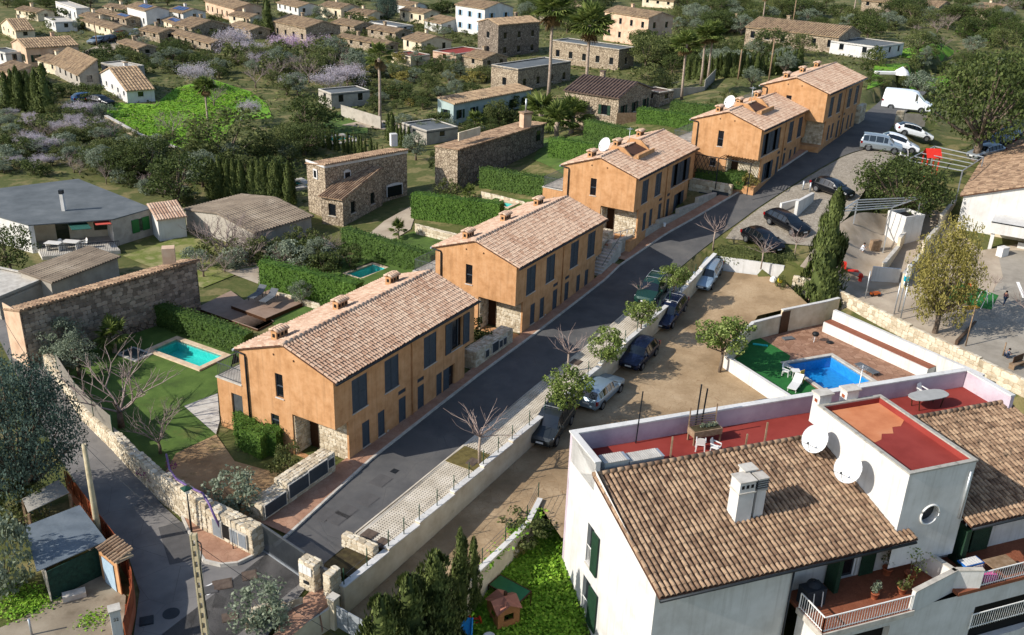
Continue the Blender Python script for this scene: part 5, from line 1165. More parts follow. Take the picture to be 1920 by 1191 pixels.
for o_, x, y in ((ABZ(TA0-.05, TB0-.05, zt), V(BA)*(TA1-TA0+.1), V(BB)*w), (ABZ(TA0-.05, TB1-w+.05, zt), V(BA)*(TA1-TA0+.1), V(BB)*w), (ABZ(TA0-.05, TB0+w-.05, zt), V(BA)*w, V(BB)*(TB1-TB0-2*w+.1)), (ABZ(TA1-w+.05, TB0+w-.05, zt), V(BA)*w, V(BB)*(TB1-TB0-2*w+.1))): cp_.ob(o_, x, y, (0, 0, .08))
cp_.build('coping', mat('grey_coping', ['#8e8b82', '#a19d93', '#77736a'], .95, 2, bump=.2), tw)
dkr = MB(); dkr.ob(ABZ(TA0+.02, TB0+.02, zt-.5), V(BA)*(TA1-TA0-.04), V(BB)*(TB1-TB0-.04), (0, 0, .2)); dkr.build('tower_roof', M['redroof'], tw)
ind = MB()
for o_, x, y in ((ABZ(TA0+.15, TB0+.15, zt-.31), V(BA)*(TA1-TA0-.3), V(BB)*.04), (ABZ(TA0+.15, TB1-.19, zt-.31), V(BA)*(TA1-TA0-.3), V(BB)*.04), (ABZ(TA0+.15, TB0+.19, zt-.31), V(BA)*.04, V(BB)*(TB1-TB0-.38)), (ABZ(TA1-.19, TB0+.19, zt-.31), V(BA)*.04, V(BB)*(TB1-TB0-.38))): ind.ob(o_, x, y, (0, 0, .31))
ind.build('parapet_lining', M['redroof'], tw)
edge = [(TA0+.2, TB1-.2), (TA0+.2, -5.9), (TA0+.8, -6.3), (TA0+1.3, -6.15), (TA0+1.7, -5.7), (TA0+2.3, -5.85), (TA0+2.7, -5.3), (TA0+3.2, -5.35), (TA1-.2, -4.9), (TA1-.2, TB1-.2)]
pt = MB(); pt.prism([ABZ(a, b, zt-.296) for a, b in edge], .006); pt.build('faded_patch', M['orangeroof'], tw)
for a_ in (13.35, 15.1):
    v_ = MB(); v_.box(ABZ(a_, -2.45, 5.2), (.75, .55, 1.75), TB); vv = v_.build('vent_stack', wp, t); MB().box(ABZ(a_, -2.45, 6.95), (.95, .7, .09), TB).build('cap', M['kerb'], vv); MB().box(ABZ(a_-.38, -2.45, 6.5), (.02, .22, .18), TB).build('vent_hole', M['rust'], vv)
MB().tube([ABZ(TA1-.25, TB0-.06, 5.9), ABZ(TA1-.25, TB0-.06, 3.2)], .06, 7).build('downpipe', M['zinc'], tw)
# twin chimney on the tiles
ch = thing('chimney', 'white twin-shaft chimney with grey cap slabs on the tiled roof', 'chimney', ABZ(6, -7, 3.7), TB)
for a_, b_, w_, d_, h_, m_ in ((5.75, -6.95, .85, .75, 2.35, 0), (6.65, -6.95, .5, .55, 2.3, 1)):
    zb_ = zrf(b_-.4)-.1; MB().box(ABZ(a_, b_, zb_), (w_, d_, h_), TB).build('shaft', wp, ch); MB().box(ABZ(a_, b_, zb_+h_-.62), (w_+.1, d_+.1, .06), TB).build('band', M['kerb'], ch); MB().box(ABZ(a_, b_, zb_+h_), (w_+.08, d_+.12, .05), TB).build('cap_slab', M['kerb'], ch)
    if not m_:
        for k in range(3): MB().box(ABZ(a_-.25+k*.25, b_-d_/2-.004, zb_+h_-.35), (.14, .02, .18), TB).build('flue_opening', M['darkroom'], ch)
    else:
        for k in range(4): MB().box(ABZ(a_, b_, zb_+h_-.5+k*.12), (w_+.1, d_+.1, .05), TB).build('louvre', M['grey_metal'], ch)
MB().box(ABZ(6.35, -6.35, zrf(-6.8)), (.6, .5, 2.2), TB).build('shaft', wp, ch); MB().box(ABZ(6.35, -6.35, zrf(-6.8)+2.2), (.75, .65, .05), TB).build('cap_slab', M['kerb'], ch)
# satellite dishes on the tower wall
def dish(label, c, nrm, R, arm):
    c, nrm = V(c), V(nrm).normalized(); t_ = thing('satellite_dish', label, 'satellite dish', c); up = V((0, 0, 1)); x = up.cross(nrm).normalized(); y = nrm.cross(x); mb = MB(); rings = 5; n = 24; vs = []
    for i in range(rings+1):
        r = R*i/rings
        for k in range(n): q = 2*math.pi*k/n; vs.append(c+x*r*math.cos(q)+y*r*1.08*math.sin(q)+nrm*(.22*R*(i/rings)**2))
    mb.add(vs, [(i*n+k, i*n+(k+1) % n, (i+1)*n+(k+1) % n, (i+1)*n+k) for i in range(rings) for k in range(n)], True); mb.build('reflector', M['plastic'], t_)
    rim = [c+x*R*math.cos(2*math.pi*k/24)+y*R*1.08*math.sin(2*math.pi*k/24)+nrm*.22*R for k in range(25)]; MB().tube(rim, .015, 4).build('rim', M['zinc'], t_)
    tip_ = c+nrm*R*1.0-y*R*.55; f = MB(); f.bar(c-y*R*1.0+nrm*.2*R, tip_, .02); f.bar(c-y*R*.6+x*R*.8+nrm*.2*R, tip_, .015); f.bar(c-y*R*.6-x*R*.8+nrm*.2*R, tip_, .015); f.box(tip_, (.08, .08, .1)); f.build('feed_arm', M['grey_metal'], t_)
    MB().bar(c, V(arm), .06).build('bracket', M['zinc'], t_); return t_
def OAP(px, py, a):
    d = ray(px, py); return V(CAM+d*((a-(CAM-BO)@BA)/(d@BA)))
dn_ = (-V(BA)*.85-V(BB)*.35+V((0, 0, .55)))
dish('upper white satellite dish with a rust stain on the tower wall', OAP(1530, 824, 11.85), dn_, .68, ABZ(12.95, -3.5, 4.7))
dish('lower white satellite dish on the tower wall above the tiles', OAP(1592, 879, 11.85), dn_, .68, ABZ(12.95, -6.2, 4.6))
# balconies
fl = MB(); fl.ob(ABZ(7.85, -11.55, -.1), V(BA)*5.2, V(BB)*2.95, (0, 0, .2)); bl = fl.build('balcony_floor', mat('brown_floor_tile', ['#7a4630', '#8a543c'], .7, 2, voro=(5., '#5e3523', .03)), t)
ed = MB(); ed.ob(ABZ(7.8, -11.62, -.22), V(BA)*5.25, V(BB)*.09, (0, 0, .3)); ed.ob(ABZ(7.77, -11.62, -.22), V(BA)*.08, V(BB)*1.95, (0, 0, .3)); ed.build('balcony_edge', M['kerb'], t)
def rail(a, b, z0, z1):
    rl = MB(); rl.bar(V((a.x, a.y, z1)), V((b.x, b.y, z1)), .05); rl.bar(V((a.x, a.y, z0+.08)), V((b.x, b.y, z0+.08)), .035); d = b-a; n = int(d.length/.15)
    for k in range(n+1): q = a+d*k/n; rl.bar(V((q.x, q.y, z0)), V((q.x, q.y, z1)), .022 if 0 < k < n else .05)
    rl.build('railing', M['whitepaint'], t)
rail(ABZ(7.86, -11.5, 0), ABZ(12.85, -11.5, 0), .1, .95); rail(ABZ(7.86, -9.75, 0), ABZ(7.86, -11.5, 0), .1, .95); rail(ABZ(17.3, -11.2, 0), ABZ(25.5, -11.2, 0), .1, .95); rail(ABZ(17.3, -11.35, 0), ABZ(25.5, -11.35, 0), -2.4, -1.5)
bp = MB(); bpc = MB()
for a, b in ((ABZ(12.9, -11.55, 0), ABZ(16.0, -10.9, 0)), (ABZ(16.0, -10.9, 0), ABZ(15.6, -8.7, 0)), (ABZ(16.0, -10.9, 0), ABZ(17.3, -11.3, 0))):
    d = b-a; y = V((-d.y, d.x, 0)).normalized(); bp.ob(V((a.x, a.y, -.15)), d, y*.18, (0, 0, 1.3)); bpc.ob(V((a.x, a.y, 1.15))-y*.04, d, y*.26, (0, 0, .06))
bp.build('balcony_parapet', wp, t); bpc.build('coping', M['kerb'], t)
fl = MB(); fl.prism([ABZ(12.9, -11.5, -.1), ABZ(16.0, -10.85, -.1), ABZ(15.6, -8.6, -.1), ABZ(12.9, -8.6, -.1)], .198); fl.ob(ABZ(16.0, -11.3, -.1), V(BA)*9.6, V(BB)*2.6, (0, 0, .196)); fl.build('balcony_floor', mat('brown_floor_tile', ['#7a4630']), t)
# balcony doors and shutters
MB().ob(ABZ(10.45, -8.52, .1), V(BA)*.06, V(BB)*.05, (0, 0, 2.15)).build('door_frame', M['whitepaint'], t); MB().ob(ABZ(11.85, -8.52, .1), V(BA)*.08, V(BB)*.05, (0, 0, 2.15)).build('door_frame', M['whitepaint'], t); MB().quad(ABZ(10.4, -8.45, .1), ABZ(11.95, -8.45, .1), ABZ(11.95, -8.45, 2.25), ABZ(10.4, -8.45, 2.25)).build('door_pane', M['glass'], t)
MB().ob(ABZ(12.1, -8.68, .12), V(BA)*.85, -V(BB)*.05, (0, 0, 2.1)).build('shutter', M['green_sh'], t); MB().ob(ABZ(10.3, -8.7, .12), -V(BA)*.25, -V(BB)*.75, (0, 0, 2.1)).build('shutter', M['green_sh'], t)
MB().ob(ABZ(18.9, -8.88, .12), V(BA)*1.2, -V(BB)*.05, (0, 0, 2.1)).build('shutter', M['green_sh'], t); MB().ob(ABZ(17.85, -8.9, .12), -V(BA)*.3, -V(BB)*.75, (0, 0, 2.1)).build('shutter', M['green_sh'], t); MB().quad(ABZ(17.9, -8.65, .1), ABZ(19.6, -8.65, .1), ABZ(19.6, -8.65, 2.25), ABZ(17.9, -8.65, 2.25)).build('door_pane', M['glass'], t); MB().ob(ABZ(18.35, -8.78, .1), V(BA)*.08, V(BB)*.05, (0, 0, 2.15)).build('door_frame', M['whitepaint'], t)
# balcony furniture
p = ABZ(8.6, -9.6, .1); b_ = thing('covered_grill', 'black cloth-covered cabinet on the balcony behind the railing', 'cabinet', p, TB); MB().box(p, (1.1, .7, .95), TB).build('cover', mat('black_cloth', ['#20242a', '#2b3037'], .8, 4, bump=.3), b_); MB().lathe([(.35, 1.0), (.28, 1.15), (.05, 1.22)], ABZ(8.7, -9.5, .05), 10).build('bundle', mat('black_cloth', ['#20242a']), b_)
for dx in (-.2, .3): MB().bar(ABZ(8.6+dx, -10.05, .12), ABZ(8.6+dx, -9.98, .95), .04).build('leg', M['plastic'], b_)
def potted(label, c, r, h, kind, kh, potm='pot_clay'):
    c = V(c); t_ = thing('potted_plant', label, 'potted plant', c); MB().lathe([(r*.7, 0), (r, h), (r*1.1, h), (r*1.1, h+.05), (r*.85, h+.05), (r*.8, h-.03), (.0, h-.03)], c, 14).build('pot', mat('clay_pot', ['#8a4a30', '#9c5a3c'], .8, 3), t_)
    mb = MB(); rnd = random.Random(int(c.x*100))
    for i in range(9): clump(mb, c+V((rnd.gauss(0, kh*.18), rnd.gauss(0, kh*.18), h+kh*rnd.uniform(.25, .9))), kh*.25, 26, .11, rnd)
    mb.build('foliage', LM[kind], t_); st = MB()
    for i in range(4): st.bar(c+V((0, 0, h-.05)), c+V((rnd.gauss(0, .1), rnd.gauss(0, .1), h+kh*.6)), .02)
    st.build('stem', M['bark'], t_)
potted('round grey-green plant in a clay pot on the balcony floor', ABZ(11.75, -10.3, .1), .2, .32, 'olive', .65)
potted('leafy plant with reddish leaves in the balcony corner', ABZ(13.3, -10.4, .1), .22, .3, 'mid', .8)
potted('tall yellow-green citrus tree in a pot behind the balcony parapet', ABZ(14.4, -9.7, .1), .28, .4, 'citrus', 1.6)
potted('dark slender potted tree against the balcony wall', ABZ(13.6, -9.0, .1), .25, .35, 'dark', 1.5)
p = ABZ(17.6, -10.2, .1); b_ = thing('drying_rack', 'blue clothes airer hung with pale laundry on the far balcony', 'clothes rack', p, TB)
MB().box(ABZ(17.6, -10.2, .75), (1.2, .55, .08), TB).build('rack_frame', mat('blue_plastic', ['#1f5fa8', '#2a70bb'], .5), b_)
for k in range(6): MB().box(ABZ(17.15+k*.18, -10.2, .84), (.14, .5, .02), TB).build('cloth', M['plastic'], b_)
for k in range(4): MB().box(ABZ(17.55+k*.16, -10.52, .35), (.13, .02, .42), TB).build('cloth', M['plastic'], b_)
for dx in (-.5, .5): MB().bar(ABZ(17.6+dx, -10.4, .1), ABZ(17.6-dx*.2, -10.0, .8), .035).build('leg', mat('blue_plastic', ['#1f5fa8']), b_)
p = ABZ(19.1, -10.7, .1); b_ = thing('balcony_table', 'brown slatted table on the far balcony beside the airer', 'table', p, TB); MB().box(ABZ(19.1, -10.6, .72), (1.5, .75, .05), TB).build('table_top', M['wood'], b_)
for dx in (-.65, .65):
    for dy in (-.3, .3): MB().box(ABZ(19.1+dx, -10.6+dy, .1), (.05, .05, .62), TB).build('leg', M['zinc'], b_)
p = ABZ(18.2, -10.9, .12); tag(MB().box(p, (.8, .4, .3), TB).build('pink_cushion', mat('pink_cloth', ['#c23a86', '#d24c96'], .9, 4, bump=.3)), 'bright pink cushion on the far balcony floor under the airer', 'cushion')
# on the roof terrace
p = ABZ(1.9, -2.6, ZF); b_ = thing('tool_cupboard', 'low cupboard with striped zinc lid in the terrace corner', 'cupboard', p, TB)
for a_, w_, h_ in ((1.3, 1.3, .75), (2.95, 1.9, .6)):
    MB().box(ABZ(a_, -2.45, ZF), (w_, .7, h_), TB).build('body', mat('pale_grey_plastic', ['#9aa09f', '#aab0ae'], .6, 3), b_); st = MB()
    for k in range(int(w_/.12)): st.box(ABZ(a_-w_/2+.06+k*.12, -2.45, ZF+h_), (.07, .8, .04), TB)
    MB().box(ABZ(a_, -2.45, ZF+h_), (w_+.06, .78, .02), TB).build('lid', M['zinc'], b_); st.build('lid_rib', M['kerb'], b_)
for i, (a_, h_, lab) in enumerate(((4.4, 1.5, 'wooden clothes-line post near the zinc cupboard'), (10.0, 1.4, 'wooden clothes-line post near the planter bench'), (8.85, .9, 'short wooden stub post between the planter and the tiles'))): tag(MB().bar(ABZ(a_, -2.6, ZF), ABZ(a_, -2.6, ZF+h_), .08).build('wooden_post', M['wood']), lab, 'post')
p = ABZ(7.2, -1.2, ZF); b_ = thing('planter_bench', 'dark timber planter with trellis back on the red terrace', 'planter', p, TB)
MB().box(ABZ(7.2, -1.2, ZF+.45), (1.7, .7, .35), TB).build('box', M['wood'], b_); MB().box(ABZ(7.2, -1.2, ZF+.8), (1.55, .55, .02), TB).build('soil', M['soil'], b_)
for dx in (-.78, .78):
    for dy in (-.3, .3): MB().box(ABZ(7.2+dx, -1.2+dy, ZF), (.08, .08, .5), TB).build('leg', M['wood'], b_)
for k in range(4): MB().bar(ABZ(6.4, -.85, ZF+.9+k*.15), ABZ(8.0, -.85, ZF+.9+k*.15), .05, .03).build('slat', M['wood'], b_)
for dx in (-.8, .8): MB().bar(ABZ(7.2+dx, -.85, ZF+.8), ABZ(7.2+dx, -.85, ZF+1.9), .06).build('upright', M['wood'], b_)
mb = MB(); rnd = random.Random(4)
for i in range(6): clump(mb, ABZ(7.0+i*.15, -1.2, ZF+.95), .16, 20, .12, rnd)
mb.build('foliage', LM['olive'], b_)
def mono_chair(label, p, rz, s=1.):
    p = V(p); t_ = thing('plastic_chair', label, 'chair', p, rz); c_, s_ = math.cos(rz), math.sin(rz); L_ = lambda x, y, z: p+V((x*c_-y*s_, x*s_+y*c_, z))*s
    MB().box(L_(0, 0, .4), (.45*s, .45*s, .04*s), rz).build('seat', M['plastic'], t_)
    b = MB(); b.add([L_(-.22, .22, .44), L_(.22, .22, .44), L_(.2, .32, .85), L_(.1, .33, .9), L_(-.1, .33, .9), L_(-.2, .32, .85)], [(0, 1, 2, 3, 4, 5)]); b.build('backrest', M['plastic'], t_)
    for x in (-.2, .2):
        for y in (-.2, .2): MB().bar(L_(x, y, .4), L_(x*1.15, y*1.15, 0), .05*s).build('leg', M['plastic'], t_)
        MB().bar(L_(x*1.15, -.22, .62), L_(x*1.15, .26, .66), .05*s).build('armrest', M['plastic'], t_); MB().bar(L_(x*1.15, -.2, .4), L_(x*1.15, -.22, .62), .04*s).build('arm_post', M['plastic'], t_)
mono_chair('white plastic armchair on the red terrace beside the planter', ABZ(6.5, -2.0, ZF), TB+2.6)
mono_chair('small white chair partly behind the tile ridge on the red terrace', ABZ(7.1, -2.5, ZF), TB+.6, .9)
p = ABZ(21.6, -1.6, ZF); b_ = thing('terrace_table', 'grey oval table on the far red terrace', 'table', p, TB); q = [ABZ(21.6+1.3*math.cos(x)*abs(math.cos(x))**-.3, -1.6+.55*math.sin(x)*abs(math.sin(x))**-.3, ZF+.72) for x in [2*math.pi*(k+.5)/16 for k in range(16)]]; MB().prism(q, .04).build('table_top', mat('grey_plastic_top', ['#94938e', '#a5a49f'], .6, 2), b_)
for dx in (-.9, .9):
    for dy in (-.3, .3): MB().bar(ABZ(21.6+dx, -1.6+dy, ZF+.72), ABZ(21.6+dx*.85, -1.6+dy, ZF), .05).build('leg', M['brown_door'], b_)
mono_chair('white plastic chair behind the grey terrace table', ABZ(22.0, -.75, ZF), TB+.2)
for i, lab in enumerate(('folded white and blue lounger nearer the tower on the red terrace', 'folded white and blue lounger farther along the red terrace')):
    p = ABZ(18.0+i*.95, -2.5, ZF); b_ = thing('folded_lounger', lab, 'lounger', p, TB); MB().box(p+V((0, 0, .3)), (.85, .4, .12), TB).build('frame', M['plastic'], b_)
    for k in range(4): MB().box(p+V((0, 0, .42))+V(BA)*(-.3+k*.2), (.07, .36, .01), TB).build('stripe', mat('navy_stripe', ['#20305a']), b_)
def aerial(label, base, h, n=8, w=.9, name='aerial'):
    base = V(base); t_ = thing(name, label, 'aerial', base); MB().tube([base, base+V((0, 0, h))], .025, 6).build('mast', M['zinc'], t_); d = V((.8, .6, 0))*w; e = V((-.6, .8, 0)); c_ = base+V((0, 0, h-.15))
    MB().bar(c_-d/2, c_+d/2, .025).build('boom', M['zinc'], t_); f = MB()
    for k in range(n): q = c_-d/2+d*k/(n-1); f.bar(q-e*(.28-.015*k), q+e*(.28-.015*k), .012)
    f.build('elements', M['zinc'], t_)
aerial('tall thin aerial mast behind the tower in front of the blue pool', ABZ(15.6, -2.5, ZF), 3.9, 5, .5)
tag(MB().bar(ABZ(3.6, -.4, ZF), ABZ(3.75, -.35, ZF+3.0), .06).build('mast', M['dark_metal']), 'tall dark pole leaning against the terrace parapet', 'pole')
for i in range(2): tag(MB().bar(ABZ(7.1+.35*i, -.4, ZF), ABZ(7.2+.4*i, -.35, ZF+2.9-.3*i), .07).build('mast', M['dark_metal']), ('dark post rising behind the planter, left of two', 'dark post rising behind the planter, right of two')[i], 'pole')
# ------------------------------------------------------------------ pool patio behind the white house
PZ = -.62
pc = [P(1483, 690, PZ), P(1560, 668, PZ), P(1637, 716, PZ)]
ex = (pc[2]-pc[1]); ey = (pc[0]-pc[1]); L = ex.length; ang = math.atan2(ex.y, ex.x); B_ = abs(ey.dot(V((-math.sin(ang), math.cos(ang), 0)))); cen = pc[1]+ex/2+V((math.sin(ang), -math.cos(ang), 0))*(B_/2)
pool('blue pool with pale coping in the walled patio behind the white house', cen, ang, L+.6, B_+.5, M['basinblue'], M['waterblue'], M['kerb'], .3, .9, steps=False)
flat = lambda x, y: PZ
fp = [P(1357, 690, PZ), P(1404, 640, PZ), P(1560, 600, PZ), P(1720, 700, PZ), ABZ(25.5, .2, PZ), ABZ(19.9, .2, PZ), ABZ(19.9, 6.6, PZ)]
structure('patio', drape(fp, .02, 3., flat), mat('brown_paving', ['#7d5a44', '#94705a', '#a5826a'], .9, .6, bump=.2, voro=(2.2, '#6b4c3a', .04), stain=('#b08d6c', .5, .58, .6)))
structure('artificial_turf', drape([P(1360, 690, PZ), P(1405, 640, PZ), P(1425, 634, PZ), P(1482, 668, PZ), P(1475, 688, PZ), P(1545, 742, PZ), ABZ(20.2, .6, PZ), ABZ(20.2, 6.6, PZ)], .045, 3., flat), mat('green_turf', ['#1d5a26', '#276a2f'], .95, 2, bump=.2, bscale=60))
def plainwall(label, pts, z0, h, th, m, cap=None, name='garden_wall', steps=None):
    t = thing(name, label, 'wall', V(pts[0])); b, c = MB(), MB()
    for i, (a, e) in enumerate(zip(pts[:-1], pts[1:])):
        a, e = V(a), V(e); d = V((e.x-a.x, e.y-a.y, 0)); y = V((-d.y, d.x, 0)).normalized(); hh = h[i] if isinstance(h, (list, tuple)) else h; za = z0 if z0 is not None else min(a.z, e.z)
        b.ob(V((a.x, a.y, za-.6))-y*th/2, d, y*th, (0, 0, hh+.6))
        if cap: c.ob(V((a.x, a.y, za+hh))-y*(th/2+.04), d, y*(th+.08), (0, 0, .07))
    b.build('wall', m, t)
    if c.f: c.build('coping', cap, t)
    return t
plainwall('white patio wall with a grey plaster patch facing the car park', [P(1357, 690, PZ), ABZ(20.0, 6.6, PZ), ABZ(20.0, .05, PZ)], PZ, 1.0, .2, M['whiteplaster'], M['whiteplaster'])
plainwall('cream patio wall on the slant behind the leafy tree', [P(1357, 690, PZ), P(1407, 638, PZ)], PZ, 1.5, .2, M['creamplaster'], M['whiteplaster'])
w = plainwall('cream patio back wall with a brown door', [P(1407, 638, PZ), P(1460, 624, PZ), P(1540, 607, PZ), P(1566, 600, PZ)], PZ, [1.5, 1.95, 1.95], .2, M['creamplaster'], M['whiteplaster'])
a, b = P(1458, 625, PZ), P(1485, 617, PZ); d = V((b.x-a.x, b.y-a.y, 0)); y = V((d.y, -d.x, 0)).normalized(); MB().ob(a+y*.1, d, y*.06, (0, 0, 1.85)).build('door', M['brown_door'], w)
q0, q1 = P(1541, 622, PZ), P(1735, 712, PZ); d = V((q1.x-q0.x, q1.y-q0.y, 0)); n = V((d.y, -d.x, 0)).normalized(); n = n if n.x > 0 else -n
t = thing('bench_wall', 'stepped white wall with a long brown-tiled ledge beside the blue pool', 'wall', q0); MB().ob(q0-V((0, 0, .5)), d, n*.95, (0, 0, 1.35)).build('lower_wall', M['whiteplaster'], t); MB().ob(q0+n*.12+V((0, 0, .85)), d, n*.82, (0, 0, .04)).build('ledge', mat('brown_floor_tile', ['#7a4630']), t); MB().ob(q0+n*.95-V((0, 0, .5)), d+d.normalized()*3.5, n*.3, (0, 0, 2.2)).build('upper_wall', M['whiteplaster'], t)
# loose things on the patio
def lounger(label, c, rz, m, up=True, name='sun_lounger', z=.32):
    c = V(c); t = thing(name, label, 'sun lounger', c, rz); cs, sn = math.cos(rz), math.sin(rz); L_ = lambda x, y, q: c+V((x*cs-y*sn, x*sn+y*cs, q))
    MB().ob(L_(-.95, -.32, z), L_(1.25, 0, 0)-c, L_(0, .64, 0)-c, (0, 0, .05)).build('seat', m, t)
    bk = MB(); bk.ob(L_(.3, -.32, z), V((cs*.6, sn*.6, .42 if up else .0)), L_(0, .64, 0)-c, (0, 0, .05)); bk.build('backrest', m, t)
    for x in (-.8, .25, .75):
        for y in (-.28, .28): MB().bar(L_(x, y, z), L_(x, y, 0), .045).build('leg', M['grey_metal'] if m != M['plastic'] else m, t)
    return t
lounger('white reclining lounger on the green turf by the blue pool', P(1490, 728, PZ), ang+2.2, M['plastic'])
lounger('low grey lounger on brown paving right of the blue pool', P(1625, 697, PZ), ang+.1, mat('grey_sling', ['#4f5357', '#5e6266'], .8, 4), False, z=.25)
mono_chair('white plastic chair nearest the pool corner on the turf', P(1473, 705, PZ), 1.0)
p = P(1490, 708, PZ); t = thing('side_table', 'small pale table among the chairs on the turf', 'table', p); MB().box(p+V((0, 0, .55)), (.6, .6, .04)).build('table_top', M['plastic'], t)
for dx in (-.25, .25):
    for dy in (-.25, .25): MB().bar(p+V((dx, dy, .55)), p+V((dx, dy, 0)), .04).build('leg', M['plastic'], t)
p = P(1499, 718, PZ); t = thing('wooden_chair', 'yellow wooden chair with a towel on the turf', 'chair', p); cy_ = mat('yellow_wood', ['#b39a3a', '#c7ae4c'], .7, 4); MB().box(p+V((0, 0, .42)), (.45, .45, .04), .6).build('seat', cy_, t); MB().box(p+V((.15, .2, .46)), (.42, .04, .45), .6).build('backrest', cy_, t)
for dx in (-.18, .18):
    for dy in (-.18, .18): MB().bar(p+V((dx, dy, .42)), p+V((dx, dy, 0)), .04).build('leg', cy_, t)
p = P(1527, 640, PZ); t = thing('kettle_grill', 'black round grill standing on the brown paving', 'grill', p); MB().lathe([(.02, .45), (.22, .5), (.28, .62), (.24, .75), (.02, .82)], p, 14).build('bowl', BLK, t)
for k in range(3): MB().bar(p+V((.05*math.cos(k*2.1), .05*math.sin(k*2.1), .5)), p+V((.28*math.cos(k*2.1), .28*math.sin(k*2.1), 0)), .03).build('leg', M['zinc'], t)
p = P(1556, 643, PZ); tag(MB().lathe([(.0, .02), (.3, .02), (.27, .1), (.02, .17)], p, 14).build('grill_lid', BLK), 'dark round lid lying on the brown paving', 'lid')
p = P(1478, 636, PZ); tag(MB().box(p+V((0, 0, .02)), (.9, .5, .1), .3).build('doormat', mat('grey_mat', ['#55585a', '#636668'], .9, 5)), 'small grey mat on the patio before the brown door', 'mat')
p = P(1424, 648, PZ); tag(MB().bar(p+V((-.5, .1, .06)), p+V((.6, -.15, .06)), .22, .1).build('pool_noodle', mat('turquoise_foam', ['#1fb5b0'], .6)), 'turquoise foam float lying on the green turf', 'float')
# school boundary wall of old blocks
wl_ = [G(1487, 520), G(1560, 560), G(1700, 637), G(1830, 700), G(1960, 765)]; t = thing('block_wall', 'old pale block wall between the pool patio and the school yard', 'wall', wl_[0])
for i, (a, b) in enumerate(zip(wl_[:-1], wl_[1:])):
    d = V((b.x-a.x, b.y-a.y, 0)); y = V((d.y, -d.x, 0)).normalized(); MB().ob(V((a.x, a.y, min(a.z, b.z)-.8)), d, -y*.35, (0, 0, 2.0)).build('core', M['mortar'], t); stones(t, V((a.x, a.y, min(a.z, b.z)-.3)), d, (0, 0, 1), y if y.y < 0 else -y, d.length, 1.5, .42, .04, pieces=(i in (1, 2)), limit=110, seed=200+i); stones(t, V((a.x, a.y, min(a.z, b.z)+1.2)), d, -y, (0, 0, 1), d.length, .35, .4, .05, seed=210+i)
# ------------------------------------------------------------------ cars in the car park and street
car('mpv', PN['grey'], 'dark grey van-like car with roof bars beside the cream retaining wall', (1005, 852), (1062, 772), rack=True)
car('wagon', PN['paleblue'], 'silver-blue hatchback seen from behind under the leafy street tree', (1152, 722), (1098, 772))
car('hatch', PN['navy'], 'dark navy hatchback parked in the middle of the car park row', (1172, 703), (1222, 650))
car('wagon', PN['navy'], 'navy estate with pale roof bars behind the third leafy street tree', (1235, 622), (1274, 570), rack=True)
car('suv', PN['green'], 'dark green off-roader with white roof bars on the street side of the wall', (1208, 575), (1236, 540), rack=True)
car('wagon', PN['paleblue'], 'silver-blue hatchback parked at the far end of the car park', (1313, 548), (1338, 505))
car('hatch', PN['duskblue'], 'dark car mostly hidden behind the terrace parapet', (1380, 804), (1450, 788))
# street trees
for k, x, y, tp, lab in (('vase', 899, 872, 748, 'bare pruned street tree in the soil pit of the lattice paving'), ('vase2', 1064, 700, 612, 'bare pruned street tree behind the first leafy tree'), ('vase', 1199, 566, 518, 'bare pruned street tree beside the dark green off-roader'), ('vase2', 1337, 466, 393, 'bare pruned street tree alone at the bend of the road'), ('vase', 1427, 500, 438, 'small bare tree in front of the black cars'), ('vase2', 1490, 478, 425, 'small bare tree beside the tall cypress')):
    plant(k, x, y, tp, lab, 1.0)
for k, x, y, tp, lab, w in (('citrus', 1062, 795, 690, 'leafy street tree nearest the viewer above the rear-facing silver-blue hatchback', .95), ('citrus2', 1134, 706, 616, 'second leafy street tree beside the retaining wall', .92), ('citrus', 1199, 634, 560, 'third leafy street tree beside the retaining wall', 1.0), ('citrus2', 1262, 560, 495, 'fourth and farthest leafy street tree beside the retaining wall', 1.0), ('citrus', 1348, 698, 592, 'larger leafy tree standing alone at the patio wall', 1.15)): plant(k, x, y, tp, lab, w)
plant('bigcypress', 1535, 572, 352, 'tall dense cypress at the corner of the car park', .92)
# hedge bank beyond the white wall
hp_ = [SR(78.6, 24.6, 1.6), SR(79.4, 21.5, 1.7), SR(80.6, 18.4, 1.8)]
hedge('loose green hedge above the white wall at the end of the car park', hp_, 2.2, 1.0, 'mid', 90, .16, seed=7)
p = G(1450, 528); t = thing('litter_bags', 'white and yellow bags heaped by the far wall of the car park', 'bags', p); MB().lathe([(.02, .5), (.3, .35), (.35, .1), (.3, 0)], p, 8).build('white_bag', M['plastic'], t); MB().lathe([(.02, .4), (.22, .3), (.25, .05), (.2, 0)], p+V((.5, -.2, 0)), 8).build('yellow_bag', mat('yellow_bag', ['#d8c52a'], .6), t)
plant('shrub', 1462, 540, 515, 'small bush beside the yellow bag at the end of the car park', .7)
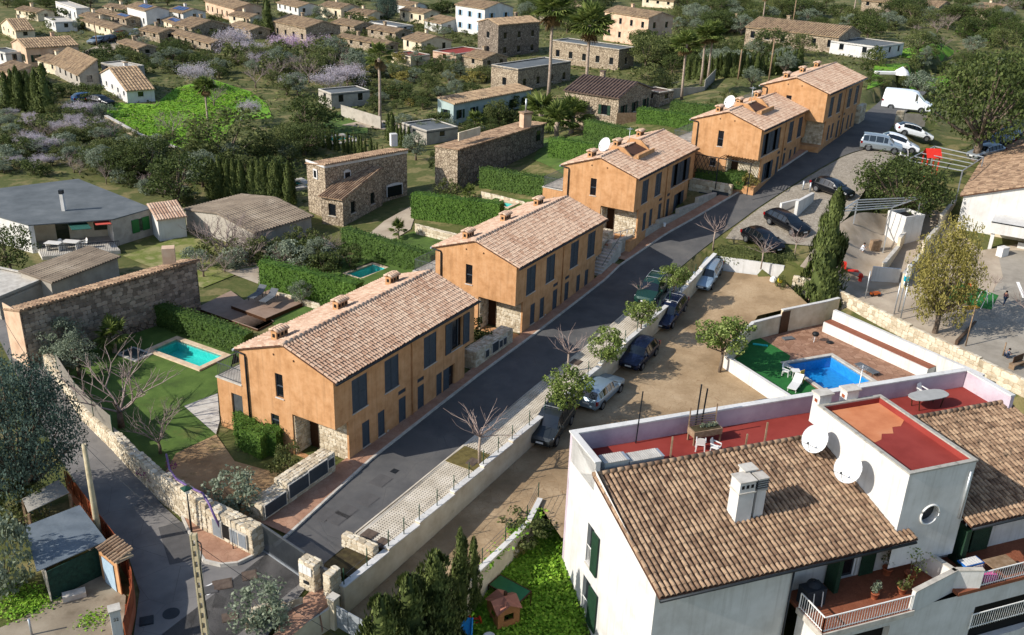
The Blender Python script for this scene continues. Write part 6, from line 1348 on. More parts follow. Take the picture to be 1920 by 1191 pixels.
# ------------------------------------------------------------------ garden below the car park
scatter('ground_cover', 'lush bright green weeds covering the sunken garden', [G(*p) for p in ((1000, 965), (1056, 950), (1056, 1060), (1080, 1120), (1100, 1225), (700, 1300), (880, 1120), (940, 1030))], 5200, .2, .3, 'grass', 'weeds', 9, 6, .22)
for x, y, tp, k, lab, w in ((862, 1150, 985, 'cypress', 'slim pointed cypress tallest of the conifer clump', 1.1), (886, 1140, 1005, 'cypress2', 'second slim cypress at the right of the conifer clump', .9), (815, 1190, 1035, 'conifer', 'bushy conifer in the middle of the clump below the car park', 1.0), (770, 1225, 1075, 'conifer', 'bushy conifer left of the middle of the clump', 1.0), (720, 1265, 1115, 'conifer', 'lowest bushy conifer beside the white gate', 1.0), (822, 1262, 1098, 'conifer', 'bushy conifer in front of the two slim cypresses', .9), (775, 1275, 1125, 'conifer', 'bushy conifer at the bottom edge left of the slide', .9)): plant(k, x, y, tp, lab, w)
plant('shrub', 985, 1010, 958, 'tall dark shrub below the railing corner of the garden', 1.1); plant('shrubyellow', 968, 1045, 1012, 'yellow-flowering shrub in the sunken garden', .7)
p = G(955, 1128); t = thing('garden_table', 'green table-tennis style table standing in the weeds', 'table', p, .35); zt = p.z+.76
q = [P(916, 1098, zt), P(938, 1079, zt), P(996, 1110, zt), P(975, 1130, zt)]
MB().prism([q[0], q[3], q[2], q[1]], .05).build('table_top', mat('green_table', ['#1f5a34', '#2a6a40'], .4, 2), t)
for a, b in zip(q, q[1:]+q[:1]): MB().bar(a+V((0, 0, .03)), b+V((0, 0, .03)), .06).build('edge', M['brown_door'], t)
for v_ in q: MB().bar(v_, V((v_.x, v_.y, gz(v_.x, v_.y))), .06).build('leg', M['brown_door'], t)
p = G(943, 1160); t = thing('playhouse', 'small plastic playhouse with four-gabled terracotta roof', 'playhouse', p, .5); ph = mat('playhouse_wall', ['#8a5a35', '#9c6a42'], .6, 3, bump=.3, wave=('Z', 3.)); pr_ = mat('playhouse_roof', ['#8f5a48', '#a06a56'], .6, 3)
cs, sn = math.cos(.5), math.sin(.5); L_ = lambda x, y, z: p+V((x*cs-y*sn, x*sn+y*cs, z)); w_ = .62
mb = MB()
for r_ in range(4):
    q = r_*math.pi/2; c2, s2 = math.cos(q), math.sin(q); K = lambda x, y, z: L_(x*c2-y*s2, x*s2+y*c2, z)
    panel(mb, K(-w_, -w_, 0), K(1, 0, 0)-p, (0, 0, 1), 2*w_, .95, [(.35, .9, .38, .78)], K(0, 1, 0)-p, .08); mb.add([K(-w_, -w_, .95), K(w_, -w_, .95), K(0, -w_, 1.3)], [(0, 1, 2)])
mb.build('wall', ph, t); rm = MB()
for r_ in range(4):
    q = r_*math.pi/2; c2, s2 = math.cos(q), math.sin(q); K = lambda x, y, z: L_(x*c2-y*s2, x*s2+y*c2, z)
    rm.add([K(0, 0, 1.42), K(0, -w_-.1, 1.36), K(w_+.1, -w_-.1, .95)], [(0, 1, 2)]); rm.add([K(0, 0, 1.42), K(-w_-.1, -w_-.1, .95), K(0, -w_-.1, 1.36)], [(0, 1, 2)])
rm.build('roof', pr_, t); MB().box(L_(.15, .1, 1.3), (.14, .14, .3), .5).build('chimney', M['brown_door'], t); MB().box(p+V((0, 0, .02)), (1.1, 1.1, .05), .5).build('floor', M['darkroom'], t)
p = G(868, 1215); t = thing('toy_slide', 'blue plastic slide with green handles at the bottom edge', 'slide', p); bs_ = mat('slide_blue', ['#1d7fc0', '#2a8fd0'], .35)
top_ = P(876, 1158, p.z+1.15); ft = P(872, 1230, p.z+.1); d = (ft-top_); x_ = V((d.y, -d.x, 0)).normalized()*.25
mb = MB(); mb.add([top_-x_, top_+x_, top_+d*.4+x_+V((0, 0, -.12)), top_+d*.4-x_+V((0, 0, -.12)), ft+x_, ft-x_], [(0, 1, 2, 3), (3, 2, 4, 5)], True); mb.build('chute', bs_, t)
for s_ in (-1, 1): MB().tube([top_+x_*s_, top_+d*.4+x_*s_+V((0, 0, -.02)), ft+x_*s_+V((0, 0, .12))], .06, 6).build('side_rim', bs_, t); MB().tube([top_+x_*s_+V((0, 0, -.1)), top_+x_*s_+V((0, 0, .15)), top_+x_*s_+V((.06, .12, .22))], .06, 6).build('handle', mat('lime_plastic', ['#7cab1e'], .4), t)
for s_ in (-1, 1): MB().bar(top_+x_*s_+V((.35, .25, -.1)), top_+x_*s_+V((.55, .45, -1.1)), .08).build('ladder_rail', mat('red_plastic', ['#b03a24'], .4), t)
for k in range(3): MB().bar(top_-x_+V((.4+.06*k, .3+.06*k, -.3-.3*k)), top_+x_+V((.4+.06*k, .3+.06*k, -.3-.3*k)), .07).build('rung', mat('red_plastic', ['#b03a24']), t)
p = G(905, 1212); t = thing('toy_table', 'pink and grey play table beside the slide', 'toy', p); MB().box(p+V((0, 0, .4)), (.8, .5, .06), .4).build('table_top', mat('pink_plastic', ['#a83a78', '#b84c88'], .5), t); MB().lathe([(.05, .46), (.25, .5), (.3, .6), (.27, .6), (.05, .52)], p+V((.3, .1, 0)), 12).build('bowl', M['plastic'], t)
for dx in (-.3, .3): MB().box(p+V((dx, 0, 0)), (.08, .4, .4), .4).build('leg', mat('pink_plastic', ['#a83a78']), t)
# entrance to the lower car park
p = SR(26.4, 24.3, -1.4); t = thing('gate_post', 'cream square post at the near end of the retaining wall', 'post', p); MB().box(p-V((0, 0, .3)), (.4, .4, 2.0), AU).build('shaft', M['creamplaster'], t); MB().box(p+V((0, 0, 1.7)), (.48, .48, .07), AU).build('cap', M['kerb'], t)
t = thing('steel_gate', 'pale steel panel gate into the lower car park', 'gate', SR(26.3, 24, -1.4)); a, b = SR(26.3, 24.05, -1.35), SR(26.1, 21.1, -1.35)
for k in range(4): MB().ob(a+(b-a)*k/4+V((0, 0, .1)), (b-a)*.235, V(U)*.05, (0, 0, 1.25)).build('gate_panel', mat('pale_steel', ['#8b9094', '#9ea3a6'], .5, 2, metal=.2, bump=.3, wave=('Z', 5.)), t)
a, b = SR(26.2, 24.5, -.4), SR(20.5, 25.6, -.5); plainwall('low cream wall continuing below the cream square post', [a, b], -1.2, .95, .25, M['creamplaster'], M['whiteplaster'])
# ------------------------------------------------------------------ people
def person(label, base, rz, h, pose, shirt, legs, hair, name='person'):
    t = thing(name, label, 'person', base, rz); k = h/1.7
    J = dict(stand=dict(pel=(0, 0, .92), ch=(0, .02, 1.32), nk=(0, .02, 1.46), hd=(0, 0, 1.6), hl=(.1, 0, .9), hr=(-.1, 0, .9), kl=(.12, -.12, .5), kr=(-.11, .06, .5), al=(.13, -.05, .08), ar=(-.12, .16, .08), tl=(.13, -.22, .03), tr=(-.12, 0, .03), sl=(.19, .02, 1.4), sr=(-.19, .02, 1.4), el=(.27, .08, 1.12), er=(-.26, -.06, 1.12), wl=(.26, -.06, .9), wr=(-.24, -.2, .96)),
      bend=dict(pel=(0, .12, .9), ch=(0, -.22, 1.1), nk=(0, -.36, 1.12), hd=(0, -.5, 1.1), hl=(.1, .12, .88), hr=(-.1, .12, .88), kl=(.12, -.02, .48), kr=(-.12, .2, .48), al=(.13, .1, .08), ar=(-.13, .3, .08), tl=(.13, -.06, .03), tr=(-.13, .14, .03), sl=(.19, -.3, 1.1), sr=(-.19, -.3, 1.1), el=(.2, -.42, .85), er=(-.2, -.42, .85), wl=(.12, -.52, .64), wr=(-.12, -.52, .64)),
      crouch=dict(pel=(0, .1, .38), ch=(0, -.05, .75), nk=(0, -.1, .88), hd=(0, -.16, 1.0), hl=(.1, .08, .38), hr=(-.1, .08, .38), kl=(.16, -.3, .48), kr=(-.16, -.28, .42), al=(.15, -.06, .08), ar=(-.15, -.04, .08), tl=(.16, -.22, .03), tr=(-.16, -.2, .03), sl=(.18, -.08, .82), sr=(-.18, -.08, .82), el=(.24, -.26, .6), er=(-.24, -.26, .6), wl=(.14, -.44, .56), wr=(-.14, -.44, .56)))[pose]
    def skin(nm, edges, rad, m):
        names = sorted({n for e in edges for n in e}, key=lambda n: (n != edges[0][0], n)); me = bpy.data.meshes.new(nm); me.from_pydata([V(J[n])*k for n in names], [(names.index(a), names.index(b)) for a, b in edges], []); o = bpy.data.objects.new(nm, me); col.objects.link(o); o.parent = t
        md = o.modifiers.new('skin', 'SKIN'); sk = me.skin_vertices[0].data
        for i, n in enumerate(names): sk[i].radius = (rad[n]*k, rad[n]*k); sk[i].use_root = n == edges[0][0]
        md.use_smooth_shade = True; o.modifiers.new('sub', 'SUBSURF').levels = 1; o.modifiers['sub'].render_levels = 1; me.materials.append(m); return o
    R = dict(pel=.13, ch=.14, nk=.055, hd=.1, hl=.1, hr=.1, kl=.06, kr=.06, al=.042, ar=.042, tl=.035, tr=.035, sl=.06, sr=.06, el=.042, er=.042, wl=.033, wr=.033)
    full = [('pel', 'ch'), ('ch', 'nk'), ('nk', 'hd'), ('pel', 'hl'), ('pel', 'hr'), ('hl', 'kl'), ('kl', 'al'), ('al', 'tl'), ('hr', 'kr'), ('kr', 'ar'), ('ar', 'tr'), ('ch', 'sl'), ('sl', 'el'), ('el', 'wl'), ('ch', 'sr'), ('sr', 'er'), ('er', 'wr')]
    skin('body', full, R, mat('skin_tone', ['#a97b5f'], .6)); up = {n: r*1.22 for n, r in R.items()}
    skin('shirt', [('pel', 'ch'), ('ch', 'sl'), ('sl', 'el'), ('ch', 'sr'), ('sr', 'er')], up, shirt); skin('trousers', [('pel', 'hl'), ('hl', 'kl'), ('kl', 'al'), ('pel', 'hr'), ('hr', 'kr'), ('kr', 'ar')], up, legs)
    hd = V(J['hd'])*k; MB().lathe([(.118*k, -.02*k), (.125*k, .05*k), (.09*k, .11*k), (.01, .135*k)], hd+V((0, .02*k, .0)), 10).build('hair', hair, t, local=True); return t
cloth = lambda n, c: mat('cloth_'+n, [c], .9)
DK = cloth('dark_hair', '#1d1612')
person('child in dark jumper and jeans walking across the grey school court', G(1882, 572), 1.9, 1.25, 'stand', cloth('maroon', '#5a3f42'), cloth('jeans', '#24344c'), DK)
person('adult in orange jacket bending over the green turf', G(1812, 552), .5, 1.6, 'bend', cloth('orange', '#d2551c'), cloth('black', '#1b1b1f'), DK)
person('child in pink top crouching beside the orange jacket', G(1799, 553), -.6, 1.1, 'crouch', cloth('pink', '#d8a3ad'), cloth('grey', '#6b6b70'), DK)
person('person in white shirt crouching beside the wooden box under the steel frame', G(1616, 472), .9, 1.35, 'crouch', cloth('white', '#dfe0e2'), cloth('pale', '#b9bcc2'), DK)
person('person in grey top crouching by the brown bench at the right edge', G(1886, 672), 1.2, 1.3, 'crouch', cloth('slate', '#5a6470'), cloth('navy', '#252f45'), DK)
# ------------------------------------------------------------------ school yard and parking on the right
pad('parking', None, mat('worn_pavers', ['#80776a', '#938a7c', '#a29a8c'], .95, .5, bump=.3, voro=(5., '#6a6254', .06), stain=('#6f675a', .4, .55, .5)), .03, 1.2, [SR(81.0, 24.8), SR(83.5, 24.9), SR(88.4, 24.1), SR(97.4, 22.1), SR(104, 20.4), SR(110, 17.8), SR(110, 15.2), SR(100, 16.2), SR(90, 16.2), SR(83.0, 17.2)])
pad('school_yard', [(1500, 500), (1560, 552), (1700, 628), (1920, 745), (2000, 760), (2000, 440), (1840, 470), (1790, 425), (1760, 395), (1690, 395), (1610, 400), (1545, 440)], M['dust'], .03, 1.2)
pad('court', [(1790, 640), (1850, 560), (1880, 520), (1870, 470), (2000, 470), (2000, 770), (1920, 745)], mat('court_concrete', ['#7d766b', '#8e877b', '#9b9488'], .95, .6, bump=.15, stain=('#7c766b', .4, .6, .5)), .045, 1.2)
pad('court_line', [(1905, 530), (1911, 530), (1923, 560), (1917, 560)], M['whitepaint'], .055, 3)
pad('artificial_turf', [(1772, 540), (1800, 530), (1872, 555), (1858, 582), (1820, 575), (1770, 560)], mat('green_turf', ['#2a6a1c']), .06, 2)
# white school building
b0 = G(1793, 428); zb = b0.z; zt = zb+htop(b0, 1802, 367); t = thing('school_building', 'white school building with weathered tile roof at the right edge', 'building', b0)
eu, ew = V(U), -V(W); Lb, Wb, rs = 26., 15., 2.6; A_ = V((b0.x, b0.y, zt)); up = V((0, 0, 1))
mb = MB(); mb.add([A_-up*(zt-zb+2), A_+ew*Wb-up*(zt-zb+2), A_+ew*Wb, A_+ew*Wb/2+up*rs, A_], [(0, 1, 2, 3, 4)]); mb.ob(V((b0.x, b0.y, zb-2))+eu*.01, eu*Lb, ew*.2, (0, 0, zt-zb+2)); mb.build('gable_wall', M['whiteplaster'], t)
dkk = MB(); q = [A_-eu*.25-ew*.3-up*.1, A_+eu*Lb-ew*.3-up*.1, A_+eu*Lb+ew*Wb/2+up*rs, A_-eu*.25+ew*Wb/2+up*rs]; dkk.prism(q, .08); dkk.prism([A_-eu*.25+ew*(Wb+.3)-up*.1, A_+eu*Lb+ew*(Wb+.3)-up*.1, q[2], q[3]], .079); rf = dkk.build('roof', mat('roof_bed', ['#6e4632']), t)
tiles(rf, q[0]+up*.08, eu, (ew*(Wb/2+.3)+up*(rs+.1)).normalized(), Lb+.25, math.hypot(Wb/2+.3, rs+.1), .32, .6, M['oldtile'], M['oldtile1'], local=False)
zp_ = zb+1.0; o_ = A_-up*(zt-zp_)+ew*3.0-eu*3.2; MB().ob(o_, ew*12, eu*3.25, (0, 0, 1.1)).build('porch_roof', M['whiteplaster'], t); MB().ob(o_-eu*.04+up*1.0, ew*12, eu*.03, (0, 0, .1)).build('fascia_line', M['dark_metal'], t)
for k in (.2, 4.4, 8.6): MB().ob(o_+ew*k+eu*.2-up*2.5, ew*.3, eu*.3, (0, 0, 2.5)).build('column', M['whiteplaster'], t)
MB().ob(o_+ew*2.5+eu*1.4-up*2.4, ew*4, eu*.15, (0, 0, 1.6)).build('porch_wall', M['whiteplaster'], t); MB().ob(o_+eu*3.0-up*2.5, ew*12, eu*.1, (0, 0, 2.45)).build('porch_back', M['creamplaster'], t)
# ramp walls beside the school
for i, (pa, pb, hh, lab) in enumerate((((1652, 520), (1735, 385), 1.3, 'left beige ramp wall leading up beside the steel frame'), ((1690, 540), (1790, 380), 1.3, 'right beige ramp wall leading up towards the white school building'))):
    a, b = G(*pa), G(*pb); plainwall(lab, [a, a+(b-a)*.33, a+(b-a)*.66, b], None, hh, .25, M['creamplaster'], M['kerb'])
a, b = G(1632, 527), G(1684, 530); plainwall('white end wall of the ramp facing the pool patio', [a, b], None, 1.35, .2, M['whiteplaster'], None)
# steel pergola frames
def frame_(label, px, h, n, m=M['zinc']):
    q = [G(*p) for p in px]; z = max(p.z for p in q)+h; t = thing('steel_pergola', label, 'pergola', q[0]); T = [V((p.x, p.y, z)) for p in q]
    for p, s in zip(q, T): MB().bar(p, s, .09).build('post', m, t)
    for a, b in zip(T, T[1:]+T[:1]): MB().bar(a, b, .09).build('beam', m, t)
    for k in range(1, n): MB().bar(T[0]+(T[3]-T[0])*k/n, T[1]+(T[2]-T[1])*k/n, .07).build('rafter', m, t)
    return t
frame_('bare grey steel pergola frame in front of the carob tree', [(1566, 455), (1655, 475), (1712, 440), (1600, 420)], 2.3, 4)
frame_('second bare steel pergola frame beside the school roof', [(1690, 350), (1790, 385), (1835, 335), (1745, 310)], 2.1, 4)
p = G(1690, 447); t = thing('white_kiosk', 'small white flat-topped kiosk under the steel frame', 'kiosk', p); rz_ = AU-.6
MB().box(p-V((0, 0, .3)), (2.3, 2.2, 2.5), rz_).build('wall', M['whiteplaster'], t); mb = MB()
for sx, sy, lx, ly in ((0, -1.05, 2.36, .15), (0, 1.05, 2.36, .15), (-1.1, 0, .15, 1.95), (1.1, 0, .15, 1.95)): c_, s_ = math.cos(rz_), math.sin(rz_); mb.box(p+V((sx*c_-sy*s_, sx*s_+sy*c_, 2.2)), (lx, ly, .35), rz_)
mb.build('parapet', M['whiteplaster'], t); MB().box(p+V((0, 0, 2.2)), (2.0, 1.9, .05), rz_).build('roof_bed', M['darkroom'], t)
# white wedge walls of the ramp by the street
a, b, c = G(1462, 398), G(1496, 382), G(1520, 385)
plainwall('left white wedge wall of the ramp entrance beside the street', [a, b], None, .9, .25, M['whiteplaster'], None); plainwall('right white wedge wall of the ramp entrance beside the street', [G(1490, 408), G(1522, 378)], None, 1.6, .3, M['whiteplaster'], None)
for i, (x, y) in enumerate(((1505, 357), (1518, 360))): p = G(x, y); tag(MB().tube([p, p+V((0, 0, .95))], .09, 8).build('bollard', M['zinc']), ('left pale bollard at the street by the wedge walls', 'right pale bollard at the street by the wedge walls')[i], 'bollard')
# cars and vans at the top of the street
car('van', PN['white'], 'large white delivery van parked at the top of the street', (1738, 212), (1660, 203), name='delivery_van', cat='van')
car('mpv', PN['silver'], 'silver-white small passenger van in the corner parking bay', (1684, 288), (1617, 279))
car('hatch', PN['white'], 'white hatchback beside the silver small passenger van', (1716, 288), (1652, 268))
car('hatch', PN['white'], 'white hatchback with black roof near the stone wall end', (1737, 264), (1684, 250), roof=PN['black'])
car('hatch', PN['black'], 'black hatchback parked beside the carob tree', (1588, 374), (1530, 354))
car('wagon', PN['black'], 'black saloon nearer the white wedge walls', (1508, 446), (1440, 412))
car('hatch', PN['black'], 'black hatchback nearest the hedge of the car park', (1462, 480), (1396, 444))
car('hatch', PN['silver'], 'dappled silver hatchback under the big tree', (1822, 300), (1872, 290))
car('hatch', PN['navy'], 'dark blue car behind the dappled silver hatchback', (1848, 282), (1890, 272)); car('hatch', PN['blue'], 'blue car farthest under the big tree', (1868, 268), (1905, 258))
p = G(1692, 298); t = thing('motor_scooter', 'white motor scooter under a dark cover beside the silver van', 'scooter', p, .3)
for dx in (-.55, .55): MB().tube([p+V((dx, -.06, .24)), p+V((dx, .06, .24))], .24, 14).build('wheel', TY, t)
MB().lathe([(.05, .35), (.28, .4), (.26, .7), (.05, .78)], p+V((-.3, 0, 0)), 10).build('rear_body', M['plastic'], t); MB().bar(p+V((-.2, 0, .4)), p+V((.4, 0, .35)), .28, .12).build('footboard', M['plastic'], t); MB().bar(p+V((.5, 0, .3)), p+V((.35, 0, 1.05)), .2, .12).build('front_shield', M['plastic'], t); MB().bar(p+V((.35, -.32, 1.05)), p+V((.35, .32, 1.05)), .05).build('handlebar', BLK, t); MB().lathe([(.4, .75), (.36, 1.0), (.1, 1.15)], p+V((-.05, .1, 0)), 9).build('cover', cloth('tarp', '#33383e'), t)
# stone wall end by the van
a = G(1676, 236); b = G(1735, 238); stone_block('stone_wall', 'short stone wall with a panel gate below the white van', a-V((0, 0, .2)), V((b.x-a.x, b.y-a.y, 0))*.25, V((.25, .5, 0)), 1.9, .35, False, faces='xyt'); c_ = a+(b-a)*.27; MB_ = MB(); MB_.ob(c_, (b-a)*.7, V((0, .05, 0)), (0, 0, 1.5)); tag(MB_.build('panel_gate', M['greyplaster']), 'grey panel gate beside the short stone wall', 'gate')
# playground tower and toys
p = G(1738, 335); t = thing('play_tower', 'red-roofed wooden playground tower behind the carob tree', 'play tower', p); redp = mat('red_play', ['#c22a1e', '#d2382a'], .5, 3); zt = htop(p, 1738, 278)
for dx in (-.6, .6):
    for dy in (-.6, .6): MB().bar(p+V((dx, dy, 0)), p+V((dx, dy, zt-.8)), .1).build('post', redp, t)
MB().box(p+V((0, 0, 1.0)), (1.2, 1.2, .08)).build('platform', M['wood'], t); mb = MB(); mb.add([p+V((-.8, -.8, zt-.85)), p+V((.8, -.8, zt-.85)), p+V((.8, 0, zt)), p+V((-.8, 0, zt)), p+V((.8, .8, zt-.85)), p+V((-.8, .8, zt-.85))], [(0, 1, 2, 3), (3, 2, 4, 5)]); mb.build('roof', redp, t)
p = G(1632, 472); t = thing('wooden_box', 'tilted wooden play box beside the crouching person', 'box', p); MB().ob(p, V((.9, .2, 0)), V((-.1, .5, 0)), (.1, 0, 1.0)).build('box', M['wood'], t)
p = G(1612, 528); t = thing('fire_hydrant', 'small red hydrant on the dusty yard', 'hydrant', p); MB().lathe([(.2, 0), (.15, .1), (.15, .55), (.2, .58), (.17, .7), (.03, .78)], p, 12).build('barrel', redp, t); MB().tube([p+V((-.25, 0, .45)), p+V((.25, 0, .45))], .07, 8).build('outlet', redp, t)
p = G(1640, 555); t = thing('ride_on_toy', 'orange ride-on toy lying on the dusty yard', 'toy', p); MB().box(p+V((0, 0, .15)), (.8, .35, .2), .2).build('body', mat('orange_plastic', ['#c2602a'], .5), t)
for dx in (-.28, .28):
    for dy in (-.2, .2): MB().tube([p+V((dx, dy-.04, .13)), p+V((dx, dy+.04, .13))], .13, 10).build('wheel', BLK, t)
for i, (x, y) in enumerate(((1575, 452), (1576, 472))): p = G(x, y); t = thing('tyre', ('upper half-buried play tyre beside the cypress', 'lower half-buried play tyre beside the cypress')[i], 'tyre', p); MB().tube([p+V((.32*math.cos(q), 0, .32*math.sin(q))) for q in [math.pi*k/10 for k in range(11)]], .1, 8).build('tyre_ring', TY, t)
p = G(1584, 510); t = thing('red_slide', 'small red slide and steps half behind the cypress', 'slide', p); MB().ob(p+V((0, 0, .1)), V((1.1, -.3, -.0)), V((.1, .45, 0)), (0, 0, .08)).build('chute', redp, t); MB().ob(p+V((-.3, .1, 0)), V((.35, -.1, 0)), V((.1, .45, 0)), (0, 0, .8)).build('tower', redp, t)
# poles of the yard fence, backboard
for i, (x, y, tp, lab) in enumerate(((1622, 560, 508, 'grey fence post nearest the red hydrant'), (1676, 590, 530, 'grey fence post beside the blue basketball sign'), (1688, 600, 530, 'second fence post behind the blue basketball sign'), (1810, 650, 575, 'thin wooden post at the yard wall'), (1880, 668, 642, 'short wooden post at the right edge of the yard'))): p = G(x, y); tag(MB().tube([p, p+V((0, 0, max(.5, htop(p, x, tp))))], .05, 6).build('fence_post', M['zinc'] if i < 3 else M['wood']), lab, 'post')
p = G(1684, 585); t = thing('basketball_stand', 'white pole with a small blue box above the ramp end', 'pole', p); h = htop(p, 1690, 498); MB().tube([p, p+V((0, 0, h-.5))], .06, 8).build('pole', M['zinc'], t); MB().box(p+V((.1, 0, h-1.3)), (.35, .25, .4)).build('blue_box', mat('cyan_box', ['#1f9fb8'], .5), t); MB().box(p+V((.15, 0, h-.9)), (.3, .2, 1.0)).build('lamp_head', M['plastic'], t)
p = G(1845, 575); t = thing('swing_frame', 'white climbing frame standing on the green turf', 'climbing frame', p)
for dx in (-.5, .5):
    for dy in (-.5, .5): MB().bar(p+V((dx, dy, 0)), p+V((dx*.4, dy, 1.3)), .05).build('leg', M['plastic'], t)
MB().bar(p+V((0, -.5, 1.3)), p+V((0, .5, 1.3)), .06).build('top_bar', M['plastic'], t)
p = G(1822, 578); tag(MB().box(p, (1.2, .5, .12), .3).build('sand_bag', mat('yellow_canvas', ['#b98a2a', '#c99a3a'], .8, 4)), 'yellow padded mat at the edge of the green turf', 'mat')
p = G(1878, 480); t = thing('white_bin', 'white box container by the school porch', 'container', p); MB().box(p, (.9, .6, .8), .5).build('body', M['plastic'], t); MB().box(p+V((0, 0, .8)), (.95, .65, .06), .5).build('lid', M['plastic'], t)
a, b = G(1792, 648), G(1850, 578); plainwall('low dark edging wall running across the yard to the green turf', [a, b], None, .45, .2, mat('dark_timber', ['#4a3a2c', '#5a4838'], .9, 4), None)
p = G(1905, 690); t = thing('brown_bench', 'brown play bench with coloured slats at the right edge', 'bench', p); MB().box(p+V((0, 0, .4)), (1.4, .5, .06), .6).build('seat', M['wood'], t); MB().box(p+V((.1, .2, .45)), (1.3, .05, .5), .6).build('backrest', M['brown_door'], t)
for dx in (-.5, .5): MB().box(p+V((dx, dx*.6, 0)), (.1, .4, .4), .6).build('leg', M['wood'], t)
# trees of the right side
plant('carob', 1682, 410, 292, 'dense dark carob tree behind the steel pergola', 1.05)
plant('carob2', 1828, 300, 98, 'very large dark tree over the parked cars at upper right', .72)
plant('carob', 1895, 235, 120, 'dark tree behind the very large tree at the right edge', .8)
plant('pepper', 1752, 625, 410, 'yellow-green pepper tree leaning over the school yard', .56)
plant('bare', 1948, 650, 520, 'leafless tree at the right edge casting branch shadows', .9)
plant('vase', 1862, 548, 508, 'small bare sapling beside the school court', .8)
# ------------------------------------------------------------------ walls, stairs and patio between the ochre houses
t = stone_block('stone_wall', 'stone wall with four small cabinet doors between the first and second ochre houses', SR(49.7, 31.6, .2), V(U)*5.0, V(W)*1.0, 1.45, .27, True, limit=200, seed=301)
for x, w, z, h in ((1.2, .4, .55, .5), (2.1, .75, .55, .7), (3.05, .35, .6, .5), (3.6, .35, .6, .5)): cabinet(t, SR(49.7, 31.6, .3), V(U), -V(W), x, w, z, h, dk)
plant('shrubdark', 905, 640, 600, 'dark shrub in the porch gap between the first two ochre houses', .9, base=SR(52.0, 33.6, .4))
# stairs up to the patio of the middle house
t = thing('stone_stairs', 'grey stone stairs climbing from the street to the middle house patio', 'stairs', SR(69.6, 31.5, 1.0))
for k in range(11): MB().ob(SR(69.6+k*.36, 31.75, .9), V(U)*.37, V(W)*1.15, (0, 0, .2+.185*(k+1))).build('step', M['kerb'], t)
t = thing('sloping_stone_wall', 'rubble wall stepping up beside the stairs to the middle house', 'wall', SR(69.8, 33.2, 1))
for k in range(4): stone_block('', '', SR(69.8+k*1.15, 33.0, .6), V(U)*1.15, V(W)*.9, 1.6+.5*k, .28, False, root=t, seed=320+k, faces='yxt')
hr = MB(); hr.tube([SR(69.6, 31.7, 2.0), SR(73.5, 31.7, 4.0)], .03, 6); tag(hr.build('handrail', M['grey_metal']), 'thin handrail beside the stairs to the middle house', 'rail')
w_ = [SR(s, kl(s)+1.2, float(zst(s))) for s in (72.4, 74.5, 77, 80, 83, 86, 89)]; t = thing('patio_wall', 'long low stone wall holding the sunken patio of the middle house', 'wall', w_[0])
for i, (a, b) in enumerate(zip(w_[:-1], w_[1:])):
    d = V((b.x-a.x, b.y-a.y, 0)); top = max(3.35, max(a.z, b.z)+.5) if i > 2 else 3.2; MB().ob(V((a.x, a.y, a.z-.5)), d, V(W)*.35, (0, 0, top-a.z+.5)).build('core', mat('pale_block', ['#a99f90', '#b9b0a2'], .95, 2, bump=.2), t); stones(t, V((a.x, a.y, a.z)), d, (0, 0, 1), -V(W), d.length, top-a.z, .5, .03, m=mat('grey_block', ['#8f897e', '#a09a8f', '#aca699'], .95, 2, island=.5), pieces=False, seed=340+i)
pp_ = [SR(72.6, kl(72.6)+1.6, 0), SR(76, kl(76)+1.6, 0), SR(80, kl(80)+1.6, 0), SR(84, kl(84)+1.6, 0), SR(89, kl(89)+1.6, 0), SR(91, 28.0, 0), SR(90.5, 31.4, 0), SR(74.5, 33.2, 0), SR(72.6, 33, 0)]
mb = MB(); mb.prism([V((p.x, p.y, .8)) for p in pp_], 2.1); structure('patio', mb, M['terracotta'])
rl_ = MB()
for a, b in ((SR(73.2, 32.4, 2.95), SR(75.6, 31.6, 2.95)),):
    rl_.tube([a+V((0, 0, .9)), b+V((0, 0, .9))], .03, 6)
    for k in range(4): q = a+(b-a)*k/3; rl_.tube([q, q+V((0, 0, .9))], .025, 6)
tag(rl_.build('railing', M['zinc']), 'pale tubular railing at the head of the patio stairs', 'railing')
p = SR(80.5, 30.6, 2.92); tag(MB().lathe([(.12, 0), (.15, .35), (.13, .35), (.1, .02)], p, 10).build('bucket', M['plastic']), 'white bucket standing on the sunken patio', 'bucket')
# garage wall, hedge and trellis before the fourth house
a = SR(89.6, 31.9, 2.95); t = stone_block('stone_wall', 'stone wall with blue-grey garage panels at the far end of the sunken patio', a, V(U)*.5-V(W)*0, -V(W)*4.4, 2.4, .4, False, seed=360, faces='xt')
for k, (y, w, h) in enumerate(((.3, .7, .8), (1.15, 1.2, 1.2), (2.5, 1.7, 1.6))): MB().ob(a-V(U)*.12-V(W)*y+V((0, 0, .05)), V(U)*.08, -V(W)*w, (0, 0, h)).build('garage_panel', dk, t)
hedge('clipped hedge on the bank between the middle and fourth ochre houses', [SR(90.6, 31.6, 4.6), SR(91.5, 26.8, 5.0)], 1.4, 1.5, 'hedge', 90, .16, seed=21)
plant('shrubyellow', 1377, 358, 322, 'yellow-green shrub at the end of the hedge by the fourth ochre house', .9, base=SR(91.0, 26.3, 5.0))
fh = hs[3]; fm = ROOT[fh.name]; t = thing('trellis_pergola', 'dark lattice trellis and slatted canopy at the side of the fourth ochre house', 'pergola', fm @ V((-1.2, 4, 0)))
tl = MB(); Lp = lambda x, y, z: fm @ V((x, y, z))
for k in range(9):
    y0 = 3.4+k*.42; tl.bar(Lp(-1.5, y0, .9), Lp(-1.5, y0+.9, 2.6), .04); tl.bar(Lp(-1.5, y0+.9, .9), Lp(-1.5, y0, 2.6), .04)
tl.build('lattice', M['dark_metal'], t, kind='stuff')
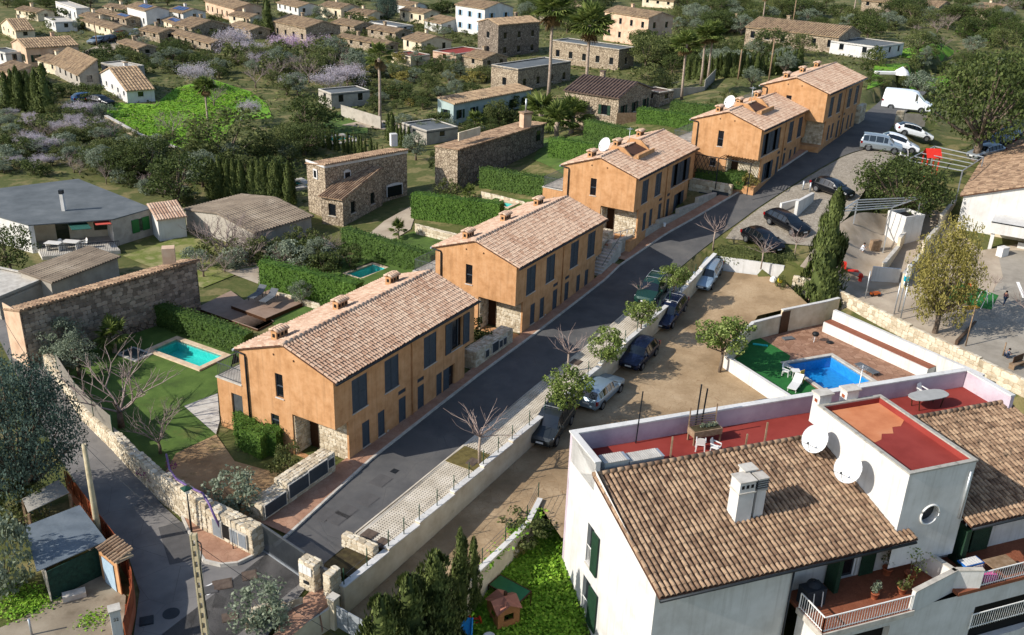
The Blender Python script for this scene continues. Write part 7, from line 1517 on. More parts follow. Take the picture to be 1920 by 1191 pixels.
for y in (.1, 3.4, 7.4): MB().bar(Lp(-1.5, y, -.5), Lp(-1.5, y, 2.65), .08).build('post', M['dark_metal'], t)
MB().bar(Lp(-1.5, 0, 2.65), Lp(-1.5, 7.5, 2.65), .08).build('beam', M['dark_metal'], t)
for k in range(12): MB().bar(Lp(-1.5, .1+k*.29, 2.72), Lp(-.02, .1+k*.29, 2.72), .06, .05).build('slat', M['brown_door'], t)
t = stone_block('stone_wall', 'stone wall with cabinet doors between the two farthest ochre houses', V(fm @ V((14.5, -.1, -.3))), (fm.to_3x3() @ V((1, 0, 0)))*2.6, (fm.to_3x3() @ V((0, 1, 0)))*.8, 1.9, .35, False, seed=370)
for k in range(3): cabinet(t, fm @ V((14.7+k*.8, -.1, -.1)), fm.to_3x3() @ V((1, 0, 0)), fm.to_3x3() @ V((0, -1, 0)), 0, .6, .6, .8, dk)
f5 = ROOT[hs[4].name]; a = f5 @ V((14.6, -.2, -.6)); stone_block('stone_wall', 'tall stone wall end with grey door beside the farthest ochre house', a, (f5.to_3x3() @ V((1, 0, 0)))*2.4, (f5.to_3x3() @ V((0, 1, 0)))*.6, 2.9, .4, False, seed=380)
# dishes and aerials on the two houses with roof wells
for i, (hh_, lab) in enumerate(((hs[2], 'white dish on the roof of the middle ochre house'), (hs[3], 'white dish on the roof of the fourth ochre house'))):
    fm = ROOT[hh_.name]; c_ = fm @ V((3.9, 5.0, 7.15)); dish(lab, c_, (fm.to_3x3() @ V((-.8, .25, 0)))+V((0, 0, .45)), .62, fm @ V((4.3, 5.0, 6.5)))
    aerial(('aerial with grid antenna on the middle ochre house', 'aerial with grid antenna on the fourth ochre house')[i], fm @ V((5.6, 3.4, 6.4)), 2.3, 6, .5)
# ------------------------------------------------------------------ buildings left of the row and the village
def ribs(parent, o, ex, es, L, S, pitch, m, r=None):
    o, ex, es = V(o), V(ex).normalized(), V(es).normalized(); en = ex.cross(es).normalized(); en = en if en.z > 0 else -en; n = max(2, int(L/pitch)); p = L/n; mb = MB(); rnd = random.Random(int(abs(o.x*7+o.y*3)))
    seg = max(1, int(S/.9)); r = r or p*.42
    for i in range(n):
        c = o+ex*(i+.5)*p
        for k in range(seg):
            a, b = c+es*(S*k/seg)+en*rnd.uniform(0, .015), c+es*(S*(k+1)/seg); w0, w1 = ex*r, ex*r*.9
            mb.add([a-w0, a-w0*.5+en*r*.75, a+w0*.5+en*r*.75, a+w0, b-w1, b-w1*.5+en*r*.6, b+w1*.5+en*r*.6, b+w1], [(0, 1, 5, 4), (1, 2, 6, 5), (2, 3, 7, 6), (3, 2, 1, 0)])
    return mb.build('tile_course', m, parent, kind='stuff')
SHC = dict(green=M['green_sh'], blue=mat('pale_blue_shutter', ['#7f9db0', '#93aebf'], .6, 3), brown=M['brown_door'], none=None)
def house(label, Cb, Ct, L, R, ridge='L', wall='creamplaster', roof='viltile', wins=True, sh='none', pitch=.28, chim=1, maxd=16, name='village_house', cat='house', rise=None, mind=2.5, rib=.34, Cz=None, az=None):
    """Cb/Ct: foot and eave of the nearest corner, L/R: eave ends of its two faces (pixels)"""
    b = G(*Cb) if Cz is None else P(*Cb, Cz); h = max(1.8, min(9, htop(b, *Ct))); C_ = V((b.x, b.y, b.z+h)); l = P(*L, C_.z)-C_; r = P(*R, C_.z)-C_
    l.z = r.z = 0
    if az is not None:      # far houses: heading of the street, lengths from where the eaves end in the picture
        a_ = AU+math.radians(az); er, el = V((math.cos(a_), math.sin(a_), 0)), V((-math.sin(a_), math.cos(a_), 0))
        def reach(d, tx):
            t_ = 3.
            while t_ < maxd:
                q = np.array(C_+d*t_)-CAM
                if (CX+F*(q@rt)/(q@fw)-tx)*(1 if tx > Ct[0] else -1) > 0: break
                t_ += .25
            return t_
        ll, rr = reach(el, L[0]), reach(er, R[0])
    if az is not None: pass
    elif l.length > r.length: d = l.normalized(); q = V((d.y, -d.x, 0)); q = q if q.dot(r) > 0 else -q; ll, rr = l.length, max(mind, r.dot(q)); el, er = d, q
    else: d = r.normalized(); q = V((d.y, -d.x, 0)); q = q if q.dot(l) > 0 else -q; rr, ll = r.length, max(mind, l.dot(q)); er, el = d, q
    ll, rr = min(maxd, max(mind, ll)), min(maxd, max(mind, rr)); t = thing(name, label, cat, b); m = M[wall]; mb = MB(); lo = -1.5; o = V((b.x, b.y, b.z+lo)); up = V((0, 0, 1))
    def holes(Lf):
        H = []
        if not wins: return H
        fl = max(1, int(round(h/2.8))); n = max(1, int(Lf/2.9))
        for f in range(fl):
            for i in range(n):
                c = Lf*(i+.5)/n; H.append((c-.42, c+.42, -lo+f*2.75+.85, min(-lo+f*2.75+2.05, -lo+h-.25)))
        return [q for q in H if q[3]-q[2] > .4]
    hl, hr = holes(ll), holes(rr); panel(mb, o, el, up, ll, h-lo+min(0, rise or 0), hl, er, .15); panel(mb, o, er, up, rr, h-lo, hr, el, .15)
    if (rise or 0) < 0: mb.add([o+up*(h-lo+rise), o+el*ll+up*(h-lo+rise), o+up*(h-lo)], [(0, 1, 2)]); mb.add([o+er*rr+up*(h-lo+rise), o+er*rr+el*ll+up*(h-lo+rise), o+er*rr+up*(h-lo)], [(0, 1, 2)])
    drop = min(0, rise or 0)
    panel(mb, o+er*rr, el, up, ll, h-lo+drop, [], -er, .1); panel(mb, o+el*ll, er, up, rr, h-lo+drop, [], -el, .1)
    if drop: hl = []
    rise = rise if rise is not None else pitch*((rr if ridge == 'L' else ll)/2)
    if ridge == 'L':
        for e in (0, ll): mb.add([C_+el*e, C_+el*e+er*rr, C_+el*e+er*rr/2+up*rise], [(0, 1, 2)])
    elif ridge == 'R':
        for e in (0, rr): mb.add([C_+er*e, C_+er*e+el*ll, C_+er*e+el*ll/2+up*rise], [(0, 1, 2)])
    elif ridge == 'shedL':
        for e in (0, ll): mb.add([C_+el*e, C_+el*e+er*rr, C_+el*e+er*rr+up*rise], [(0, 1, 2)])
        mb.quad(C_+er*rr, C_+er*rr+el*ll, C_+er*rr+el*ll+up*rise, C_+er*rr+up*rise)
    elif ridge == 'shedR':
        if rise > 0:
            for e in (0, rr): mb.add([C_+er*e, C_+er*e+el*ll, C_+er*e+el*ll+up*rise], [(0, 1, 2)])
        if rise > 0: mb.quad(C_+el*ll, C_+el*ll+er*rr, C_+el*ll+er*rr+up*rise, C_+el*ll+up*rise)
    mb.build('wall', m, t)
    for H, e, n_ in ((hl, el, er), (hr, er, el)):
        for (x0, x1, z0, z1) in H:
            f = MB(); p0 = o+e*x0+up*z0+n_*.12
            w = f.quad(p0, p0+e*(x1-x0), p0+e*(x1-x0)+up*(z1-z0), p0+up*(z1-z0)).build('window', M['glass'], t)
            if SHC[sh]:
                for s0 in (x0-.42, x1+.02): MB().ob(o+e*s0+up*z0-n_*.05, e*.4, n_*.045, up*(z1-z0)).build('shutter', SHC[sh], t)
            MB().ob(o+e*(x0-.05)+up*(z0-.08)-n_*.05, e*(x1-x0+.1), n_*.1, up*.07).build('window_sill', M['kerb'], t)
    rm = M[roof]; ov = .3
    if ridge in ('L', 'R'):
        e, n_, Lr, wd = (el, er, ll, rr) if ridge == 'L' else (er, el, rr, ll); sl_ = rise/(wd/2); rb = MB(); S = (wd/2+ov)*math.sqrt(1+sl_*sl_)
        rb.prism([C_-e*.15-n_*ov-up*ov*sl_, C_+e*(Lr+.15)-n_*ov-up*ov*sl_, C_+e*(Lr+.15)+n_*wd/2+up*rise, C_-e*.15+n_*wd/2+up*rise], .08); far = C_+n_*(wd+ov)-up*ov*sl_
        rb.prism([far-e*.15, far+e*(Lr+.15), C_+e*(Lr+.15)+n_*wd/2+up*rise, C_-e*.15+n_*wd/2+up*rise], .079); rf = rb.build('roof', rm, t)
        ribs(rf, C_-e*.15-n_*ov-up*(ov*sl_-.08), e, n_+up*sl_, Lr+.3, S, rib, rm); ribs(rf, far-e*.15+up*.08, e, -n_+up*sl_, Lr+.3, S, rib, rm)
        if chim:
            c = C_+e*Lr*.7+n_*wd*.6+up*(rise*.75-.2); ch = MB().box(c, (.55, .55, 1.2), math.atan2(e.y, e.x)).build('chimney', m, t); MB().box(c+up*1.2, (.7, .7, .1), math.atan2(e.y, e.x)).build('chimney_cap', rm, ch)
    elif ridge.startswith('shed'):
        e, n_, Lr, wd = (el, er, ll, rr) if ridge == 'shedL' else (er, el, rr, ll); sl_ = rise/wd; rb = MB(); rb.prism([C_-e*.15-n_*ov-up*ov*sl_, C_+e*(Lr+.15)-n_*ov-up*ov*sl_, C_+e*(Lr+.15)+n_*(wd+.1)+up*rise, C_-e*.15+n_*(wd+.1)+up*rise], .08); rf = rb.build('roof', rm, t)
        ribs(rf, C_-e*.15-n_*ov-up*(ov*sl_-.08), e, n_+up*sl_, Lr+.3, (wd+ov)*math.sqrt(1+sl_*sl_), rib, rm)
    else:
        rb = MB(); rb.prism([C_-up*.3, C_-up*.3+er*rr, C_-up*.3+er*rr+el*ll, C_-up*.3+el*ll] if er.cross(el).z > 0 else [C_-up*.3, C_-up*.3+el*ll, C_-up*.3+er*rr+el*ll, C_-up*.3+er*rr], .15); rb.build('roof', rm, t)
        cp = MB()
        for a_, d_, w_ in ((C_, el*ll, er*.2), (C_+er*(rr-.2), el*ll, er*.2), (C_+el*.2*1, er*0+el*0, er*0)):
            if d_.length > .1: cp.ob(a_-up*.02, d_, w_, up*.08)
        for a_ in (C_+er*.2, C_+el*(ll-.2)+er*.2): cp.ob(a_-up*.02, er*(rr-.4), el*.2, up*.078)
        cp.build('coping', M['kerb'], t)
    return t, C_, el, er, ll, rr
MATS_ = {}
M['felt'] = mat('grey_roof_felt', ['#4d5254', '#5a5f61', '#676b6c'], .9, .5, bump=.1, stain=('#6f7475', .4, .6, .4)); M['rustyroof'] = mat('stained_fibre_roof', ['#5d5348', '#74685a', '#857969'], .95, .4, bump=.2, stain=('#94897a', .5, .55, .6)); M['metalbrown'] = mat('brown_metal_roof', ['#4f4038', '#5d4c43', '#6a584d'], .7, .8); M['turq'] = mat('pale_turquoise_plaster', ['#8fa09c', '#a0b0ab', '#b0bdb8'], .92, .8, bump=.2)
# stone building by the alley, flat-roofed house, sheds
t, C_, el, er, ll, rr = house('long dark rubble building with a narrow tile verge behind the first pool', (57, 690), (43, 584), (0, 578), (368, 490), 'shedR', 'greyrubble', 'oldtile', False, pitch=.1, rise=-.55, maxd=30, name='stone_building', cat='building', rib=.26, mind=2.2)
stones(t, C_-V((0, 0, htop(G(57, 690), 43, 584)-.6))+er*.1, er, (0, 0, 1), -el, rr-.2, htop(G(57, 690), 43, 584)-.75, .3, .05, m=mat('dark_rubble', ['#5e554b', '#7a7064', '#95897a', '#a99d8d'], .95, 2, island=.7, bump=.3), seed=400)
b = C_-el*.03; MB().ob(V((b.x, b.y, -.5))-er*.02, el*2.4, -er*.05, (0, 0, C_.z+.45)).build('facade', M['pinkplaster'], t)
MB().box(P(318, 492, C_.z+.3), (.9, .8, 1.2), .3).build('chimney', M['pinkplaster'], t)
house('low store with pale sheet roof behind the dark rubble building', (96, 560), (96, 545), (-5, 558), (-5, 500), 'flat', 'greyplaster', 'kerb', False, mind=4, name='store_shed', cat='shed')
house('low shed with ribbed cement roof behind the dark rubble building', (225, 520), (228, 500), (95, 530), (70, 505), 'shedL', 'greyplaster', 'rustyroof', False, rise=.3, chim=0, mind=3, rib=.25, name='store_shed', cat='shed')
# flat-roofed house with terrace
zb = G(60, 474).z; zr_ = zb+htop(G(60, 474), 54, 424); fp = [(-60, 392), (53, 424), (55, 424), (212, 413), (285, 392), (147, 337), (-60, 380)]
t = thing('flat_roofed_house', 'pale single-storey house with grey flat roof and cluttered terrace', 'house', G(60, 474)); q = [P(x, y, zr_) for x, y in ((-60, 392), (53, 424), (212, 413), (285, 392), (147, 337), (-60, 362))]
MB().prism([V((p.x, p.y, zr_)) for p in q], .1).build('roof', M['felt'], t)
def fwall(a, b, hs_, m, depth=.15):
    d = V((b.x-a.x, b.y-a.y, 0)); n = V((-d.y, d.x, 0)).normalized(); mb = MB(); panel(mb, V((a.x, a.y, zb-1)), d.normalized(), (0, 0, 1), d.length, zr_-zb+1, hs_, n, depth); return mb.build('wall', m, t), d, n
ins = [V(p)*1 for p in q]
fwall(q[0], q[1], [(3, 4.2, 1.8, 3.0)], M['whiteplaster'])
# recessed terrace: back wall set in
rec0 = q[1]+(q[2]-q[1])*.06; rec1 = q[1]+(q[2]-q[1])*.98; inward = (q[4]-q[2]); inward.z = 0; inward = inward.normalized()*2.4
fwall(rec0+inward, rec1+inward, [(2, 3.1, 1, 3.0), (5.2, 6.6, 1.9, 3.0)], M['creamplaster']); fwall(q[1], rec0, [], M['whiteplaster']); fwall(rec0, rec0+inward, [], M['creamplaster']); fwall(rec1+inward, rec1, [], M['whiteplaster']); fwall(rec1, q[3], [(2.2, 3.6, 1.7, 2.9)], M['greyplaster'])
MB().prism([V((p.x, p.y, zb-.2)) for p in (rec0-inward*.9, rec1-inward*.9, rec1+inward, rec0+inward)], .5).build('terrace_floor', M['kerb'], t)
sh_ = rec1+(q[3]-rec1)*.32; d = (q[3]-rec1); d.z = 0; d = d.normalized(); n = V((d.y, -d.x, 0))
for k in (0, 1): MB().ob(V((rec1.x, rec1.y, zb+.7))+d*(2.0+k*1.15)+n*.03, d*.75, n*.05, (0, 0, 1.25)).build('shutter', M['brightgreen'], t)
rg = MB(); a, b = rec0-inward*.85, rec1-inward*.85
for k in range(45): p = a+(b-a)*k/44; rg.bar(V((p.x, p.y, zb+.3)), V((p.x, p.y, zb+1.15)), .025)
rg.bar(V((a.x, a.y, zb+1.15)), V((b.x, b.y, zb+1.15)), .05); rg.build('terrace_railing', M['dark_metal'], t)
c = P(120, 395, zr_+.1); MB().box(c, (.3, .3, 1.6)).build('chimney', M['whiteplaster'], t); MB().box(c+V((0, 0, 1.6)), (.36, .36, .35)).build('cowl', M['dark_metal'], t)
aw_ = (rec0+rec1)/2+inward*.3; tag(MB().ob(V((aw_.x-.4, aw_.y, zb+2.2)), (rec1-rec0)*.25, -inward*.9, (0, 0, .04)).build('awning', mat('green_awning', ['#1d4a40', '#285a4e'], .8, 4, bump=.4)), 'torn green shade cloth over the cluttered terrace', 'awning')
aw_ = rec0+(rec1-rec0)*.78; tag(MB().ob(V((aw_.x, aw_.y, zb+2.25))+inward*.6, (rec1-rec0)*.2, -inward*.8, (0, 0, .04)).build('awning', mat('red_awning', ['#b8483c', '#c75a4c'], .8, 4)), 'faded red awning at the corner of the cluttered terrace', 'awning')
for i, (k, lab) in enumerate(((.2, 'pale table at the left of the cluttered terrace'), (.42, 'white table in the middle of the cluttered terrace'))):
    p = rec0+(rec1-rec0)*k-inward*.3; p = V((p.x, p.y, zb+.3)); tt = thing('terrace_table', lab, 'table', p); MB().box(p+V((0, 0, .7)), (1.4, .8, .05), -.1).build('table_top', M['plastic'], tt)
    for dx in (-.55, .55): MB().box(p+V((dx, 0, 0)), (.06, .6, .7), -.1).build('leg', M['plastic'], tt)
mono_chair('white chair on the cluttered terrace between the two tables', V((rec0+(rec1-rec0)*.32-inward*.2).to_tuple()[:2]+(zb+.3,)), 1.2)
mono_chair('white chair at the right end of the cluttered terrace', V((rec0+(rec1-rec0)*.58-inward*.3).to_tuple()[:2]+(zb+.3,)), -.8)
house('small whitewashed outhouse with new clay tiles and a green door', (300, 452), (298, 412), (280, 397), (343, 402), 'shedR', 'whiteplaster', 'tile', False, rise=.7, chim=0, name='outhouse', cat='outhouse', rib=.25)
house('low grey garage with stained fibre roof behind the bare bushes', (478, 472), (478, 444), (347, 394), (576, 403), 'R', 'greyplaster', 'rustyroof', False, pitch=.14, chim=0, maxd=22, name='garage', cat='garage')
# stone cottage with annex
t, C_, el, er, ll, rr = house('two-storey rubble stone cottage with white eaves and arched window', (613, 409), (608, 310), (563, 307), (763, 282), 'shedR', 'rubble', 'oldtile', False, rise=-.5, name='stone_cottage', cat='house', rib=.26, mind=3.2)
MB().ob(C_-V((0, 0, .28))-el*.05-er*.05, er*(rr+.1), -el*.06, (0, 0, .25)).build('eave_band', M['whiteplaster'], t); MB().ob(C_-V((0, 0, .25))-er*.06, el*ll, -er*.05, (0, 0, .22)).build('eave_band', M['whiteplaster'], t)
for x, z0, w, h, nm in ((2.3, -2.6, .6, 1.5, 0), (7.6, -4.6, 1.9, 1.1, 1)):
    p = C_+er*x+V((0, 0, z0)); MB().ob(p-el*.06-er*.12, er*(w+.24), -el*.05, (0, 0, h+.15)).build('window_surround', M['whiteplaster'], t); MB().ob(p-el*.12, er*w, -el*.02, (0, 0, h)).build('window', M['glass'], t)
    ar = [p-el*.1+er*(w/2+(w/2+.12)*math.cos(q))+V((0, 0, h+(.3 if nm else .3)*math.sin(q))) for q in [math.pi*k/8 for k in range(9)]]; MB().add(ar, [tuple(range(9))]).build('window_arch', M['whiteplaster'], t)
p = C_+el*ll*.5-er*.05+V((0, 0, -1.7)); MB().ob(p-el*.35, el*.7, -er*.05, (0, 0, 1.0)).build('window_surround', M['whiteplaster'], t); MB().ob(p-el*.2-er*.05+V((0, 0, .15)), el*.4, -er*.03, (0, 0, .7)).build('window', M['glass'], t)
c = P(738, 268, C_.z+.2); MB().box(c-V((0, 0, .3)), (.7, .7, 1.3), .4).build('chimney', M['whiteplaster'], t)
house('single-storey stone annex with tiled lean-to roof before the stone cottage', (644, 424), (641, 374), (611, 364), (716, 342), 'shedL', 'rubble', 'oldtile', True, rise=1.5, chim=0, name='stone_annex', cat='annex', rib=.26)
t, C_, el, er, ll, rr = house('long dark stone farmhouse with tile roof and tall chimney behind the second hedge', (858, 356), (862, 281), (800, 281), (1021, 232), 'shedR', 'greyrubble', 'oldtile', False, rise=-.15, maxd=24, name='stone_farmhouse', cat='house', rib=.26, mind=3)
b = C_-er*.03; MB().ob(V((b.x, b.y, C_.z-5)), el*ll, -er*.05, (0, 0, 4.95)).build('lit_tone_gable', M['rubble'], t); p = C_+er*rr*.9+V((0, 0, -1.8)); MB().ob(p, er*.8, -el*.06, (0, 0, 1.2)).build('window', M['glass'], t)  # paler stone slab paints the sunlit tone onto the gable
c = P(985, 232, C_.z+.5); MB().box(c-V((0, 0, .4)), (1.1, .9, 1.6), .6).build('chimney', M['pinkplaster'], t); MB().box(c+V((0, 0, 1.2)), (1.3, 1.1, .2), .6).build('chimney_cap', M['oldtile'], t); MB().tube([c+V((0, 0, 1.4)), c+V((0, 0, 2.9))], .1, 8).build('flue', M['zinc'], t)
MB().ob(C_+el*1.0+er*1.5+V((0, 0, .5)), er*4, el*.15, (0, 0, .9)).build('balustrade', M['creamplaster'], t)
# village
VH = [
 ('pinkish house with green shutters at the far left', (54, 127), (54, 91), (22, 77), (146, 85), 'R', 'pinkplaster', 'green'), ('small cream house with hipped-looking roof at the left edge', (32, 76), (32, 58), (2, 54), (62, 54), 'R', 'creamplaster', 'none'),
 ('white cube house with flat roof at upper left', (146, 42), (147, 16), (104, 12), (160, 9), 'flat', 'whiteplaster', 'none'), ('low white house below the white cube house', (106, 60), (107, 42), (83, 35), (142, 38), 'flat', 'whiteplaster', 'none'),
 ('white house with solar panels on its roof', (277, 54), (277, 21), (238, 21), (316, 17), 'L', 'whiteplaster', 'none'), ('white house right of the solar-roofed house', (345, 44), (345, 25), (315, 22), (384, 16), 'L', 'whiteplaster', 'none'),
 ('salmon house with large brown roof in the upper left', (441, 42), (441, 17), (385, 14), (496, 17), 'L', 'pinkplaster', 'none'), ('stone house with broad shaded gable in the upper left', (361, 70), (361, 53), (325, 46), (430, 43), 'L', 'rubble', 'none'),
 ('tile-roofed cottage with white porch above the field', (396, 100), (396, 84), (288, 92), (426, 80), 'L', 'rubble', 'none'), ('stone house behind the pink blossom tree', (575, 84), (574, 53), (512, 46), (637, 37), 'L', 'rubble', 'none'),
 ('cream house cut by the top edge above the stone house', (640, 38), (640, 16), (600, 12), (672, 8), 'L', 'creamplaster', 'none'), ('white and stone house at the top with brown roof', (795, 46), (795, 26), (750, 20), (824, 14), 'L', 'creamplaster', 'none'),
 ('white two-storey house with pale blue shutters', (908, 67), (908, 17), (855, 15), (962, 11), 'L', 'whiteplaster', 'blue'), ('dark tall stone house right of the blue-shuttered house', (933, 110), (934, 47), (897, 54), (1011, 36), 'R', 'greyrubble', 'none'),
 ('low tiled barn in the centre of the village', (724, 102), (724, 86), (632, 82), (745, 72), 'L', 'rubble', 'none'), ('cream house with covered porch below the blue-shuttered house', (790, 102), (792, 80), (756, 78), (846, 67), 'L', 'creamplaster', 'none'),
 ('brick-red flat-roofed store in the village centre', (855, 122), (857, 102), (812, 96), (911, 91), 'flat', 'pinkplaster', 'none'), ('white shed with pale roof beside the blue-shuttered house', (828, 62), (828, 45), (797, 48), (856, 38), 'shedL', 'whiteplaster', 'none'),
 ('square grey rendered block with roof terrace', (970, 174), (971, 130), (922, 124), (1070, 106), 'flat', 'rubble', 'none'), ('long low pale turquoise house with a curved grey wall', (850, 236), (864, 196), (815, 197), (996, 168), 'shedR', 'turq', 'green'),
 ('brown metal-roofed stone house with green shutters', (1157, 232), (1158, 184), (1052, 171), (1222, 166), 'L', 'rubble', 'green'), ('long stone wall house between the two tall palms', (1158, 132), (1160, 93), (1035, 82), (1190, 97), 'flat', 'rubble', 'none'),
 ('cream villa with tiled porch and wide balcony at the top', (1212, 88), (1214, 34), (1135, 28), (1262, 22), 'L', 'pinkplaster', 'none'), ('long stone farmhouse among trees in the upper right', (1568, 100), (1568, 70), (1400, 60), (1614, 52), 'L', 'rubble', 'none'),
 ('white cottage with balustrade right of the long farmhouse', (1640, 112), (1640, 88), (1560, 92), (1695, 78), 'flat', 'whiteplaster', 'none'), ('long tiled house at the top right edge', (1757, 30), (1758, 14), (1617, 7), (1785, 2), 'L', 'rubble', 'none'),
 ('small white garage with tiled roof in the green field', (240, 194), (240, 172), (184, 159), (287, 165), 'R', 'whiteplaster', 'none'), ('roofless stone ruin above the cypress row', (622, 204), (622, 176), (597, 170), (692, 166), 'flat', 'greyplaster', 'none'),
 ('grey-roofed shed left of the field', (152, 166), (152, 140), (97, 131), (182, 134), 'shedL', 'greyplaster', 'none'), ('low store with pale sheet roof behind the garage in the field', (235, 148), (236, 138), (190, 136), (270, 138), 'flat', 'greyplaster', 'none'),
 ('flat brown timber shed before the balustraded farmhouse', (800, 272), (802, 250), (755, 243), (858, 240), 'flat', 'greyplaster', 'none'), ('stone house cut by the top edge at centre right', (1100, 14), (1100, 4), (1045, 0), (1130, -4), 'L', 'rubble', 'none'),
 ('white house cut by the top edge left of the villa', (1262, 16), (1262, 4), (1205, 0), (1300, -4), 'L', 'creamplaster', 'none'), ('pale tile-roofed house above the stone gable house', (255, 36), (255, 24), (195, 20), (278, 18), 'L', 'creamplaster', 'none'),
 ('stone barn left of the solar-roofed house', (238, 52), (238, 40), (180, 36), (262, 34), 'L', 'rubble', 'none'), ('tile-roofed house below the stone barn', (215, 72), (214, 58), (152, 54), (248, 50), 'L', 'creamplaster', 'none'),
 ('white flat house above the cream porch house', (745, 66), (745, 50), (692, 46), (775, 44), 'flat', 'whiteplaster', 'none'), ('grey tiled house left of the stone gable house', (300, 80), (300, 66), (262, 62), (335, 60), 'L', 'rubble', 'none'), ('long tiled house right of the stone gable house', (470, 74), (470, 59), (432, 54), (505, 54), 'L', 'rubble', 'none'),
 ('cream tiled cottage below the pinkish house', (110, 142), (110, 126), (70, 122), (152, 120), 'L', 'creamplaster', 'none'), ('white walled store left of the pinkish house', (14, 125), (14, 100), (-20, 96), (42, 98), 'flat', 'whiteplaster', 'none'), ('red-brown roofed house at the left edge below the store', (30, 160), (30, 140), (-10, 136), (58, 134), 'shedL', 'pinkplaster', 'none'),
 ('stone house between the solar roof and the salmon house', (330, 62), (330, 46), (290, 42), (362, 38), 'L', 'creamplaster', 'none'), ('tiled house at the top left corner', (72, 40), (72, 26), (30, 22), (100, 20), 'L', 'creamplaster', 'none'), ('white house at the top between cypress and conifer', (560, 30), (560, 14), (520, 10), (600, 8), 'L', 'whiteplaster', 'none'), ('stone cottage below the dark tall stone house', (905, 132), (905, 112), (870, 108), (950, 104), 'L', 'rubble', 'none'),
 ('cream house with flat roof left of the brick-red store', (770, 125), (770, 110), (735, 106), (806, 104), 'flat', 'creamplaster', 'none'), ('stone outbuilding right of the brown metal-roofed house', (1235, 200), (1236, 178), (1205, 172), (1262, 170), 'flat', 'rubble', 'none'),
 ('cream tiled house squeezed between cube house and barn', (178, 50), (178, 34), (150, 30), (206, 28), 'L', 'creamplaster', 'none'), ('stone house with white porch left of the pale almond', (262, 110), (262, 92), (222, 88), (292, 86), 'L', 'rubble', 'none'), ('pale house left of the tall dark cypress', (470, 50), (470, 34), (430, 30), (498, 28), 'L', 'creamplaster', 'none'), ('stone row house below the cream top-edge house', (665, 66), (665, 50), (622, 46), (700, 42), 'L', 'rubble', 'none'), ('white house at the top right of the conifer', (770, 28), (770, 12), (735, 8), (800, 6), 'L', 'whiteplaster', 'none'), ('tile-roofed house behind the dark tall stone house', (1030, 48), (1030, 30), (985, 26), (1062, 22), 'L', 'creamplaster', 'none'), ('stone house right of the cream villa', (1330, 40), (1330, 22), (1290, 18), (1372, 14), 'L', 'rubble', 'none'), ('tiled barn in the trees left of the long farmhouse', (1385, 62), (1385, 46), (1350, 42), (1420, 40), 'L', 'rubble', 'none'), ('cream cottage at the right edge of the far lawns', (1860, 40), (1860, 24), (1815, 20), (1905, 18), 'L', 'creamplaster', 'none'),
 ('low tiled house left of the cream porch house', (742, 78), (742, 66), (690, 60), (770, 56), 'L', 'rubble', 'none'), ('cream tiled house above the low tiled barn', (690, 44), (690, 30), (650, 26), (722, 20), 'L', 'creamplaster', 'none')]
for lab, cb, ct, l, r, rd, wm, sh in VH:
    rf = 'metalbrown' if 'brown metal' in lab else ('redroof' if 'brick-red' in lab else ('felt' if rd == 'flat' else 'viltile'))
    if 'store with pale' in lab or 'white cube' in lab: rf = 'kerb'
    o_ = house(lab, cb, ct, l, r, rd, wm, rf, sh=sh, mind=3., maxd=22, rib=.45, az=None if 'brown metal' in lab or 'turquoise' in lab else -14+_trnd.uniform(-9, 9))
    if 'solar' in lab:
        t, C_, el, er, ll, rr = o_; rs = .28*rr/2
        for k in range(3): MB().ob(C_+el*(1+k*1.7)+er*rr*.12+V((0, 0, rs*.24+.25)), el*1.5, er*rr*.3+V((0, 0, rs*.6)), (0, 0, .05)).build('solar_panel', mat('solar_cells', ['#1a2a55', '#223668'], .2, 4, spec=.7), t)
# village cars
for s_, pc, lab, a, b in (('hatch', 'black', 'dark blue car beside the white garage in the field', (212, 201), (168, 194)), ('hatch', 'blue', 'blue car half hidden behind the dark car in the field', (180, 190), (150, 193)), ('hatch', 'red', 'red car parked in the village at upper left', (212, 74), (234, 70)), ('hatch', 'white', 'white car beside the red car in the village', (240, 70), (262, 66)), ('hatch', 'navy', 'dark car right of the white car in the village', (262, 66), (282, 62)), ('hatch', 'silver', 'silver car below the red car in the village', (172, 84), (192, 80)), ('hatch', 'black', 'black car right of the silver car in the village', (194, 82), (212, 78)), ('hatch', 'silver', 'pale car behind the square block in the village street', (288, 53), (302, 50))): car(s_, PN[pc], lab, a, b, plate=False)
# ------------------------------------------------------------------ gardens behind the row
def rpool(label, p3, z, m=M['basin'], w=M['water'], cw=.35, ring=None):
    a, b, c = [P(x, y, z) for x, y in p3]; ex = c-b; ey = a-b; ang = math.atan2(ex.y, ex.x); n = V((-math.sin(ang), math.cos(ang), 0)); s = ey.dot(n); cen = b+ex/2+n*s/2; pool(label, V((cen.x, cen.y, z)), ang, max(2.2, ex.length), max(2.2, abs(s)), m, w, M['coping'], cw, .7, ring or M['lawn'], .8, False)
rpool('turquoise pool behind the tiled roof of the first ochre house', ((645, 517), (698, 493), (735, 505)), .45)
rpool('small turquoise pool behind the roof of the second ochre house', ((922, 386), (945, 376), (970, 381)), gz(*P(945, 385, 1.5)[:2])+.05)
rpool('turquoise pool behind the thin cypress row', ((606, 262), (640, 254), (664, 262)), gz(*P(640, 265, .5)[:2])+.05, ring=M['kerb'])
rpool('narrow turquoise pool beside the stone cottage', ((545, 352), (560, 340), (572, 346)), gz(*P(558, 348, .3)[:2])+.05, ring=M['kerb'])
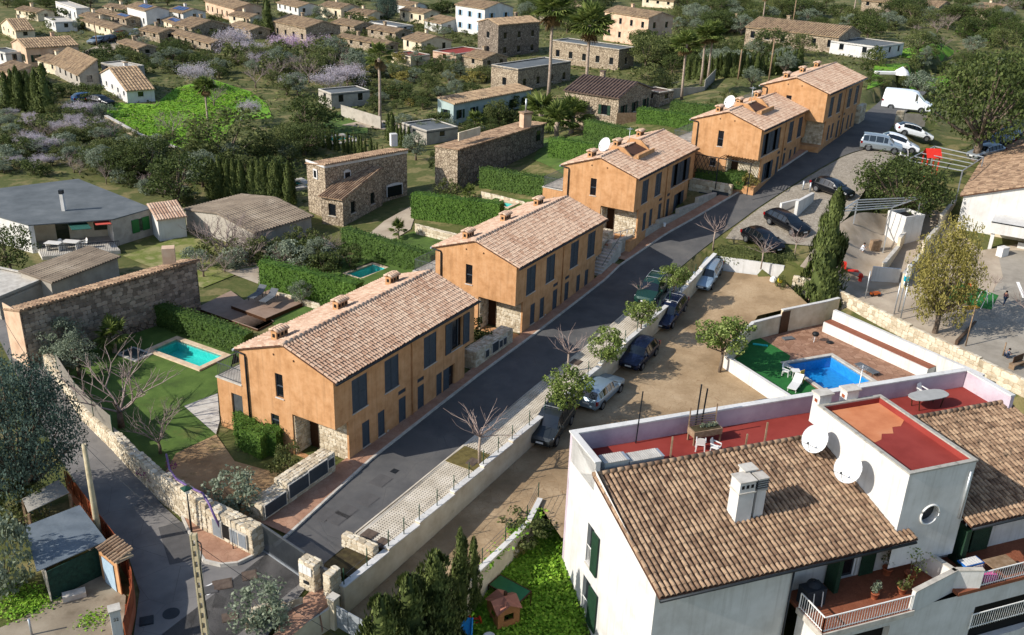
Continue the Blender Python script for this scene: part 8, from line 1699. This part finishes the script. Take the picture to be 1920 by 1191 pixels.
# timber deck with two loungers
dz_ = .35
def deck(label, px, z, h):
    q = [P(x, y, z+h) for x, y in px]; t = thing('timber_deck', label, 'deck', q[0]-V((0, 0, h))); d = q[1]-q[0]; e = q[3]-q[0]; n = max(4, int(e.length/.16)); mb = MB()
    for k in range(n): a = q[0]+e*k/n; b = q[1]+(q[2]-q[1])*k/n; mb.ob(a-V((0, 0, .03)), b-a, e/n*.93, (0, 0, .03))
    mb.build('deck_boards', M['deck'], t, kind='stuff'); MB().prism([V((p.x, p.y, z-.2)) for p in q], h+.17).build('substructure', M['brown_door'], t)
deck('raised timber deck with two grey loungers', [(433, 573), (498, 597), (566, 568), (505, 543)], dz_, .35); deck('lower timber deck in the shade of the dark rubble building', [(368, 577), (483, 618), (512, 603), (433, 545)], dz_, .08)
lounger('left grey lounger on the raised timber deck', P(483, 558, dz_+.7), math.radians(72), mat('grey_sling', ['#4f5357']), z=.3); lounger('right grey lounger on the raised timber deck', P(505, 565, dz_+.7), math.radians(72), mat('grey_sling', ['#4f5357']), z=.3)
pad('garden_lawn', [(500, 600), (570, 575), (640, 560), (660, 600), (560, 640)], M['lawn'], .02); pad('garden_lawn', [(610, 520), (650, 480), (700, 470), (790, 505), (760, 540), (650, 560)], M['lawn'], .02); pad('garden_lawn', [(680, 470), (760, 440), (800, 425), (870, 445), (900, 470), (820, 490), (780, 500)], M['lawn'], .02)
pad('garden_lawn', [(860, 400), (890, 370), (1000, 375), (1010, 400), (930, 420)], M['lawn'], .02); pad('garden_lawn', [(1000, 300), (1020, 260), (1090, 255), (1200, 290), (1180, 330), (1060, 330)], M['lawn'], .02)
hd = [('clipped hedge behind the timber deck, beside the pool of the first house', (487, 545), (668, 592), 492, 482, 1.0), ('long clipped hedge between the second pool and the stone annex', (640, 468), (806, 522), 660, 428, 1.0), ('clipped hedge above the rock wall behind the second house', (770, 410), (935, 432), 770, 362, 1.1), ('clipped hedge before the dark stone farmhouse', (897, 352), (1040, 378), 897, 314, 1.0), ('clipped hedge in front of the small palm behind the middle house', (1026, 296), (1120, 312), 1026, 258, 1.0), ('clipped hedge below the brown metal-roofed house', (1092, 264), (1200, 290), 1092, 224, 1.1), ('clipped bright hedge behind the fourth ochre house', (1192, 232), (1310, 250), 1192, 202, 1.1), ('clipped hedge farther behind the fourth ochre house', (1255, 212), (1340, 222), 1258, 190, 1.0)]
for i, (lab, a, b, xt, yt, w) in enumerate(hd):
    A_, B_ = G(*a), G(*b); h = min(2.6, max(1.2, htop(A_, xt, yt))); d = V((B_.x-A_.x, B_.y-A_.y, 0)).normalized(); n = V((-d.y, d.x, 0)); n = n if n.y > 0 else -n; hedge(lab, [A_+n*w/2, B_+n*w/2], w, h, 'hedge' if i % 2 else 'hedge2', 70, .17, seed=40+i)
a, b = G(782, 440), G(905, 470); stone_block('rock_wall', 'sloping pale rock wall below the hedge behind the second house', a-V((0, 0, .3)), V((b.x-a.x, b.y-a.y, 0)), V((-.3, .9, 0)), 1.1, .3, False, seed=500); a, b = G(905, 372), G(985, 385); stone_block('rock_wall', 'pale rock wall below the hedge of the dark stone farmhouse', a-V((0, 0, .3)), V((b.x-a.x, b.y-a.y, 0)), V((-.2, .5, 0)), .9, .3, False, seed=510)
a, b = G(520, 560), G(600, 582); stone_block('rock_edging', 'rough pale rocks edging the hedge beside the timber deck', a, V((b.x-a.x, b.y-a.y, 0)), V((-.1, .4, 0)), .45, .3, False, cat='edging', seed=520); a, b = G(1205, 262), G(1310, 276); stone_block('rock_wall', 'pale rock wall between the middle and fourth house gardens', a, V((b.x-a.x, b.y-a.y, 0)), V((-.1, .4, 0)), .9, .35, False, seed=530)
# rough yards between the buildings
pad('yard', [(690, 440), (720, 415), (800, 370), (780, 400), (770, 430), (700, 470)], M['dust'], .02); pad('yard', [(230, 480), (350, 440), (470, 480), (480, 500), (380, 540), (330, 520)], mat('grassy_track', ['#6f6a3c', '#8a8458', '#5f6a2a', '#9a9068'], .95, .4, bump=.4), .02); pad('yard', [(400, 500), (480, 470), (560, 470), (600, 440), (640, 470), (490, 535)], M['dust'], .02)
pad('meadow', [(190, 250), (205, 192), (290, 196), (330, 165), (395, 148), (470, 172), (500, 195), (512, 222), (440, 225), (420, 260), (375, 290), (320, 292), (255, 262)], M['meadow'], .03, 2.5)
scatter('meadow_grass', 'tall bright grass covering the sloping field', [G(*p) for p in ((200, 245), (210, 200), (290, 200), (330, 170), (395, 152), (465, 176), (500, 200), (430, 225), (370, 280), (262, 255))], 3800, .3, .18, 'meadow', 'grass', 12, 4, .5)
pad('garden_lawn', [(600, 245), (612, 215), (660, 208), (690, 225), (690, 250), (640, 252)], M['lawn'], .03, 2); pad('village_lawn', [(1625, 168), (1640, 122), (1700, 118), (1790, 140), (1770, 175), (1700, 180)], M['meadow'], .03, 3); pad('village_lawn', [(1650, 100), (1760, 80), (1800, 95), (1720, 112)], M['meadow'], .03, 4); pad('village_lawn', [(1790, 60), (1830, 40), (1920, 45), (1920, 75), (1850, 78)], M['meadow'], .03, 4)
pad('village_street', [(150, 100), (200, 78), (260, 64), (330, 48), (345, 52), (290, 68), (230, 86), (170, 112)], M['dust'], .04, 4); pad('village_garden', [(690, 190), (720, 160), (800, 150), (850, 180), (820, 200), (740, 215)], M['earth'], .03, 4); pad('garden_path', [(640, 235), (700, 222), (760, 235), (740, 245), (690, 240)], M['dust'], .04, 3)
a = [G(200, 228), G(258, 262), G(330, 290), G(352, 298)]
plainwall('low dry-stone wall along the lower edge of the green field', a, None, .9, .4, M['rubble'], M['kerb']); plainwall('grey paling fence below the roofless ruin', [G(640, 218), G(714, 242)], None, 1.7, .06, M['greyplaster'], None, name='paling_fence'); plainwall('dark mesh fence wall behind the fourth ochre house', [G(1245, 190), G(1320, 170), G(1340, 150)], None, 1.6, .08, M['greyplaster'], None, name='mesh_fence')
plainwall('wooden fence below the brown metal-roofed house', [G(1155, 235), G(1200, 225)], None, 1.5, .08, M['wood'], None, name='wooden_fence')
p = G(1690, 140); t = thing('white_boat', 'upturned white boat hull lying on the far lawn', 'boat', p); MB().lathe([(.02, 1.2), (.9, .6), (1.3, .0)], p, 10).build('hull', M['whitepaint'], t); MB().ob(p+V((-4, -1, .05)), V((4.5, .6, 0)), V((-.2, 1.1, 0)), (0, 0, .35)).build('cover', M['whitepaint'], t)
# ------------------------------------------------------------------ trees and palms beyond the houses
T = [
 ('palm', 1028, 187, 6, 'tallest palm left of the brown metal-roofed house', 1.), ('palm2', 1094, 215, 30, 'tall palm in front of the brown metal-roofed house', 1.), ('deadpalm', 712, 240, 98, 'palm with dry brown fronds above the cypress row', 1.), ('palm', 392, 242, 156, 'palm standing alone in the green field', 1.2),
 ('palm2', 1278, 186, 72, 'left palm of three before the dark mesh fence', 1.2), ('palm', 1314, 158, 58, 'middle palm of three before the dark mesh fence', 1.2), ('palm2', 1327, 154, 52, 'right palm of three before the dark mesh fence', 1.2), ('palm', 1597, 42, -30, 'palm at the top edge beside the top right house', 1.), ('palm2', 1428, 60, -20, 'palm rising behind the long farmhouse', 1.),
 ('fanpalm', 1045, 262, 205, 'spiky palm left of the hedge below the brown metal-roofed house', 1.), ('fanpalm', 1012, 250, 190, 'bushy palm beside the dark stone farmhouse chimney', 1.1), ('fanpalm', 1070, 250, 195, 'bushy palm nearest the stone wall of the brown-roofed house', 1.), ('fanpalm', 890, 245, 215, 'broad-leaved palm below the turquoise house', 1.), ('fanpalm', 748, 448, 418, 'young fan palm on the lawn behind the second hedge', .8), ('fanpalm', 880, 372, 350, 'low palm by the rock wall behind the second house', .9),
 ('olive', 566, 572, 528, 'small grey olive tree beside the timber deck', .9), ('broad', 430, 318, 200, 'large round olive-green tree at the foot of the field', 1.35), ('broaddark', 577, 256, 175, 'dark round carob tree above the thin cypress row', 1.2), ('broaddark', 285, 335, 252, 'dark bushy tree left of the large olive-green tree', 1.), ('broaddark', 335, 385, 285, 'broad dark tree behind the flat-roofed house', 1.2), ('olive', 380, 350, 285, 'grey-leaved tree between the dark tree and the cypress screen', 1.1),
 ('bare2', 325, 258, 203, 'gnarled leafless tree in the middle of the green field', 1.3), ('bare', 298, 246, 226, 'small leafless stump tree left of the gnarled tree', .6), ('almondwhite', 372, 168, 118, 'pale blossoming almond at the top of the field', 1.1), ('bare', 402, 200, 150, 'leafless tree behind the palm in the field', 1.), ('almondwhite', 470, 228, 188, 'pale blossoming almond at the right edge of the field', .9), ('almond', 540, 105, 62, 'pink blossoming almond before the stone house', 1.35), ('almond', 600, 108, 64, 'pink blossoming almond right of the stone house gable', 1.3), ('broad', 478, 128, 82, 'bright green round bush tree among the almonds', 1.1), ('almondwhite', 440, 105, 52, 'tall pale almond left of the bright green bush tree', 1.1), ('bare', 520, 150, 105, 'grey leafless tree below the bright green bush tree', 1.3), ('bare2', 580, 155, 108, 'grey leafless tree above the dark carob', 1.3), ('bare', 480, 165, 118, 'grey leafless tree at the top right of the field', 1.2), ('bare2', 630, 140, 95, 'leafless tree above the roofless ruin', 1.2),
 ('cypress', 503, 68, -14, 'single tall dark cypress at the top left', 1.4), ('bluetree', 728, 40, -12, 'dark conifer at the top beside the cream house', .7), ('shrubyellow', 699, 52, 30, 'yellow flowering bush in the village', 1.), ('broaddark', 20, 512, 424, 'dark round lemon tree at the left edge', 1.), ('bare', 425, 482, 392, 'large leafless bush before the grey garage', 1.2), ('bare2', 390, 470, 405, 'second leafless bush left of the large one before the grey garage', 1.1), ('bare', 200, 345, 300, 'pale leafless tree behind the flat roof', .7), ('shrub', 570, 462, 420, 'round green bush beside the wooden gate of the stone cottage', 1.), ('shrubolive', 545, 505, 455, 'brown-green shrub left of the long clipped hedge', 1.2), ('olive', 600, 500, 448, 'grey-green olive at the start of the long clipped hedge', 1.), ('shrubdark', 655, 500, 460, 'dark shrub under the long clipped hedge', 1.), ('bare2', 530, 500, 452, 'twiggy bush between the grey garage and the hedge', .8), ('broaddark', 832, 340, 275, 'ivy-dark tree on the gable of the dark stone farmhouse', .8), ('shrub', 840, 366, 335, 'reddish shrub at the gate of the dark stone farmhouse', 1.1), ('broad', 930, 232, 185, 'round tree in front of the turquoise house', 1.), ('shrubdark', 962, 230, 208, 'dark shrub right of the round tree by the turquoise house', 1.),
 ('olive', 665, 145, 92, 'grey olive behind the palm with dry fronds', 1.), ('broad', 745, 150, 112, 'small round green tree in the village orchard, left one', 1.), ('broad2', 800, 175, 135, 'small round green tree in the village orchard, middle one', 1.), ('broad', 850, 145, 112, 'green tree before the brick-red store', 1.2), ('olive', 855, 182, 150, 'grey-green olive before the square grey block', 1.1), ('broad2', 905, 155, 120, 'bushy tree left of the square grey block', 1.1), ('broaddark', 830, 140, 110, 'dark tree in the orchard behind the olive', 1.1), ('shrubyellow', 760, 240, 222, 'yellowish shrub by the garden path', 1.2), ('olive', 780, 300, 250, 'grey tree beside the timber shed', 1.), ('broad', 1240, 178, 128, 'yellow-green tree right of the brown metal-roofed house', 1.2), ('shrub', 1215, 150, 118, 'green bush above the brown metal-roofed house', 1.6), ('broad', 1210, 130, 60, 'tall leafy tree before the cream villa', 1.), ('broad2', 1285, 120, 48, 'tall leafy tree right of the cream villa', 1.2), ('olive', 1408, 165, 125, 'grey olive behind the farthest ochre house', 1.), ('shrub', 1365, 190, 165, 'light green shrub in the garden of the fourth house', 1.), ('shrub', 1335, 205, 182, 'yellow-green shrub beside the garden of the fourth house', .8), ('olive', 1725, 190, 135, 'grey olive on the far lawn above the white van', 1.3), ('broad', 1740, 118, 85, 'round tree beside the white cottage', 1.2), ('broad2', 1720, 100, 55, 'leafy tree behind the white cottage', 1.2), ('broaddark', 1625, 75, 25, 'dark tree behind the long farmhouse, nearest the white cottage', 1.2), ('broad', 1500, 105, 60, 'tree half hiding the left end of the long farmhouse', 1.2), ('broaddark', 1440, 110, 50, 'dark tree left of the long farmhouse', 1.3)]
for k, x, y, tp, lab, w in T: plant(k, x, y, tp, lab, w)
def ordn(n): return {1: 'first', 2: 'second', 3: 'third', 4: 'fourth', 5: 'fifth', 6: 'sixth'}.get(n, '%d%s' % (n, 'th' if 10 < n % 100 < 14 else {1: 'st', 2: 'nd', 3: 'rd'}.get(n % 10, 'th')))
KW = dict(broad='green tree', broad2='spreading green tree', broaddark='dark green tree', olive='grey olive tree', carob='wide dark tree', carob2='wide dark tree', bare='leafless tree', bare2='twiggy leafless tree', almondwhite='pale blossoming tree', almond='pink blossoming tree', shrub='green shrub', shrubdark='dark shrub', shrubolive='grey shrub', shrubyellow='yellowish shrub', cypress='slim cypress')
def row(kind, x0, y0, x1, y1, n, h0, h1, label, group, w=1., jit=3):
    rnd = random.Random(n*7+x0)
    for i in range(n):
        f = i/max(1, n-1); lab = '%s cypress from the left in %s' % (ordn(i+1), label); x = x0+(x1-x0)*f+rnd.uniform(-jit, jit); y = y0+(y1-y0)*f+rnd.uniform(-jit*.5, jit*.5); plant(kind if i % 2 else {'cypress': 'cypress2', 'broad': 'broad2', 'broaddark': 'broad', 'olive': 'olive', 'bare': 'bare2', 'shrub': 'shrubdark', 'conifer': 'conifer'}.get(kind, kind), x, y, y-rnd.uniform(h0, h1), lab, w*rnd.uniform(.85, 1.15), group)
row('cypress', 548, 262, 716, 302, 24, 28, 42, 'the thin row beside the hidden turquoise pool', 'thin cypress row', 1.1, 2)
row('cypress', 395, 372, 550, 385, 22, 66, 92, 'the dense screen left of the stone cottage', 'dense cypress screen', 1.25, 3)
row('cypress', 20, 205, 92, 212, 11, 60, 92, 'the thick clump left of the field', 'cypress clump at left', 1.5, 4)
row('cypress', 1290, 150, 1500, 135, 26, 36, 50, 'the tall screen behind the three palms', 'cypress screen behind the palms', 1.6, 3)
row('cypress', 730, 262, 765, 285, 6, 40, 60, 'the short row above the stone cottage roof', 'short cypress row', 1.2, 2)
def grove(kinds, poly, n, h0, h1, place, w=1., seed=1):
    """plants scattered over a pixel polygon; each is named by its kind and its place from the left"""
    rnd = random.Random(seed); xs = [p[0] for p in poly]; ys = [p[1] for p in poly]; k = 0; got = []
    while len(got) < n and k < 4000:
        k += 1; x, y = rnd.uniform(min(xs), max(xs)), rnd.uniform(min(ys), max(ys)); r = False; j = len(poly)-1
        for i in range(len(poly)):
            if (poly[i][1] > y) != (poly[j][1] > y) and x < (poly[j][0]-poly[i][0])*(y-poly[i][1])/(poly[j][1]-poly[i][1])+poly[i][0]: r = not r
            j = i
        if r and all(abs(x-q[1])+abs(y-q[2])*2 > 5 for q in got): got.append((rnd.choice(kinds), x, y, rnd.uniform(h0, h1), w*rnd.uniform(.85, 1.3)))
    cnt = {}
    for kd, x, y, h, ww in sorted(got, key=lambda q: q[1]):
        cnt[KW[kd]] = cnt.get(KW[kd], 0)+1; plant(kd, x, y, y-h, '%s %s from the left in the %s' % (ordn(cnt[KW[kd]]), KW[kd], place), ww, place)
TR = ['broad', 'broaddark', 'broad2', 'olive', 'carob']; SH = ['shrub', 'shrubdark', 'broad', 'olive', 'broaddark']
grove(TR, [(1250, 10), (1500, 0), (1500, 50), (1390, 70), (1270, 70)], 44, 28, 48, 'belt left of the long farmhouse', 1.25, 1)
grove(TR+['bare'], [(1500, 12), (1920, 8), (1920, 70), (1620, 66), (1500, 48)], 60, 22, 40, 'scattered belt along the top right', 1.25, 2)
grove(TR, [(1790, 110), (1920, 70), (1920, 210), (1850, 160)], 14, 28, 42, 'clump behind the very large tree', 1.1, 3)
grove(TR+['bare'], [(0, 2), (500, -8), (520, 10), (300, 12), (0, 26)], 48, 14, 26, 'line at the top left edge', 1.35, 4)
grove(TR, [(520, -6), (900, -10), (1130, -8), (1250, -5), (1250, 8), (900, 6), (520, 12)], 46, 14, 24, 'line at the top centre edge', 1.35, 17)
grove(TR, [(960, 30), (1130, 5), (1135, 70), (1040, 78), (1000, 50)], 26, 26, 44, 'group behind the two tall palms', 1.15, 5)
grove(['shrubolive', 'shrub', 'olive', 'bare', 'shrubdark', 'almondwhite', 'broad'], [(0, 215), (190, 205), (255, 262), (300, 300), (260, 335), (150, 325), (0, 330)], 110, 14, 34, 'terraced slope below the field', 1.3, 6)
grove(['bare', 'bare2', 'almondwhite', 'olive', 'shrub', 'broad'], [(430, 110), (640, 100), (665, 165), (590, 190), (500, 175)], 52, 26, 44, 'thicket above the field', 1.25, 7)
grove(TR+['shrub'], [(180, 300), (400, 300), (410, 350), (300, 345), (170, 330)], 30, 38, 62, 'band behind the flat-roofed house', 1.05, 8)
grove(SH, [(100, 85), (200, 95), (400, 100), (420, 150), (290, 140), (180, 130)], 60, 12, 28, 'gardens among the left sheds', 1.3, 9)
grove(SH+['shrubyellow'], [(650, 105), (780, 105), (920, 125), (915, 170), (840, 205), (700, 215), (660, 160)], 74, 12, 28, 'orchard at the village centre', 1.25, 10)
grove(SH, [(1190, 90), (1300, 95), (1420, 100), (1500, 110), (1480, 150), (1230, 135)], 46, 22, 44, 'bushes above the far ochre houses', 1.15, 11)
grove(SH+['bare'], [(1620, 30), (1780, 40), (1900, 80), (1800, 120), (1640, 70)], 34, 14, 30, 'far green lawns at upper right', 1.2, 12)
grove(['shrubolive', 'shrub', 'shrubdark', 'bare'], [(480, 490), (600, 465), (640, 480), (620, 520), (560, 500)], 16, 24, 44, 'garden beside the grey garage', 1.0, 13)
grove(TR+['shrubdark'], [(440, 300), (540, 250), (600, 240), (570, 330), (540, 370), (400, 350)], 26, 30, 60, 'thicket left of the thin cypress row', 1.05, 14)
grove(SH+['bare'], [(60, 30), (480, 28), (520, 60), (420, 100), (300, 95), (90, 66)], 90, 10, 22, 'village gardens at upper left', 1.3, 15)
grove(SH, [(520, 20), (900, 15), (1000, 45), (920, 105), (640, 100), (540, 70)], 100, 10, 24, 'village gardens at upper centre', 1.3, 16)
grove(SH, [(730, 225), (860, 215), (1000, 190), (1010, 240), (880, 262), (760, 262)], 30, 14, 30, 'gardens round the turquoise house', 1.1, 18)
grove(['shrub', 'shrubdark', 'olive'], [(0, 130), (100, 170), (180, 180), (195, 215), (0, 220)], 30, 12, 30, 'scrub left of the dark car', 1.2, 19)
grove(SH, [(1620, 100), (1800, 110), (1760, 190), (1640, 195), (1600, 150)], 16, 14, 34, 'garden of the white cottage', 1.0, 20)
grove(['bare', 'bare2', 'shrubolive', 'shrub'], [(345, 465), (470, 440), (485, 500), (400, 535), (350, 500)], 16, 26, 58, 'waste ground before the grey garage', 1.0, 21)
grove(['shrub', 'shrubolive', 'shrubdark', 'bare'], [(0, 335), (140, 322), (330, 340), (350, 385), (300, 375), (160, 332)], 22, 16, 36, 'strip behind the flat roof', 1.1, 22)
scatter('scrub', 'low tangled scrub covering the ground between houses and gardens', [G(*p) for p in ((0, 330), (-40, 60), (500, 12), (1240, 10), (1900, 20), (1900, 130), (1640, 190), (1420, 165), (1200, 200), (1000, 270), (800, 240), (700, 330), (560, 400), (350, 330), (200, 345))], 11000, .55, .35, 'mid', 'scrub', 31, 3, .6)
# poles of the village
for x, y, tp, lab in ((182, 85, 40, 'wooden pole left in the village beside the red car'), (1484, 62, -5, 'grey pole in front of the long farmhouse'), (1384, 148, 92, 'pale leaning pole in the cypress screen'), (1441, 155, 72, 'brown wooden pole behind the farthest ochre house'), (950, 80, 30, 'wooden pole beside the dark tall stone house')): pole(G(x, y), x, tp, lab, .22, .16, m=M['wood'])
finish_ground()
